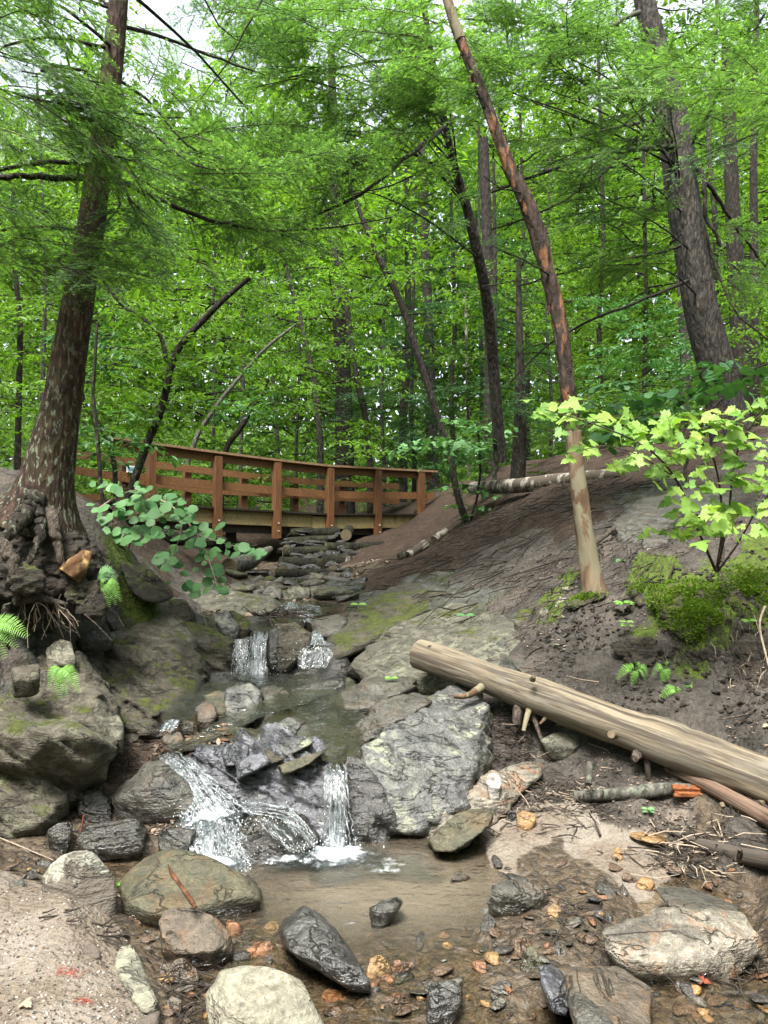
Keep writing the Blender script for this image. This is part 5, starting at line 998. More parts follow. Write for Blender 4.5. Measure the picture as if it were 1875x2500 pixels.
for pts, lb in (([(1490, 1570, 4.85), (1560, 1560, 4.85), (1640, 1590, 4.7), (1620, 1640, 4.66), (1530, 1630, 4.72), (1570, 1600, 5.2)], 'crumbling dark soil lip of the cut bank above the ferns'), ([(1660, 1590, 4.66), (1740, 1590, 4.6), (1810, 1600, 4.5), (1800, 1660, 4.45), (1700, 1650, 4.55), (1740, 1620, 5.0)], 'overhanging dark soil lump under the largest moss cushion'),
                ([(1810, 1560, 4.55), (1900, 1540, 4.5), (1900, 1700, 4.28), (1840, 1690, 4.32), (1800, 1620, 4.45), (1860, 1620, 4.9)], 'dark rooty soil lump at the right edge of the bank')):
    blob([P(*a) for a in pts], 'soil_lump', 'mud_mat', lb, 'earth mound', 5, .05, .03)
for k, (pts, r0) in enumerate([([(-20, 1325, 4.7), (10, 1370, 4.66), (25, 1420, 4.65), (20, 1480, 4.7)], .06), ([(70, 1220, 5.0), (40, 1260, 4.85), (10, 1300, 4.75), (-30, 1340, 4.7)], .09), ([(110, 1240, 5.0), (120, 1300, 4.9), (135, 1370, 4.9), (160, 1420, 4.95)], .05),
                              ([(80, 1240, 4.95), (85, 1310, 4.85), (60, 1360, 4.78), (40, 1400, 4.75)], .05), ([(20, 1470, 4.75), (80, 1462, 4.8), (150, 1480, 4.88), (200, 1508, 4.95)], .035), ([(0, 1480, 4.7), (-10, 1540, 4.72), (5, 1590, 4.8)], .03)]):
    q = resample(np.array([P(*a) for a in pts]), 30); q[:, 1] += .09 + .02 * noise(q * 9 + k); q += .004 * RS.randn(*q.shape); mb = MB(); add_tube(mb, q, np.linspace(r0 * .9, r0 * .3, 30), 14, jit=.12, seed=k, ridge=.005); tag(mb.build('root', M['bark_dark' if k % 2 else 'root']), ['thick dark root at the left edge curving down the mound', 'buttress root spreading left from the leaning hemlock', 'root descending the middle of the muddy mound', 'twisted root under the trunk of the leaning hemlock', 'gnarled root fringing the hollow under the mound', 'short root hanging at the left edge above the fern'][k], 'root')
print('logs', time.time() - T00)

def hemlock_branch(L, seed, spacing=.007, nl=.0135, nw=.0034, ds=.045, dt=.034, wid=.42):
    r = np.random.RandomState(seed); st, di, ln, tp, nr_ = [], [], [], [], []
    mb = MB(); axis = lambda x: np.array([x, .03 * L * math.sin(3 * x / L + seed), -.14 * x * x / L - .02 * x])
    add_tube(mb, [axis(x) for x in np.linspace(0, L, 8)], np.linspace(.007, .0015, 8) * (L / 1.2), 5, 1, tint=.2, caps=False)
    xs_ = np.arange(.05 * L, L, ds)
    for x in xs_:
        for sgn in (-1, 1):
            if r.rand() < .22: continue
            l = (wid * L * (1 - (x / L) ** 1.4) * r.uniform(.65, 1.1) * min(1, .35 + 2.2 * x / L) + .05); a = math.radians(r.uniform(28, 78)); l *= r.choice([.45, .75, 1, 1.15]); d = np.array([math.cos(a), sgn * math.sin(a), r.uniform(-.5, .22)])
            p0 = axis(x) + np.array([r.uniform(-.01, .01), 0, 0]); dn = np.array([0, 0, -1.0]) * .22
            if l > .12: add_tube(mb, [p0, p0 + d * l * .5 + dn * l * l * .3, p0 + d * l + dn * l * l * 1.2], [.0022, .0016, .0008], 3, 1, tint=.2, caps=False)
            st.append(p0); di.append(d); ln.append(l); tp.append(.15); nr_.append(1)
            for s in np.arange(.04, l, dt):
                for sg2 in (-1, 1):
                    if r.rand() < .2: continue
                    b = math.radians(r.uniform(22, 72)) * sg2; e = np.array([d[0] * math.cos(b) - d[1] * math.sin(b), d[0] * math.sin(b) + d[1] * math.cos(b), d[2] + r.uniform(-.35, .2)])
                    st.append(p0 + d * s + dn * s * s * 1.2); di.append(e); ln.append((.085 * (1 - s / l) + .03) * r.uniform(.7, 1.2)); tp.append(1.0 if s > .45 * l else .55); nr_.append(1)
    st, di, ln, tp = np.array(st), unit(np.array(di)), np.array(ln), np.array(tp)
    n = np.maximum(2, (ln / spacing).astype(int)); id_ = np.repeat(np.arange(len(st)), n); k = np.concatenate([np.arange(x) for x in n]); s = (k + r.rand(len(k)) * .6) * (ln / n)[id_]
    base = st[id_] + di[id_] * s[:, None]; fr = s / ln[id_]
    up = unit(np.array([0, 0, 1.0]) + r.randn(len(k), 3) * .22)
    for sg in (-1, 1):
        sd_ = unit(np.cross(up, di[id_])) * sg; d = unit(sd_ * .9 + di[id_] * r.uniform(.35, .8, len(k))[:, None] + r.randn(len(k), 3) * .08)
        l = nl * r.uniform(.75, 1.2, len(k)); wv = unit(np.cross(d, up)) * nw * .5
        V_ = np.stack([base - wv, base + wv, base + d * l[:, None]], 1)
        fresh = np.clip((fr - .50) * 4, 0, 1) * np.clip((tp[id_] - .4) * 1.6, 0, 1) * (r.rand(len(st))[id_] < np.where(tp[id_] > .9, .75, .25)); t = .04 + .2 * r.rand(len(k)) + fresh * (.35 + .6 * r.rand(len(st))[id_])
        mb.add(V_.reshape(-1, 3), np.arange(3 * len(k)).reshape(-1, 3), 0, np.repeat(t, 3))
    return mb
HB = [hemlock_branch(.80, s, spacing=.0075, nw=.0046, nl=.0155, ds=.05, dt=.036, wid=.46).data('hemlock_spray', [M['needle'], M['twig']], False) for s in (1, 2, 3, 4, 5, 6, 7)]
print('hemlock tris', [len(m.polygons) for m in HB], time.time() - T00)

def rotmat(dr, up=(0, 0, 1), roll=0.0):
    x = unit(np.asarray(dr, float)); y = unit(np.cross(up, x)); z = np.cross(x, y)
    R_ = np.stack([x, y, z], 1); c, s = math.cos(roll), math.sin(roll)
    return R_ @ np.array([[1, 0, 0], [0, c, -s], [0, s, c]])

def trunk_path(px):
    """px: (u, v, y, width in pixels)"""
    return np.array([[*P(u, v, y), w_ / 1878 * y / 2] for u, v, y, w_ in px])
def trunk_mesh(px, n=50, sides=22, jit=.06, ridge=.0, flare=0.0):
    q = resample(trunk_path(px), n); r = q[:, 3].copy(); r[:6] *= 1 + flare * np.linspace(1, 0, 6) ** 2
    mb = MB(); add_tube(mb, q[:, :3], r, sides, jit=jit, seed=rnd.random() * 30, ridge=ridge); return mb, q
def limb(parent, pts, r0, r1, mat='bark_dark', name='limb', sides=7, n=16):
    q = resample(np.array(pts), n); q[1:-1] += RS.randn(n - 2, 3) * r0 * .25
    mb = MB(); add_tube(mb, q, np.linspace(r0, r1, n), sides, jit=.1, seed=rnd.random() * 9); return mb.build(name, M[mat], parent), q
def hemlock(px, label, bark, regions, extra_limbs=(), flare=.3, ridge=.006, name='hemlock_tree', sides=30, caplen=None, name_b='spray'):
    mb, q = trunk_mesh(px, 60, sides, .05, ridge, flare); base = q[0, :3].copy()
    t = thing(name, base, label, 'tree'); mb.build('trunk', M[bark], t)
    for L_ in extra_limbs:
        limb(t, [P(*a) for a in L_['p']], L_['r'][0], L_['r'][1], L_.get('m', 'bark_dark'))
    for (u0, v0, u1, v1), (ya, yb), dr, sc, n, tie in regions:
        for k in range(n):
            u, v, y = rnd.uniform(u0, u1), rnd.uniform(v0, v1), rnd.uniform(ya, yb); p = P(u, v, y)
            d = np.array(dr, float) + RS.randn(3) * np.array([.35, .5, .16]); s = sc * rnd.uniform(.75, 1.2)
            inst('spray', rnd.choice(HB), t, p, rotmat(d, roll=rnd.uniform(-.45, .45)), s)
            if tie and rnd.random() < tie:
                a = q[np.argmin(np.abs(q[:, 2] - (p[2] + .25 + rnd.uniform(-.1, .4)))), :3]
                m_ = (a + p) / 2 + [0, 0, .12]; limb(t, [a, m_, p, p + unit(d) * .5 * s], .012 + .004 * rnd.random(), .003, sides=5, n=10)
    return t, q

# the leaning hemlock on the left
T1, q1 = hemlock([(88, 1275, 5.35, 170), (100, 1243, 5.33, 138), (122, 1130, 5.3, 117), (145, 1017, 5.3, 97), (164, 904, 5.3, 86), (181, 791, 5.3, 79), (203, 660, 5.3, 71), (222, 565, 5.3, 66), (238, 420, 5.3, 62), (268, 226, 5.3, 55), (290, 0, 5.3, 46), (310, -250, 5.3, 38), (325, -600, 5.3, 23)],
    'big reddish-brown hemlock leaning right with lichen on its base, at the left edge', 'bark_red',
    [((-120, -80, 60, 120), (3.9, 5.0), (1, -.2, -.12), 1.0, 11, 0.12), ((-120, 120, 120, 330), (3.8, 4.9), (1, -.1, -.16), 1.0, 16, 0.12), ((60, 230, 220, 420), (4.0, 4.9), (1, -.1, -.2), .95, 11, 0.15),
     ((-120, 400, 60, 640), (4.2, 5.2), (1, 0, -.12), .9, 11, 0.12), ((60, 560, 240, 690), (4.3, 5.0), (1, 0, -.12), .8, 9, 0.09), ((250, 480, 330, 600), (4.8, 5.4), (.8, .1, -.45), .9, 5, 0.24),
     ((300, 300, 480, 420), (5.4, 6.6), (1, .1, -.14), 1.15, 11, 0.24), ((430, 440, 620, 560), (5.8, 7.0), (1, .2, -.10), 1.1, 9, 0.18), ((560, 330, 720, 420), (6, 7), (1, .1, -.08), 1.1, 7, 0.12), ((300, 20, 560, 250), (6.5, 8), (1, .3, -.05), 1.1, 9, 0.21)],
    [dict(p=[(240, 410, 5.4), (330, 455, 5.6), (420, 505, 5.8), (520, 545, 6.0), (640, 562, 6.3), (800, 560, 6.6), (960, 530, 6.9)], r=(.022, .005)), dict(p=[(225, 430, 5.3), (130, 438, 5.2), (60, 425, 5.1), (-60, 445, 5.0)], r=(.025, .018)),
     dict(p=[(240, 395, 5.3), (100, 395, 5.2), (-60, 425, 5.1)], r=(.018, .012)), dict(p=[(285, 60, 5.3), (400, 90, 5.8), (520, 140, 6.2), (600, 165, 6.6), (650, 185, 6.8)], r=(.016, .006)),
     dict(p=[(270, 230, 5.3), (320, 270, 5.5), (380, 285, 5.8), (470, 290, 6.1)], r=(.014, .005)), dict(p=[(640, 0, 6.5), (590, 90, 6.5), (560, 150, 6.5), (490, 240, 6.5)], r=(.010, .004)), dict(p=[(300, 30, 5.4), (200, -30, 5.6), (190, 10, 5.6), (235, 70, 5.4)], r=(.012, .006))], flare=.5)
# the big grey hemlock on the right
T2, q2 = hemlock([(1790, 1075, 9.4, 103), (1770, 990, 9.4, 90), (1745, 880, 9.4, 86), (1712, 760, 9.4, 82), (1695, 650, 9.4, 80), (1680, 560, 9.4, 82), (1660, 450, 9.4, 80), (1650, 340, 9.4, 79), (1632, 230, 9.4, 69), (1600, 110, 9.4, 58), (1572, 0, 9.4, 51), (1545, -200, 9.4, 46), (1500, -600, 9.4, 27)],
    'big grey-barked hemlock with furrowed trunk on the right', 'bark_grey',
    [((1180, 60, 1420, 260), (6.2, 7.6), (-.5, -1, -.12), 1.15, 20, 0.12), ((1380, 60, 1640, 300), (6.0, 7.6), (-.3, -1, -.14), 1.15, 23, 0.12), ((1050, 180, 1250, 380), (6.2, 7.4), (-.6, -.9, -.1), 1.1, 16, 0.09),
     ((1300, 330, 1560, 480), (6.6, 8.0), (-.6, -.8, -.2), 1.1, 13, 0.15), ((1440, 480, 1640, 660), (7.0, 8.4), (-1, -.4, -.12), 1.1, 14, 0.21), ((1780, 100, 1980, 330), (5.0, 6.2), (-1, -.3, -.15), 1.0, 14, 0.00),
     ((1680, -40, 1900, 200), (6.5, 8), (.2, -1, -.05), 1.1, 11, 0.09), ((1690, 420, 1880, 700), (8, 10), (1, -.2, -.2), 1.1, 11, 0.15), ((1020, 120, 1120, 330), (6.5, 8), (-.8, -.5, -.1), 1.0, 9, 0.09)],
    [dict(p=[(1650, 360, 9.2), (1560, 365, 8.6), (1450, 375, 8.0), (1340, 420, 7.6), (1200, 470, 7.3)], r=(.035, .010)), dict(p=[(1660, 600, 9.2), (1600, 620, 8.8), (1480, 640, 8.4), (1380, 665, 8.2), (1260, 700, 8.0)], r=(.022, .006)),
     dict(p=[(1680, 685, 9.2), (1560, 735, 8.6), (1400, 800, 8.0), (1320, 850, 7.7), (1240, 940, 7.4)], r=(.022, .007)), dict(p=[(1560, 30, 9.2), (1470, 75, 8.6), (1340, 62, 8.0), (1220, 50, 7.4), (1130, 45, 7.0)], r=(.030, .010), m='bark_pale'),
     dict(p=[(1700, 410, 9.3), (1745, 470, 9.4), (1800, 560, 9.6), (1875, 660, 9.8)], r=(.03, .012)), dict(p=[(1690, 350, 9.3), (1750, 240, 8.8), (1800, 140, 8.4), (1870, 30, 8)], r=(.028, .014)), dict(p=[(1720, 560, 9.3), (1745, 640, 9.2), (1790, 760, 9.0), (1875, 830, 8.8)], r=(.02, .01)),
     dict(p=[(1560, 300, 8.6), (1430, 330, 8.0), (1330, 360, 7.6), (1240, 420, 7.3)], r=(.018, .006)), dict(p=[(1620, 620, 9.2), (1640, 590, 8.9), (1665, 570, 8.8)], r=(.02, .01)), dict(p=[(1690, 380, 9.2), (1720, 440, 9.1), (1720, 520, 9.1), (1760, 600, 9.1)], r=(.035, .02)),
     dict(p=[(1640, 240, 9.2), (1560, 330, 8.7), (1470, 430, 8.2), (1330, 520, 7.8), (1200, 560, 7.5)], r=(.025, .007))], flare=.05, ridge=.012)
# standing dead trunk
mb, q3 = trunk_mesh([(1462, 1490, 5.55, 92), (1449, 1436, 5.55, 62), (1438, 1370, 5.55, 52), (1426, 1300, 5.55, 46), (1407, 1130, 5.55, 43), (1388, 961, 5.55, 41), (1368, 791, 5.55, 40), (1340, 678, 5.55, 42), (1318, 588, 5.55, 46), (1289, 497, 5.55, 46), (1254, 430, 5.55, 36), (1226, 362, 5.55, 33), (1198, 282, 5.55, 30), (1164, 192, 5.55, 29), (1130, 113, 5.55, 28), (1102, 34, 5.55, 25), (1075, -60, 5.55, 22), (1050, -200, 5.55, 16)], 90, 26, .10, .012, .25)
T3 = thing('dead_tree', q3[0, :3], 'standing dead trunk with peeling reddish bark and bare pale foot', 'tree')
cut = 22; a = MB(); b = MB()
add_tube(a, q3[:cut + 1, :3], q3[:cut + 1, 3] * .93 * (1 + .05 * RS.rand(cut + 1)), 26, jit=.10, seed=2, ridge=.012, caps=False); a.build('bare_foot', M['wood_bare'], T3)
add_tube(b, q3[cut:74, :3], q3[cut:74, 3] * .95, 26, jit=.12, seed=5, ridge=.014, caps=False); b.build('barked_trunk', M['bark_dead'], T3)
c_ = MB(); add_tube(c_, q3[73:, :3], q3[73:, 3], 18, jit=.06, seed=8); c_.build('bare_top', M['wood_bare'], T3)
for k in range(14):
    i = rnd.randint(24, 72); d = unit(np.array([rnd.choice((-1, 1)) * 1.0, rnd.uniform(-1, .2), 0])); c = q3[i, :3] + d * q3[i, 3] * 1.0; mb = MB(); hgt = rnd.uniform(.02, .05)
    add_box(mb, c, unit(np.cross(d, UP)) * rnd.uniform(.008, .018), d * .004 + np.array([0, 0, .004]), UP * hgt + d * rnd.uniform(-.012, .012)); mb.build('bark_flake', M['bark_dark' if k % 2 else 'bark_dead'], T3, smooth=False)
for p_ in ([(1270, 470, 5.5), (1220, 460, 5.3), (1180, 430, 5.2)], [(1340, 670, 5.5), (1290, 640, 5.3), (1200, 600, 5.1)], [(1388, 960, 5.5), (1360, 930, 5.6), (1290, 870, 5.7)]): limb(T3, [P(*a_) for a_ in p_], .008, .003, sides=5)
# slim hemlock whose crown darkens the top of the picture
T4, q4 = hemlock([(1222, 1130, 10.8, 30), (1205, 900, 10.6, 28), (1196, 791, 10.4, 27), (1184, 700, 10.2, 27), (1164, 610, 10, 27), (1138, 497, 9.8, 24), (1112, 418, 9.6, 20), (1085, 300, 9.4, 18), (1050, 120, 9.2, 16), (1020, -100, 9, 12)],
    'slim lichen-spotted hemlock trunk left of the dead tree, its dark crown filling the top', 'bark_dark',
    [((900, -20, 1100, 160), (6.5, 8.5), (-.9, -.6, -.14), 1.15, 19, 0.18), ((740, 0, 980, 220), (6.5, 8.5), (-1, -.4, -.14), 1.15, 20, 0.18), ((860, 200, 1100, 420), (6.8, 8.6), (-1, -.5, -.16), 1.15, 19, 0.18), ((700, 300, 900, 440), (7, 9), (-1, -.2, -.2), 1.1, 7, 0.18),
     ((1040, 420, 1180, 560), (8.5, 10), (-.5, -1, -.2), 1.0, 7, 0.15), ((640, -40, 760, 120), (7, 9), (-1, 0, -.1), 1.1, 7, 0.09)],
    [dict(p=[(1110, 290, 9.3), (1018, 362, 8.2), (938, 435, 7.8), (870, 486, 7.6), (790, 520, 7.5), (690, 565, 7.4), (616, 612, 7.3)], r=(.034, .010)), dict(p=[(1110, 400, 9.4), (1060, 400, 8.6), (960, 455, 8.2), (870, 470, 8), (800, 500, 7.8)], r=(.014, .006)),
     dict(p=[(1060, 130, 9.0), (900, 155, 8.0), (820, 165, 7.8), (700, 190, 7.4)], r=(.022, .008)), dict(p=[(1180, 700, 10.1), (1230, 690, 9.6), (1300, 680, 9.4)], r=(.012, .004))], flare=.1, ridge=.004, sides=18)
print('hemlocks', time.time() - T00)

# ------------------------------------------------------------------ broad-leaved trees
def leafy(mb, paths, n_per_m, spread, size, droop=.12, tmpl=OVAL, seed=0, tint=(.2, .9), mat=0, flat=.30):
    """leaves in flat layers along each path (array of points)"""
    r = np.random.RandomState(seed)
    for path in paths:
        path = np.asarray(path); d = np.diff(path, axis=0); L = np.linalg.norm(d, axis=1).sum(); n = max(4, int(n_per_m * L))
        s = r.rand(n) ** .75; x = s * (len(path) - 1); i = np.minimum(x.astype(int), len(path) - 2); f = x - i
        p = path[i] * (1 - f)[:, None] + path[i + 1] * f[:, None]; dr = unit(d[i]); side = unit(np.cross(dr, [0, 0, 1.0]))
        w_ = r.uniform(-1, 1, n); off = spread * (1.05 - s * .6) * w_
        pos = p + side * off[:, None] + dr * (r.rand(n) * .1)[:, None] * spread + np.stack([0 * s, 0 * s, -droop * np.abs(off) + r.randn(n) * .035 * spread], 1)
        ld = unit(dr * .6 + side * np.sign(w_)[:, None] * .8 + r.randn(n, 3) * .35 + np.array([0, 0, -.25])); nm = np.array([0, 0, 1.0]) + r.randn(n, 3) * flat
        base = r.uniform(*tint); put(mb, tmpl, pos, ld, nm, size * r.uniform(.65, 1.2, n), np.clip(base + r.randn(n) * .16, 0, 1), mat)
def crown_mesh(H, h0, R, nb, leaves, size, seed, tmpl=OVAL, mats=('leaf_far', 'bark_dark'), nl=26, shape='tall', rise=.25):
    """a whole crown round a vertical axis, origin at the foot of the tree"""
    r = np.random.RandomState(seed); mb = MB(); paths = []
    for k in range(nb):
        h = h0 + (H - h0) * (k + r.rand()) / nb; fr = (h - h0) / (H - h0)
        L = R * (1.0 - .75 * fr ** 1.6) * r.uniform(.55, 1.1) * (.55 + .45 * min(1, fr * 4 + .3)); az = r.rand() * 2 * pi + k * 2.4
        d = np.array([math.cos(az), math.sin(az), 0]); t = np.linspace(0, 1, 6)[:, None]; pt = np.array([0, 0, h]) + d * L * t + np.array([0, 0, 1]) * (rise * L * t - .22 * L * t ** 2) + r.randn(6, 3) * .05 * L * t
        paths.append(pt); add_tube(mb, pt, np.linspace(.012 + .006 * L, .004, 6), 4, 1, tint=.2, caps=False)
        for j in range(3):
            a = r.uniform(-.9, .9); s = r.uniform(.3, .8); b0 = pt[int(s * 5)]; dd = np.array([math.cos(az + a), math.sin(az + a), .05]); q = b0 + dd * np.linspace(0, L * .5 * (1.1 - s), 4)[:, None]; paths.append(q); add_tube(mb, q, np.linspace(.008, .003, 4), 3, 1, tint=.2, caps=False)
    leafy(mb, paths, leaves, R * .22, size, seed=seed, tmpl=tmpl, tint=(.1, .95))  # broad tint spread puts backlit and shaded boughs into the colour
    return mb.data('crown', [M[mats[0]], M[mats[1]]], False)
def hem_crown(H, h0, R, nb, seed):
    r = np.random.RandomState(seed); mb = MB(); fr_v = hemlock_branch(1.0, seed + 50, spacing=.022, nl=.036, nw=.012, ds=.085, dt=.07); allv = np.concatenate(fr_v.v); f3 = np.concatenate(fr_v.f[3]); tt_ = np.concatenate(fr_v.t)
    for k in range(nb):
        h = h0 + (H - h0) * (k + r.rand()) / nb; fr = (h - h0) / (H - h0); L = R * (1.05 - fr) * r.uniform(.6, 1.1) + .3; az = r.rand() * 2 * pi + k * 2.4
        R_ = rotmat([math.cos(az), math.sin(az), -.12 + r.uniform(-.1, .1)], roll=r.uniform(-.3, .3)); v = (allv * [L, L * .8, L]) @ R_.T + [0, 0, h]; mb.add(v, f3, 0, tt_)
    return mb.data('crown', [M['needle_far']], False)
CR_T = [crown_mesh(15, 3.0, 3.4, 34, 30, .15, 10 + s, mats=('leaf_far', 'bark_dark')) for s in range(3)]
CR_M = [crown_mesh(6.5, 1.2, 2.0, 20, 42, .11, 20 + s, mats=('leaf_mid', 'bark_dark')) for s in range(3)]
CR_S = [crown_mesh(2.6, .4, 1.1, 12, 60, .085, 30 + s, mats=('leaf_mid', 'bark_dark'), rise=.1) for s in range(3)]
CR_H = [hem_crown(9, .8, 2.0, 46, s) for s in range(2)]
print('crowns', [len(m.polygons) for m in CR_T + CR_M + CR_S + CR_H], time.time() - T00)
def bgtree(kind, x, y, s, label0, group, trunkh, tr, bark, lean=0.0, cr=None, name='tree'):
    z = float(hz(x, y)[0]); a_ = x / y; label = label0 + (', far left behind the leaning hemlock' if a_ < -.36 else ', behind the left half of the railing' if a_ < -.14 else ', behind the right half of the railing' if a_ < .1 else ', behind the dead tree' if a_ < .3 else ', behind the big grey hemlock'); t = thing(name, (x, y, z), label, 'tree', group)
    lx, ly = rnd.uniform(-1, 1) * lean, rnd.uniform(-.5, .5) * lean; n = 14; h = np.linspace(-.2, trunkh, n)
    q = np.stack([x + lx * (h / trunkh) ** 1.3 + .04 * np.sin(h * 1.3 + x), y + ly * h / trunkh + .04 * np.cos(h * 1.1 + y), z + h], 1)
    mb = MB(); add_tube(mb, q, np.linspace(tr, tr * .45, n), 12, jit=.06, seed=x); mb.build('trunk', M[bark], t)
    me = rnd.choice(cr); o = inst('crown', me, t, (x + lx * .4, y + ly * .4, z), None, s); o.rotation_euler = (0, 0, rnd.uniform(0, 6.28)); return t
placed = []
def spot(y0, y1, a0, a1, dmin):
    for _ in range(60):
        y = rnd.uniform(y0, y1); x = rnd.uniform(a0, a1) * y
        if all((x - p[0]) ** 2 + (y - p[1]) ** 2 > dmin ** 2 for p in placed): break
    placed.append((x, y)); return x, y
G1, G2, G3, G4 = 'tall leafy trees in the far woods', 'young leafy trees beyond the footbridge', 'dark young hemlocks beyond the footbridge', 'low leafy saplings on the forest floor'
for k in range(34):
    x, y = spot(19, 46, -.60, .60, 2.6); bgtree('t', x, y, rnd.uniform(.95, 1.35) * (.8 + y / 80), 'tall slim leafy tree in the far woods', G1, rnd.uniform(13, 17), rnd.uniform(.09, .17), rnd.choice(['bark_dark', 'bark_grey', 'bark_pale']), 1.2, CR_T)
for k in range(24):
    x, y = spot(14.5, 27, -.58, .58, 1.7)
    if x > 0 and y < 17: y += 3
    bgtree('m', x, y, rnd.uniform(.8, 1.25), 'young tree with layered green branches', G2, rnd.uniform(5, 7), rnd.uniform(.025, .05), 'bark_dark', .9, CR_M)
for k in range(38):
    x, y = spot(13.5 if k > 23 else 16, 30 if k < 24 else 20, -.30 if k % 3 == 0 and k < 24 else -.06, .52, 1.4)
    if y < 16.5 and x < 2.2: y += 4; bgtree('h', x, y, rnd.uniform(.8, 1.35), 'dark feathery young hemlock', G3, rnd.uniform(8, 11), rnd.uniform(.05, .10), 'bark_dark', .3, CR_H)
for k in range(40):
    a0, a1 = (-.6, -.1) if k % 3 else (.1, .55); x, y = spot(14.5 if k % 3 else 17, 26, a0, a1, .9); bgtree('s', x, y, rnd.uniform(.7, 1.3), 'low green sapling on the forest floor', G4, 1.6, .012, 'bark_dark', .3, CR_S, 'sapling')
for k in range(16):
    y = rnd.uniform(11.5, 16); x = rnd.uniform(.10, .42) * y; bgtree('s', x, y, rnd.uniform(.3, .55), 'small green seedling tree on the leafy slope', 'seedling trees on the leafy slope', .8, .006, 'bark_dark', .15, CR_S, 'sapling')
for k in range(12):
    y = rnd.uniform(12, 16); x = rnd.uniform(-.34, -.12) * y; bgtree('s', x, y + 2.5, rnd.uniform(.6, 1.0), 'low bushy sapling close behind the footbridge railing', 'bushy saplings behind the railing', 1.2, .01, 'bark_dark', .2, CR_S, 'sapling')
# far mass of leaves behind everything
r = np.random.RandomState(5); n = 128000; Y = r.uniform(48, 64, n); Y[:26000] = r.uniform(30, 42, 26000); X = r.uniform(-.85, .85, n) * Y; lowm = np.arange(n) < 26000; Zg = hz(X, Y); cl = fbm(np.stack([X * .22, Y * .1, 0 * X], -1), 2)
Z = Zg + r.rand(n) ** .9 * np.where(lowm, 3.6, 26 + 9 * cl); sz_ = np.where(lowm, .45, 1.0); keepm = fbm(np.stack([X * .35, Y * .2, Z * .35], -1), 3) > -.6; X, Y, Z, sz_ = X[keepm], Y[keepm], Z[keepm], sz_[keepm]; n = len(X)
mb = MB(); put(mb, DIA, np.stack([X, Y, Z], -1), r.randn(n, 3), np.array([0, 0, 1.0]) + r.randn(n, 3) * .6, r.uniform(.5, 1.0, n) * sz_, np.clip(.5 + .5 * fbm(np.stack([X * .3, Y * .3, Z * .3], -1), 2) + r.randn(n) * .15, 0, 1))
tag(mb.build('far_foliage', M['leaf_far'], origin=(0, 55, 4), smooth=False), 'mass of green foliage closing the far woods', kind='stuff')
print('background', time.time() - T00)

# unseen wood added round and behind the viewer to block low light, open overhead
r = np.random.RandomState(9); n = 42000; az = r.uniform(math.radians(38), math.radians(322), n); rad = r.uniform(9.5, 17, n); X, Y = np.sin(az) * rad, np.cos(az) * rad; Z = -.2 + np.abs(X) * .12 + r.rand(n) ** .9 * 13
ok = (fbm(np.stack([X * .4, Y * .4, Z * .4], -1), 2) > -.25); X, Y, Z = X[ok], Y[ok], Z[ok]; n = len(X)
mb = MB(); put(mb, DIA, np.stack([X, Y, Z], -1), r.randn(n, 3), np.array([0, 0, 1.0]) + r.randn(n, 3) * .6, r.uniform(.35, .75, n), r.rand(n))
for k in range(26):
    a_ = math.radians(42 + 276 * k / 25); rr_ = 12 + 3 * (k % 3); x_, y_ = math.sin(a_) * rr_, math.cos(a_) * rr_; add_tube(mb, [(x_, y_, -.5), (x_ + .2, y_, 6), (x_, y_ + .3, 14)], [.16, .13, .08], 9, 1, tint=.3)
tag(mb.build('surrounding_woods', [M['leaf_far'], M['bark_dark']], origin=(0, -10, 0), smooth=False), 'unseen green woods added round the stream to block low light', kind='stuff')

# traced trunks among the background
D = 1.1302
def traced(pts, y, label, bark='bark_dark', name='tree', crowns=(), group=None, sides=12, flare=.1, leaves=None, w_scale=1.0):
    px = [(u * D, v * D, y + (p[0] if p else 0), w_ * D * w_scale) for u, v, w_, *p in pts]
    mb, q = trunk_mesh(px, 40, sides, .07, 0, flare); base = q[0, :3].copy(); g_ = float(hz(base[0], base[1])[0])
    if base[2] > g_ - .05:   # carry the foot down to the ground
        e = MB(); q = np.vstack([[base[0] - .01, base[1], g_ - .15, q[0, 3] * 1.15], q]); add_tube(e, q[:, :3], q[:, 3], sides, jit=.07, seed=rnd.random() * 9); mb = e
    t = thing(name, q[0, :3], label, 'tree', group); mb.build('trunk', M[bark], t)
    return t, q
def side_limb(t, pts, y, r0, r1, bark='bark_dark'): return limb(t, [P(u * D, v * D, y + (p[0] if p else 0)) for u, v, *p in pts], r0, r1, bark)
def foliage(t, regions, size, mat, seed, n_per_m=40, spread=.3, tmpl=OVAL, name='foliage', tint=(.2, .9)):
    """layers of leaves inside pixel boxes at a distance: (u0,v0,u1,v1,y0,y1,count) in display pixels"""
    mb = MB(); paths = []
    for (u0, v0, u1, v1, ya, yb, n) in regions:
        for k in range(n):
            p = P(rnd.uniform(u0, u1) * D, rnd.uniform(v0, v1) * D, rnd.uniform(ya, yb)); az = rnd.uniform(0, 6.28); L = rnd.uniform(.5, 1.1); d = np.array([math.cos(az), math.sin(az), rnd.uniform(-.25, .05)])
            q = p + d * np.linspace(-.4, .6, 5)[:, None] * L; q[:, 2] -= .08 * np.linspace(-1, 1, 5) ** 2; paths.append(q); add_tube(mb, q, [.005, .004, .003, .002, .001], 3, 1, tint=.2, caps=False)
    leafy(mb, paths, n_per_m, spread, size, seed=seed, tmpl=tmpl, tint=tint); return mb.build(name, [M[mat], M['twig']], t, smooth=False)
t, q = traced([(745, 1010, 42), (741, 820, 36), (732, 650, 30), (728, 540, 26), (722, 350, 20), (715, 100, 16)], 20, 'stout dark trunk rising behind the middle of the footbridge'); foliage(t, [(560, 480, 760, 700, 17, 22, 30)], .12, 'leaf_mid', 41)
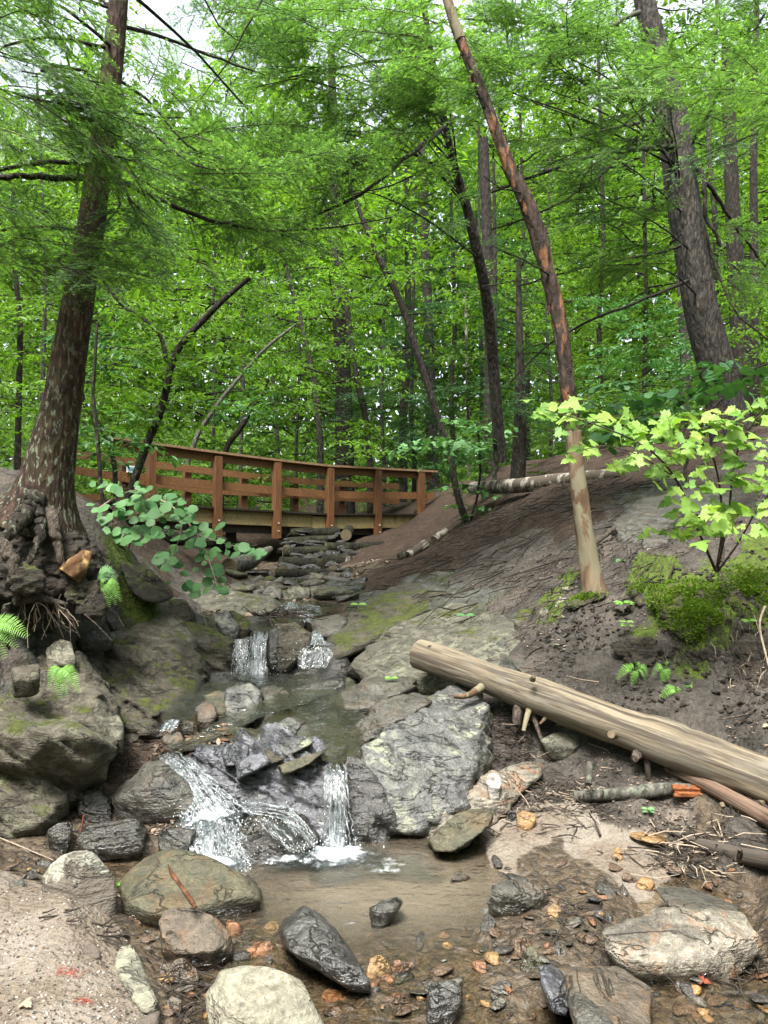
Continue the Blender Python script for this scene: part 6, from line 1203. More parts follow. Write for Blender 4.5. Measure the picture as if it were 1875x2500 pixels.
t, q = traced([(1058, 1015, 36), (1062, 900, 34), (1062, 760, 30), (1055, 600, 26), (1045, 300, 20)], 15.5, 'very dark thick trunk right of the bridge end, behind the slim hemlock')
foliage(t, [(960, 560, 1200, 720, 13, 17, 24)], .10, 'leaf_mid', 42)
t, q = traced([(1008, 1130, 15), (990, 1080, 15), (965, 960, 16), (930, 850, 15), (900, 760, 15), (870, 660, 14), (840, 600, 14), (810, 540, 13), (778, 460, 11), (755, 400, 8)], 12, 'thin curving mossy trunk leaning left over the right end of the footbridge'); foliage(t, [(620, 420, 900, 640, 10.5, 13.5, 44)], .10, 'leaf_mid', 43, tint=(.5, 1))
t, q = traced([(800, 1005, 13), (790, 900, 13), (772, 830, 12), (757, 730, 12), (747, 640, 12), (727, 560, 11), (710, 500, 10), (700, 420, 6)], 17, 'slender dark trunk bending left, just right of the stout trunk behind the bridge'); foliage(t, [(540, 600, 860, 840, 14.5, 18, 60)], .10, 'leaf_mid', 44, tint=(.4, 1))
t, q = traced([(692, 960, 14), (686, 870, 14), (670, 780, 12), (650, 700, 12), (630, 620, 10), (600, 520, 8)], 17.5, 'slender mottled trunk left of the stout trunk behind the bridge', 'bark_grey'); foliage(t, [(500, 620, 700, 800, 15, 18, 30)], .10, 'leaf_mid', 45, tint=(.3, .9))
t, q = traced([(600, 960, 10), (592, 860, 10), (580, 700, 9), (570, 600, 8)], 18.5, 'pale-barked thin trunk rising behind the left half of the bridge', 'bark_pale'); foliage(t, [(400, 560, 620, 760, 15, 19, 34)], .10, 'leaf_far', 46)
t, q = traced([(268, 1100, 17), (296, 1020, 18), (320, 950, 18), (345, 900, 17), (362, 830, 16), (368, 790, 16), (392, 740, 14), (440, 690, 14), (490, 640, 12), (540, 600, 10)], 9.3, 'dark forked shrubby tree leaning right over the left end of the footbridge')
side_limb(t, [(362, 790), (352, 730), (330, 702), (285, 678), (245, 640), (222, 600)], 9.3, .032, .015); side_limb(t, [(245, 640), (280, 590, .2), (330, 540, .3)], 9.3, .014, .006)
foliage(t, [(200, 560, 560, 800, 8.6, 10.5, 36), (180, 740, 430, 960, 8.6, 10.5, 30), (230, 340, 660, 520, 7.8, 10, 50)], .11, 'leaf_mid', 47, spread=.32, n_per_m=30, tint=(.2, .8))
t, q = traced([(250, 1075, 11), (248, 1010, 11), (238, 960, 11), (215, 920, 10), (185, 880, 9), (170, 820, 7)], 9.8, 'small crooked dark stem left of the forked tree by the bridge end'); foliage(t, [(120, 780, 300, 940, 9, 10.5, 18)], .10, 'leaf_mid', 48)
t, q = traced([(478, 1010, 13), (492, 960, 13), (520, 925, 12), (560, 860, 10), (580, 820, 7)], 15.5, 'bent dark stem slanting right behind the left part of the bridge railing'); foliage(t, [(480, 740, 660, 880, 14, 17, 26)], .10, 'leaf_mid', 49, tint=(.4, 1))
t, q = traced([(405, 1000, 11), (430, 930, 10), (480, 860, 9), (530, 800, 8), (575, 750, 7), (640, 700, 5)], 14.5, 'long thin pale stem arching right above the bridge railing', 'bark_pale'); foliage(t, [(420, 760, 600, 920, 13.5, 16, 22)], .10, 'leaf_blue', 50)
t, q = traced([(1068, 740, 9), (1070, 620, 9), (1068, 450, 8), (1066, 350, 6)], 14, 'thin straight reddish stem right of the slim hemlock'); 
t, q = traced([(1112, 1085, 40), (1118, 1040, 34), (1122, 960, 30), (1124, 860, 26), (1122, 740, 18), (1120, 560, 10)], 12, 'short hemlock trunk with a mossy foot on the slope behind the dead tree', 'bark_dark', flare=.5); o = inst('crown', CR_H[0], t, q[0, :3] + [0, 0, .3], None, .62)
t, q = traced([(1605, 900, 44), (1600, 760, 40), (1590, 600, 36), (1580, 400, 30), (1570, 100, 24)], 14.5, 'dark trunk partly hidden behind the big grey hemlock'); foliage(t, [(1500, 560, 1659, 900, 12, 15.5, 44)], .11, 'leaf_mid', 52)
t, q = traced([(1480, 760, 22), (1475, 680, 20), (1470, 560, 18), (1465, 300, 14)], 17, 'grey trunk in the woods left of the big grey hemlock', 'bark_grey'); foliage(t, [(1250, 640, 1500, 900, 13, 17, 70)], .11, 'leaf_blue', 53, tint=(.2, 1))
t, q = traced([(1012, 925, 8), (1010, 860, 8), (1008, 760, 7), (1005, 640, 6)], 19, 'thin white birch stem in the dark part of the woods', 'birch')
t, q = traced([(935, 1000, 26), (930, 860, 26), (925, 700, 22), (918, 520, 20), (910, 300, 16)], 24, 'grey trunk in the dark woods above the right bridge end', 'bark_grey')
t, q = traced([(40, 900, 13), (44, 700, 12), (30, 560, 10), (28, 400, 8)], 11, 'slim dark trunk at the left edge behind the leaning hemlock'); foliage(t, [(0, 600, 130, 900, 9, 12, 34), (0, 380, 160, 560, 9, 12, 20)], .10, 'leaf_mid', 55)
t, q = traced([(235, 1130, 9), (218, 1060, 9), (212, 960, 9), (200, 850, 8), (210, 700, 6)], 8.2, 'thin dark sapling stem between the leaning hemlock and the bridge'); foliage(t, [(150, 880, 330, 1010, 7.8, 9, 12), (160, 640, 300, 800, 8, 9.5, 12)], .09, 'leaf_blue', 56)
for k, (u, v0, v1, w_, y) in enumerate([(870, 1000, 760, 20, 22), (895, 1000, 800, 10, 20), (830, 1000, 820, 9, 21), (980, 990, 700, 12, 23), (1040, 940, 600, 9, 21), (520, 960, 640, 9, 22), (460, 950, 640, 8, 23), (1300, 900, 500, 12, 19), (1390, 940, 620, 12, 20), (1540, 700, 300, 14, 20), (640, 960, 700, 7, 21), (90, 900, 560, 10, 14), (1630, 760, 380, 20, 16), (1140, 900, 640, 11, 21), (1190, 960, 700, 9, 20)]):
    traced([(u, v0, w_), (u + rnd.uniform(-8, 8), (v0 + v1) / 2, w_ * .9), (u + rnd.uniform(-14, 14), v1, w_ * .8), (u + rnd.uniform(-20, 20), v1 - 400, w_ * .5)], y, 'slim bare trunk among the shaded trees beyond the footbridge', rnd.choice(['bark_dark', 'bark_grey', 'bark_dark']), group='slim bare trunks in the shaded woods')
# bright small maple standing right of the bridge end
MPL = [leaf_maple(s) for s in (1, 2, 3)]; RND = [leaf_round(s) for s in (1, 2, 3)]
t, q = traced([(1014, 1125, 6), (1030, 1080, 5), (1038, 1020, 5), (1035, 960, 4), (1030, 915, 3)], 11.5, 'small maple sapling with tiered pale leaves right of the bridge end', name='maple_sapling'); foliage(t, [(890, 935, 1130, 990, 10.6, 11.6, 16), (960, 905, 1080, 950, 11, 11.8, 7), (1000, 1040, 1060, 1110, 11.2, 11.6, 4)], .13, 'leaf_round', 57, tmpl=MPL[0], n_per_m=16, spread=.22, tint=(.4, 1))
# shaded layered shrub in front of the big grey hemlock
t, q = traced([(1480, 1010, 7), (1500, 940, 7), (1540, 880, 6), (1620, 800, 5), (1700, 770, 4)], 7.2, 'dusky blue-green shrub layered in front of the big grey hemlock', name='shrub'); foliage(t, [(1260, 860, 1420, 940, 7.2, 8.4, 9), (1330, 800, 1530, 870, 6.8, 8, 10), (1500, 775, 1680, 820, 6.4, 7.5, 5)], .11, 'leaf_blue', 58, tmpl=RND[0], n_per_m=15, spread=.25)
print('traced', time.time() - T00)

# ------------------------------------------------------------------ hero saplings with leaves as parts
LM = {}
def leafmesh(kind, mat):
    key = (kind, mat)
    if key not in LM:
        out = []
        for tm in (MPL if kind == 'maple' else RND):
            mb = MB(); mb.add(tm[0], tm[1], 0, .5); add_tube(mb, [(0, 0, 0), (-.25, 0, .03), (-.5, 0, .10)], [.012, .010, .010], 4, 1, tint=.3, caps=False); out.append(mb.data('leaf', [M[mat], M['twig_red' if kind == 'maple' else 'twig_pale']], True))
        LM[key] = out
    return LM[key]
def sapling(name, label, cat, stems, centres, kind, mat, size, per, y_f, jit, stem_mat='root', spread3=(.05, .06, .025)):
    base = P(*stems[0][0][0]); t = thing(name, base, label, cat)
    for pts, r in stems:
        q = resample(np.array([P(*a) for a in pts]), 18); mb = MB(); add_tube(mb, q, np.linspace(r[0], r[1], 18), 7, jit=.1, seed=rnd.random() * 9); mb.build('stem', M[stem_mat], t)
    cnt = 0
    for c in centres:
        p0 = P(c[0], c[1], y_f(c[0], c[1]) if len(c) < 3 else c[2])
        for k in range(per if isinstance(per, int) else rnd.choice(per)):
            if cnt >= 298: break
            p = p0 + RS.randn(3) * np.array(spread3) * (k > 0); az = rnd.uniform(0, 6.28) if k else rnd.uniform(2.5, 4.0); d = np.array([math.cos(az), math.sin(az) * .8 - .25, rnd.uniform(-.35, -.02)])
            R_ = rotmat(d, unit(np.array([0, -.85, .75]) + RS.randn(3) * .28)); s = size * rnd.uniform(.5, 1.2)
            inst('leaf', rnd.choice(leafmesh(kind, mat)), t, p - R_ @ np.array([.4 * s, 0, 0]), R_, s); cnt += 1
    return t
mc = [(1320, 1000), (1350, 985), (1340, 1015), (1385, 1000), (1395, 1040), (1420, 1100), (1450, 1105), (1450, 1020), (1480, 1015), (1520, 1030), (1505, 1140), (1545, 1125), (1560, 1050), (1575, 1090), (1600, 1030), (1640, 1035), (1600, 1075), (1640, 1085), (1610, 1110), (1650, 1120), (1695, 1040), (1740, 1030), (1790, 1030),
      (1800, 1010), (1840, 1000), (1700, 1070), (1760, 1070), (1780, 1110), (1830, 1090), (1860, 1120), (1810, 1130), (1870, 1070), (1600, 1145), (1650, 1160), (1700, 1160), (1730, 1190), (1780, 1165), (1830, 1190), (1860, 1230), (1700, 1210), (1650, 1200), (1640, 1195), (1740, 1260), (1790, 1240), (1830, 1250), (1760, 1270),
      (1650, 1300), (1620, 1300), (1690, 1300), (1720, 1300), (1760, 1285), (1820, 1310), (1860, 1290), (1680, 1270), (1540, 1060), (1620, 1060), (1510, 1050), (1570, 1130), (1680, 1100), (1730, 1110), (1720, 1140), (1850, 1160), (1880, 1030), (1870, 1180), (1855, 985), (1800, 1060), (1760, 1010)]
sapling('maple_sapling', 'bright yellow-green maple sapling reaching left across the dead trunk', 'sapling',
    [([(1748, 1395, 4.85), (1702, 1290, 4.6), (1660, 1180, 4.3), (1600, 1100, 4.1), (1520, 1060, 4.0), (1440, 1030, 3.95), (1330, 1000, 3.9)], (.010, .0025)), ([(1750, 1395, 4.85), (1780, 1260, 4.6), (1790, 1120, 4.3), (1840, 1020, 4.1), (1900, 980, 4.0)], (.009, .004)),
     ([(1748, 1395, 4.85), (1765, 1300, 4.7), (1760, 1200, 4.5), (1740, 1100, 4.3), (1640, 1040, 4.1)], (.009, .003)), ([(1752, 1395, 4.85), (1800, 1330, 4.7), (1850, 1240, 4.5), (1900, 1180, 4.3)], (.008, .003)), ([(1700, 1290, 4.6), (1660, 1285, 4.4), (1615, 1298, 4.3)], (.004, .002)),
     ([(1640, 1160, 4.25), (1560, 1110, 4.1), (1480, 1085, 4.0), (1415, 1100, 3.95)], (.004, .002)), ([(1560, 1080, 4.05), (1540, 1110, 4.0), (1500, 1140, 3.95)], (.003, .0015))],
    mc, 'maple', 'leaf_bright', .10, (3, 4, 5), lambda u, v: 4.15 + (1700 - abs(u - 1700)) * 0 + rnd.uniform(-.12, .2), 0, spread3=(.055, .10, .028))
hc = [(228, 1181), (247, 1187), (280, 1190), (292, 1197), (338, 1190), (350, 1200), (366, 1192), (298, 1230), (318, 1225), (335, 1215), (345, 1235), (365, 1245), (384, 1215), (400, 1225), (408, 1238), (430, 1225), (440, 1245), (237, 1244), (244, 1258), (268, 1262), (255, 1240), (298, 1258), (315, 1252), (329, 1269), (352, 1265),
      (370, 1275), (395, 1250), (430, 1262), (438, 1285), (470, 1262), (480, 1275), (232, 1290), (240, 1297), (262, 1295), (286, 1297), (290, 1310), (308, 1293), (312, 1317), (330, 1305), (335, 1290), (353, 1320), (262, 1320), (278, 1328), (379, 1303), (390, 1305), (410, 1287), (470, 1295), (462, 1333), (425, 1340),
      (408, 1360), (423, 1367), (388, 1352), (390, 1365), (392, 1382), (358, 1426), (380, 1426), (333, 1440), (336, 1452), (458, 1432), (475, 1437), (500, 1285), (510, 1300), (520, 1310), (490, 1320), (500, 1345), (540, 1320), (560, 1330), (580, 1335), (600, 1335), (612, 1345), (500, 1375), (515, 1395), (535, 1390),
      (545, 1415), (530, 1433), (550, 1440), (556, 1350), (520, 1350), (420, 1210), (450, 1310), (375, 1232), (400, 1270), (445, 1225), (460, 1245), (490, 1360), (480, 1390), (510, 1420)]
sapling('hobblebush_shrub', 'shrub of round grey-green leaves hanging out in front of the footbridge', 'shrub',
    [([(290, 1400, 7.3), (330, 1290, 7.0), (345, 1215, 6.8), (400, 1215, 6.6), (450, 1260, 6.5), (500, 1330, 6.4), (530, 1430, 6.4)], (.014, .004)), ([(290, 1400, 7.3), (270, 1260, 7.0), (300, 1200, 6.8), (350, 1195, 6.7)], (.010, .004)), ([(250, 1290, 6.8), (330, 1260, 6.7), (370, 1230, 6.7)], (.005, .004)),
     ([(450, 1260, 6.5), (430, 1340, 6.5), (390, 1420, 6.5), (410, 1470, 6.5)], (.005, .002)), ([(470, 1300, 6.5), (540, 1325, 6.5), (610, 1342, 6.5)], (.005, .002)), ([(180, 1292, 7.0), (230, 1250, 6.9), (280, 1215, 6.8)], (.014, .010)), ([(490, 1440, 6.45), (480, 1480, 6.45), (500, 1510, 6.45), (505, 1530, 6.45)], (.002, .0015))],
    hc, 'round', 'leaf_round', .108, (2, 2, 2), lambda u, v: 6.55 + rnd.uniform(-.15, .25), 0, 'twig_pale', (.08, .12, .05))
# ferns
def fern(name, label, base, fronds, size, group=None, mat='fern', y=None):
    b = P(*base); t = thing(name, b, label, 'fern', group)
    for (du, dv, L_) in fronds:
        e = P(base[0] + du, base[1] + dv, base[2] - .05); n = 12; tt_ = np.linspace(0, 1, n)[:, None]; arch = (b * (1 - tt_) + e * tt_); arch[:, 2] += .05 * np.sin(tt_[:, 0] * pi); arch[:, 1] -= .03 * np.sin(tt_[:, 0] * pi)
        mb = MB(); add_tube(mb, arch, np.linspace(.0022, .0008, n), 4, 1, tint=.3, caps=False); d = unit(np.gradient(arch, axis=0)); side = unit(np.cross(d, [0, -.75, .65])); L = np.linalg.norm(e - b)
        m_ = 22; s = np.linspace(.12, 1, m_); ix = s * (n - 1); i = np.minimum(ix.astype(int), n - 2); f = ix - i; p = arch[i] * (1 - f)[:, None] + arch[i + 1] * f[:, None]
        wdt = L * .30 * np.sin(np.clip(s * 1.05 + .12, 0, 1) * pi * .5 + .0) * (1.12 - s) ** .8 * 1.5
        for sg in (-1, 1):
            dd = unit(side[i] * sg + d[i] * .35 + RS.randn(m_, 3) * .05); tm = (np.array([(0, .05, 0), (.3, .085, 0), (.45, .05, 0), (.6, .07, 0), (.78, .03, 0), (1, 0, -.05), (.78, -.03, 0), (.6, -.07, 0), (.45, -.05, 0), (.3, -.085, 0), (0, -.05, 0)]), np.array([(0, 1, 9, 10), (1, 2, 8, 9), (2, 3, 7, 8), (3, 4, 6, 7)]))
            put(mb, tm, p, dd, np.array([0, -.6, .8]) + RS.randn(m_, 3) * .1, wdt, np.clip(.5 + .3 * s + RS.randn(m_) * .12, 0, 1)); tm2 = (tm[0], np.array([(4, 5, 6)])); put(mb, tm2, p, dd, np.array([0, -.6, .8]) + np.zeros((m_, 3)), wdt, np.full(m_, .7))
        mb.build('frond', [M[mat], M['fern']], t)
    return t
fern('fern', 'bright green fern hanging from the ledge on the left bank', (150, 1632, 4.18), [(-30, 48, 1), (-4, 74, 1), (14, 66, 1), (44, 58, 1)], 1)
fern('fern', 'yellow-green fern drooping at the left picture edge under the root mound', (-30, 1525, 4.5), [(95, 28, 1), (42, 80, 1), (70, 55, 1)], 1)
fern('fern', 'small feathery fern beside the moss cushion by the rotten stump', (235, 1420, 5.15), [(50, -10, 1), (45, -22, 1), (30, 10, 1), (52, 5, 1)], 1, mat='leaf_round')
fern('fern', 'bright lobed fern under the moss cushion, over the bedrock edge', (262, 1425, 5.05), [(28, 25, 1), (20, 50, 1), (32, 42, 1), (5, 55, 1), (-15, 20, 1)], 1)
fern('fern', 'left one of the three ferns on the cut bank above the fallen log', (1548, 1640, 4.66), [(-42, 18, 1), (-5, 45, 1), (30, 28, 1), (-18, 5, 1), (12, -5, 1), (35, 10, 1)], 1)
fern('fern', 'upper right one of the three ferns on the cut bank above the fallen log', (1620, 1640, 4.6), [(-28, 10, 1), (8, -10, 1), (0, 50, 1), (-8, 35, 1), (12, 30, 1)], 1)
fern('fern', 'lowest of the three ferns on the cut bank, spreading flat fronds to both sides', (1656, 1692, 4.5), [(-46, 18, 1), (0, 32, 1), (44, -2, 1), (-5, 15, 1)], 1)
def seedling(label, u, v, y, s, n, mat='fern', tall=0.0):
    b = P(u, v, y); t = thing('seedling', b, label, 'seedling'); mb = MB(); add_tube(mb, [b - [0, 0, .02], b + [0, 0, tall + s * .3]], [.002, .001], 4); mb.build('stem', M['twig_pale'], t)
    mb = MB(); az = np.arange(n) * 2.4; pos = np.repeat((b + [0, 0, tall + s * .3])[None], n, 0) - np.array([0, 0, 1]) * (np.arange(n) // 4 * tall * .3)[:, None]; put(mb, OVAL, pos, np.stack([np.cos(az), np.sin(az) * .6 - .3, .1 + 0 * az], -1), np.array([0, -.5, 1.0]) + np.zeros((n, 3)), np.full(n, s), np.full(n, .8)); mb.build('leaf', M[mat], t)
for a in (('seedling with two round bright leaves on the pale angular boulder', 572, 2462, 2.30, .022, 2), ('spiky green seedling on the muddy slope above the ferns', 1522, 1490, 5.2, .07, 8, 'fern', .03), ('taller leafy seedling below the spiky one on the muddy slope', 1530, 1555, 4.95, .05, 8, 'fern', .08), ('tiny bright seedling growing out of the big moss cushion', 1696, 1500, 4.9, .05, 4),
          ('small pale seedling by the broken branch on the mud', 1582, 2000, 3.88, .035, 6, 'leaf_round', .04), ('single bright sprig at the foot of the slanting ledges', 955, 1668, 5.3, .05, 5, 'fern', .02), ('small fern-like sprig lying on the grey ledge below the dead tree', 1137, 1510, 6.2, .08, 6, 'leaf_round'), ('small lobed sprig on the mossy ledge right of the stream', 875, 1482, 7.3, .08, 6),
          ('sprig of rounded leaves at the right edge beneath the moss', 1830, 1530, 4.6, .05, 5, 'fern', .02), ('dark green sprig low on the cut bank right of the lowest fern', 1695, 1722, 4.5, .05, 7, 'fern'), ('tiny yellow-green sprig under the lowest fern', 1650, 1738, 4.45, .035, 5, 'fern'), ('bluish seedling on bare soil left of the sapling foot', 1518, 1384, 5.9, .06, 5, 'leaf_round', .03)): seedling(*a)
print('plants', time.time() - T00)

# ------------------------------------------------------------------ stones, gravel, litter, twigs, moss
def free_of_rocks(p): return True
PV = []
for s in range(8):
    v, f = ICO[2]; pl = RS.randn(12, 3) * [1, .8, .5] ; vv, ff = rock_geo(pl * .5, 2, 12, .02, .0, s * 3.0); ext = np.abs(vv - vv.mean(0)).max(); PV.append(((vv - vv.mean(0)) / ext, ff))
def pebmesh(i, mat):
    key = ('p', i, mat)
    if key not in LM: mb = MB(); mb.add(PV[i][0], PV[i][1]); LM[key] = mb.data('stone', M[mat])
    return LM[key]
cols = ['pebble_tan', 'pebble_orange', 'pebble_dark', 'pebble_grey', 'pebble_brown', 'pebble_dark', 'pebble_brown', 'pebble_dark', 'rock_slate', 'pebble_brown']
lab = {'pebble_tan': ('wet tan pebble lying in the shallow stony stream', 'tan pebbles in the stream'), 'pebble_orange': ('rusty orange pebble lying in the shallow stony stream', 'orange pebbles in the stream'), 'pebble_dark': ('black wet shale flake lying in the shallow stony stream', 'black shale flakes in the stream'),
       'pebble_grey': ('wet grey pebble lying in the shallow stony stream', 'grey pebbles in the stream'), 'pebble_brown': ('wet brown shale flake lying in the shallow stony stream', 'brown shale flakes in the stream'), 'rock_slate': ('wet flat slate piece lying in the shallow stony stream', 'slate pieces in the stream')}
zones = [((900, 2180, 1480, 2330), 80), ((1000, 2090, 1875, 2210), 50), ((560, 2230, 720, 2420), 26), ((400, 2320, 520, 2500), 24), ((800, 2330, 1330, 2500), 70), ((1600, 2350, 1875, 2500), 44), ((290, 2210, 420, 2300), 14), ((0, 2080, 110, 2150), 10)]
done = []
zname = ['on the gravel bar left of the long quartz boulder', 'in the riffle below the sand strip', 'around the pointed fin rock', 'left of the pale angular boulder', 'in the run at the bottom of the stream', 'below the long quartz boulder', 'right of the white boulder', 'at the water edge above the sand']
for zi, ((u0, v0, u1, v1), n) in enumerate(zones):
    for k in range(n):
        u, v = rnd.uniform(u0, u1), rnd.uniform(v0, v1); p = hit(u, v, 1.8, 6)
        if p[2] > .09: continue
        c = rnd.choice(cols); zn = zname[zi]; s = rnd.uniform(.012, .034) * (1.5 if c in ('pebble_dark', 'pebble_brown', 'rock_slate') and rnd.random() < .5 else 1)
        flat = .35 if c in ('pebble_dark', 'pebble_brown', 'rock_slate') else .75
        o = inst('stone', pebmesh(rnd.randrange(8), c), None, p + [0, 0, s * flat * .45], None, (s * rnd.uniform(.9, 1.4), s * rnd.uniform(.7, 1.0), s * flat)); o.rotation_euler = (rnd.uniform(-.35, .35), rnd.uniform(-.35, .35), rnd.uniform(0, 6.28)); tag(o, lab[c][0].replace('lying in the shallow stony stream', '') + zn, 'stone', lab[c][1])
# side channel stones between the outcrop and the brook
for k in range(34):
    u, v = rnd.uniform(350, 560), rnd.uniform(1755, 1850); p = hit(u, v, 3.5, 7); s = rnd.uniform(.02, .05); c = rnd.choice(['pebble_dark', 'pebble_brown', 'pebble_dark', 'pebble_orange'])
    o = inst('stone', pebmesh(rnd.randrange(8), c), None, p + [0, 0, .01], None, (s * 1.3, s, s * .5)); o.rotation_euler = (rnd.uniform(-.3, .3), rnd.uniform(-.3, .3), rnd.uniform(0, 6.28)); tag(o, 'wet stone in the debris-filled side channel by the left outcrop', 'stone', 'stones in the side channel')
def scatter_stones(name, n, box, size, mats, label, test, flat=.6, lvl=1, origin=(0, 3, 0)):
    """box in (x/y, y)"""
    mb = MB(); v0, f0 = ICO[lvl]; y = np.exp(RS.uniform(math.log(box[2]), math.log(box[3]), n)); x = RS.uniform(box[0], box[1], n) * y; z = hz(x, y); k = test(x, y, z); x, y, z = x[k], y[k], z[k]
    for i in range(len(x)):
        s = RS.uniform(*size); sc = np.array([s * RS.uniform(.8, 1.5), s * RS.uniform(.6, 1.1), s * flat * RS.uniform(.5, 1.2)]); a = RS.rand() * 6.28; ca, sa = math.cos(a), math.sin(a); tl = RS.uniform(-.4, .4)
        w_ = v0 * sc * (1 + .25 * RS.randn(len(v0), 1)); w_ = np.stack([w_[:, 0] * ca - w_[:, 1] * sa, w_[:, 0] * sa + w_[:, 1] * ca, w_[:, 2] + w_[:, 0] * tl], -1); mb.add(w_ + [x[i], y[i], z[i] + s * flat * .3], f0, RS.randint(len(mats)))
    return tag(mb.build(name, [M[m] for m in mats], origin=origin, smooth=False), label, kind='stuff')
def wl(x, y):  # weights at a point
    return weights(x, y, hz(x, y))
scatter_stones('gravel', 12000, (-.50, .56, 2.1, 4.1), (.005, .015), cols, 'fine wet gravel of the stream bed', lambda x, y, z: (wl(x, y)[:, 2] > .5) & (z < .08) & ~((((x - .05) / .5) ** 2 + ((y - 3.42) / .36) ** 2) < 1))
scatter_stones('shale_flakes', 5200, (-.36, .56, 2.1, 4.0), (.010, .032), ['pebble_dark', 'pebble_brown', 'pebble_brown', 'pebble_grey', 'pebble_tan', 'pebble_grey', 'rock_slate'], 'layer of broken shale flakes covering the stream bed', lambda x, y, z: (wl(x, y)[:, 2] > .5) & (z < .06) & ~((((x - .05) / .5) ** 2 + ((y - 3.42) / .36) ** 2) < 1), .42)
scatter_stones('grit', 1500, (-.5, -.28, 2.1, 3.2), (.0015, .005), ['pebble_brown', 'pebble_white', 'pebble_dark'], 'coarse grit strewn on the sand', lambda x, y, z: wl(x, y)[:, 0] > .5)
scatter_stones('rubble', 45, (.215, .28, 5.1, 5.9), (.012, .035), ['rock_grey', 'pebble_dark', 'rock_pale'], 'loose rubble and clods below the dead tree', lambda x, y, z: z > .5)
scatter_stones('clods', 1400, (.2, .56, 4.0, 5.4), (.006, .022), ['mud_mat', 'mud_mat', 'soil'], 'crumbly mud clods on the cut bank', lambda x, y, z: (z > .45) & (wl(x, y)[:, 3] < .3) & (fbm(np.stack([x * 2, y * 2, z * 2], -1), 2) > -.1), .8)
# leaf litter on the slopes
def litter(n, box, size, label, mats, test, origin):
    y = np.exp(RS.uniform(math.log(box[2]), math.log(box[3]), n)); x = RS.uniform(box[0], box[1], n) * y; k = test(x, y); x, y = x[k], y[k]; n = len(x); z = hz(x, y) + .008
    mb = MB(); nm = np.array([0, 0, 1.0]) + RS.randn(n, 3) * .4; put(mb, OVAL, np.stack([x, y, z], -1), RS.randn(n, 3) * [1, 1, .2], nm, RS.uniform(*size, n), RS.rand(n) ** 1.4); return tag(mb.build('leaf_litter', mats, origin=origin, smooth=False), label, kind='stuff')
litter(26000, (-.04, .5, 6.8, 16), (.035, .085), 'brown fallen leaves and bark bits on the slope right of the stream', [M['litter']], lambda x, y: (wl(x, y)[:, 4] > .45) & (fbm(np.stack([x, y, 0 * x], -1), 2) > -.25), (2, 10, 1))
litter(9000, (.1, .56, 3.7, 8), (.008, .028), 'bark bits and small dead leaves on the muddy bank', [M['litter']], lambda x, y: (wl(x, y)[:, 5] > .4) & (fbm(np.stack([x * 1.7, y * 1.7, 0 * x], -1), 2) > -.1), (2, 5, .5))
litter(6000, (-.45, -.1, 7, 18), (.03, .08), 'brown fallen leaves on the bank under the bridge', [M['litter']], lambda x, y: wl(x, y)[:, 4] > .45, (-3, 10, 1))
litter(700, (-.30, -.20, 3.9, 4.9), (.02, .06), 'sodden dark leaves caught in the side channel', [M['litter']], lambda x, y: hz(x, y) < .35, (-1, 4.3, .1))
def twigs(name, label, n, c, spread, L, r, mats, dirv=(1, 0, 0), rand=1.0, ground=True, arch=.1, zoff=.01):
    mb = MB()
    for k in range(n):
        p = np.array([c[0] + RS.randn() * spread[0], c[1] + RS.randn() * spread[1], 0]); p[2] = (float(hz(p[0], p[1])[0]) if ground else c[2]) + abs(RS.randn()) * spread[2] + zoff
        d = unit(np.array(dirv) + RS.randn(3) * np.array([rand, rand, .22 * rand])); l = RS.uniform(*L); mid = p + d * l * .5 + RS.randn(3) * l * arch; add_tube(mb, [p, mid, p + d * l], [r * RS.uniform(.6, 1.4), r, r * .5], 4, RS.randint(len(mats)), tint=.2, caps=False)
    return tag(mb.build(name, [M[m] for m in mats], smooth=True), label, kind='stuff')
h = lambda u, v: hit(u, v, 2, 9)
p = h(1330, 1950); twigs('twig_debris', 'tangled flood-washed twigs on the sand by the broken branch', 170, p, (.20, .08, .012), (.04, .16), .0026, ['twig', 'root', 'twig', 'root', 'twig_pale'])
p = h(1420, 2010); twigs('twig_debris', 'dark twigs strewn over the sand strip', 60, p, (.35, .07, .008), (.04, .16), .003, ['twig', 'twig'])
p = h(1255, 1800); twigs('twig_debris', 'black heap of bark and needles beside the big slab', 420, p, (.10, .13, .03), (.02, .09), .003, ['twig', 'soil', 'twig', 'root']); 
p = h(1330, 1840); twigs('twig_debris', 'thin dry twigs under the fallen log', 40, p, (.14, .16, .03), (.06, .25), .0025, ['twig', 'twig_pale'])
p = h(1680, 2085); twigs('twig_debris', 'black flotsam of twigs round the driftwood tip', 170, p, (.14, .08, .025), (.04, .18), .003, ['twig', 'twig', 'twig_pale', 'soil'])
p = h(1780, 2110); twigs('twig_debris', 'pale dry twigs lying across the driftwood log', 14, p, (.16, .05, .03), (.08, .22), .0022, ['twig_pale', 'root'])
for (u, v, n, sx, sy, lb) in ((300, 1840, 130, .13, .16, 'brown stick jam in the side channel under the outcrop'), (340, 1900, 110, .12, .16, 'dark sticks jammed between the outcrop and the faceted boulder'), (250, 1960, 60, .1, .12, 'wet twigs behind the black wedge stone'), (480, 2450, 60, .08, .10, 'slate splinters and twigs beside the pale angular boulder'), (430, 2210, 60, .14, .04, 'drift twigs in front of the flat olive rock'),
                             (220, 2275, 18, .09, .03, 'twig and bark bits at the foot of the white boulder'), (1400, 2260, 60, .18, .12, 'bark scraps on the gravel bar'), (1800, 2370, 70, .12, .07, 'dark drift litter below the long quartz boulder')):
    p = h(u, v); twigs('twig_debris', lb, n, p, (sx, sy, .02), (.03, .14), .003, ['twig', 'root', 'twig', 'driftwood' if False else 'soil'])
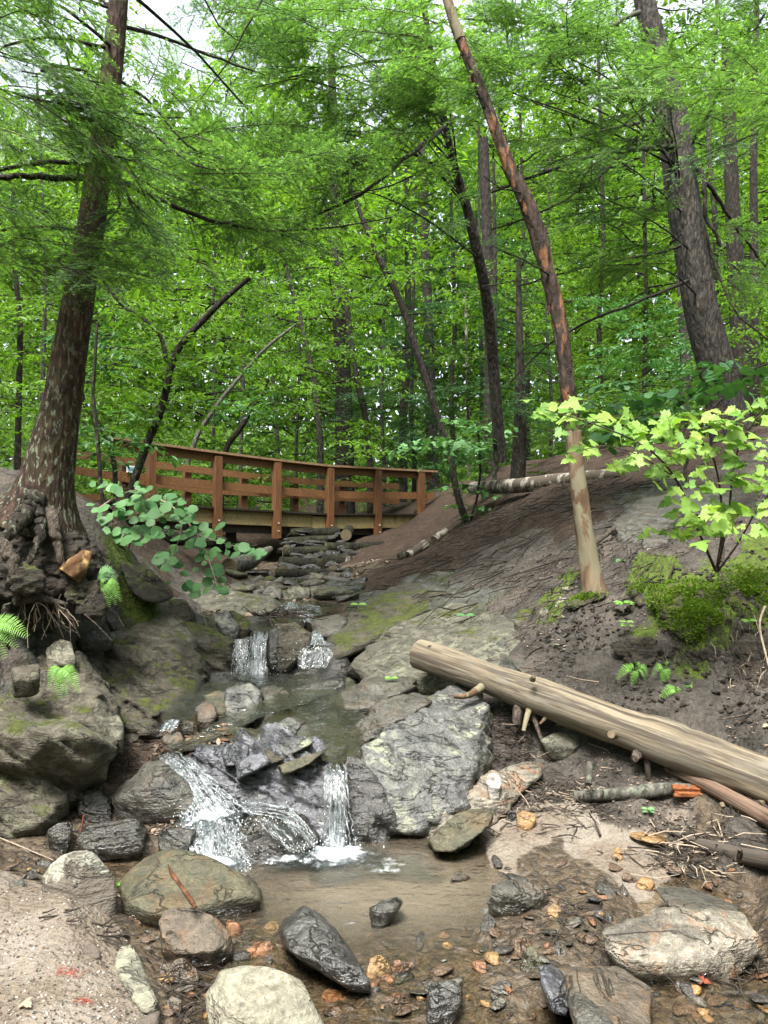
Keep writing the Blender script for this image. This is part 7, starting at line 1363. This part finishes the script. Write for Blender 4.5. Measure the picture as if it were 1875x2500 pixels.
p = P(670, 1508, 6.75); twigs('twig_debris', 'little jam of dark twigs above the upper waterfall', 60, p, (.12, .08, .03), (.08, .3), .005, ['twig', 'root'], ground=False)
twigs('surface_roots', 'thin roots and needles combed down the slope below the bridge end', 420, (1.6, 8.6, 0), (1.1, 1.6, .004), (.15, .6), .006, ['root', 'twig', 'soil'], (-.8, -.5, -.3), .25)
twigs('surface_roots', 'thin roots running down the mud left of the dead tree', 160, (1.7, 6.0, 0), (.5, .5, .004), (.1, .4), .004, ['root', 'twig'], (-.7, -.7, -.3), .3)
twigs('hanging_roots', 'fringe of hair roots hanging from the cut bank under the moss', 320, (2.05, 4.7, 0), (.30, .06, .02), (.05, .2), .0018, ['root', 'soil', 'twig'], (0, -.5, -1), .3)
twigs('hanging_roots', 'tangle of fine roots at the right edge of the cut bank', 260, (2.25, 4.45, 0), (.16, .12, .05), (.06, .25), .002, ['root', 'soil', 'twig_pale'], (0, -.4, -1), .4)
twigs('hanging_roots', 'pale root threads hanging in the hollow under the root mound', 60, P(110, 1500, 4.9), (.18, .1, .05), (.05, .25), .003, ['root', 'twig_pale', 'soil'], (.2, -.1, -1), .4, ground=False)
for (pts, r, m_, lb) in (([(0, 2046), (40, 2062), (130, 2100)], .0035, 'twig_pale', 'thin pale bent twig reaching to the white boulder'), ([(205, 1990), (196, 2040), (187, 2072)], .005, 'twig_red', 'reddish stick standing behind the white boulder'), ([(280, 2182), (320, 2203), (345, 2220), (358, 2245)], .003, 'twig_pale', 'thin whitish twig between the white boulder and the brown rock'),
                        ([(515, 2200), (525, 2225), (535, 2245)], .005, 'bark_pale', 'short grey stick upright by the right end of the olive rock'), ([(1466, 1690 + 350), (1452, 2005), (1438, 1985)], .006, 'twig', 'black stick lying down the sand strip'), ([(1060, 1740 + 10), (1120, 1760), (1290, 1790)], .0, '', '')):
    if not r: continue
    q = resample(np.array([P(u, v, min(hit(u, v, 2)[1], 3.9) - .03) for u, v in pts]), 12); mb = MB(); add_tube(mb, q, np.linspace(r, r * .6, 12), 6, jit=.15, seed=rnd.random() * 9); tag(mb.build('stick', M[m_]), lb, 'stick')
q = resample(np.array([P(410, 2110, 2.98), P(420, 2135, 2.95), P(450, 2175, 2.90), P(478, 2215, 2.82)]), 14); mb = MB(); add_tube(mb, q, [.002, .005, .007, .008, .008, .007, .007, .008, .009, .009, .009, .009, .008, .006], 9, jit=.25, seed=3); tag(mb.build('stick', bark_mat('stick_red', (.05, .022, .012), (.17, .075, .035))), 'reddish-brown broken stick lying down the front of the flat olive rock', 'stick')
q = resample(np.array([P(370, 1995, 3.6), P(262, 1915, 3.95), P(310, 1830, 4.3)]), 14); mb = MB(); add_tube(mb, q, np.linspace(.009, .006, 14), 7, jit=.2, seed=5); 
q = resample(np.array([P(1868, 1480, 4.5), P(1850, 1520, 4.45), P(1875, 1620, 4.3), P(1905, 1720, 4.2)]), 14); mb = MB(); add_tube(mb, q, np.linspace(.007, .005, 14), 7, jit=.1, seed=5); tag(mb.build('stick', M['twig_pale']), 'straight pale stick leaning on the bank at the right edge', 'stick')
q = resample(np.array([P(1440, 1862, 4.02), P(1438, 1890, 3.98), P(1437, 1915, 3.94)]), 8); mb = MB(); add_tube(mb, q, .018, 10, jit=.08, seed=5); tag(mb.build('stick', M['bark_pale']), 'stubby peg-like grey stick poking up from the mud below the log', 'stick')
# moss tufts
def moss_tufts(label, n, test, box, origin, s=(.012, .030)):
    y = np.exp(RS.uniform(math.log(box[2]), math.log(box[3]), n)); x = RS.uniform(box[0], box[1], n) * y; k = test(x, y); x, y = x[k], y[k]; n = len(x); z = hz(x, y)
    mb = MB(); lump = .03 * (fbm(np.stack([x * 9, y * 9, z * 0], -1), 2) + .5); put(mb, DIA, np.stack([x, y, z + lump * .7], -1), RS.randn(n, 3) + [0, -.4, .7], RS.randn(n, 3), RS.uniform(*s, n), np.clip(RS.rand(n) * .6 + .3 * fbm(np.stack([x * 6, y * 6, z], -1), 2) + .2, 0, 1)); return tag(mb.build('moss', M['mossleaf'], origin=origin, smooth=False), label, kind='stuff')
moss_tufts('thick bright moss on the bank around the maple sapling', 95000, lambda x, y: (wl(x, y)[:, 3] > .55) & (fbm(np.stack([x * 3.3, y * 3.3, 0 * x], -1), 3) > -.12), (.18, .56, 4.5, 6.4), (2, 5, .9))
moss_tufts('moss on the left bank below the bridge', 14000, lambda x, y: wl(x, y)[:, 3] > .5, (-.42, -.25, 5.6, 7.2), (-2, 6.3, 1.2), (.012, .035))
# red needles on the sand and small fallen leaves
for (u, v, sx, n, lb) in ((170, 2375, .022, 130, 'patch of orange-red paint specks on the sand, the larger one'), (205, 2445, .013, 80, 'smaller patch of orange-red specks near the bottom of the sand')):
    p = h(u, v); mb = MB()
    for k in range(n):
        a = p + np.array([RS.randn() * sx, RS.randn() * sx * .7, 0]); a[2] = float(hz(a[0], a[1])[0]) + .002; d = unit(np.array([RS.randn(), RS.randn(), 0])); l = RS.uniform(.004, .014); w_ = np.array([-d[1], d[0], 0]) * .0012; mb.add([a - w_, a + w_, a + d * l + [0, 0, .001]], [(0, 1, 2)])
    tag(mb.build('paint_mark', M['redspray']), lb, 'paint mark')
for k, (u, v, c, lb) in enumerate(((285, 2160, 'fern', 'small yellow-green leaf caught on the right side of the white boulder'), (60, 2450, 'litter', 'pale yellow leaf lying flat on the sand'), (1385, 1440, 'litter', 'tan fallen leaf left of the dead trunk foot'), (1700, 2395, 'redleaf', 'red fallen leaf under water below the quartz boulder'), (1860, 1775, 'litter', 'brown fallen leaf at the right edge of the bank'))):
    p = h(u, v); mb = MB(); put(mb, MPL[k % 3], (p + [0, -.01, .012])[None], np.array([[.6, -.5, .1]]), np.array([[0, -.4, 1.0]]), np.array([.045]), np.array([.6])); tag(mb.build('fallen_leaf', M[c]), lb, 'leaf')
tot = sum(len(m.polygons) for m in bpy.data.meshes); print('done', time.time() - T00, 'faces', tot, 'objects', len(bpy.data.objects))
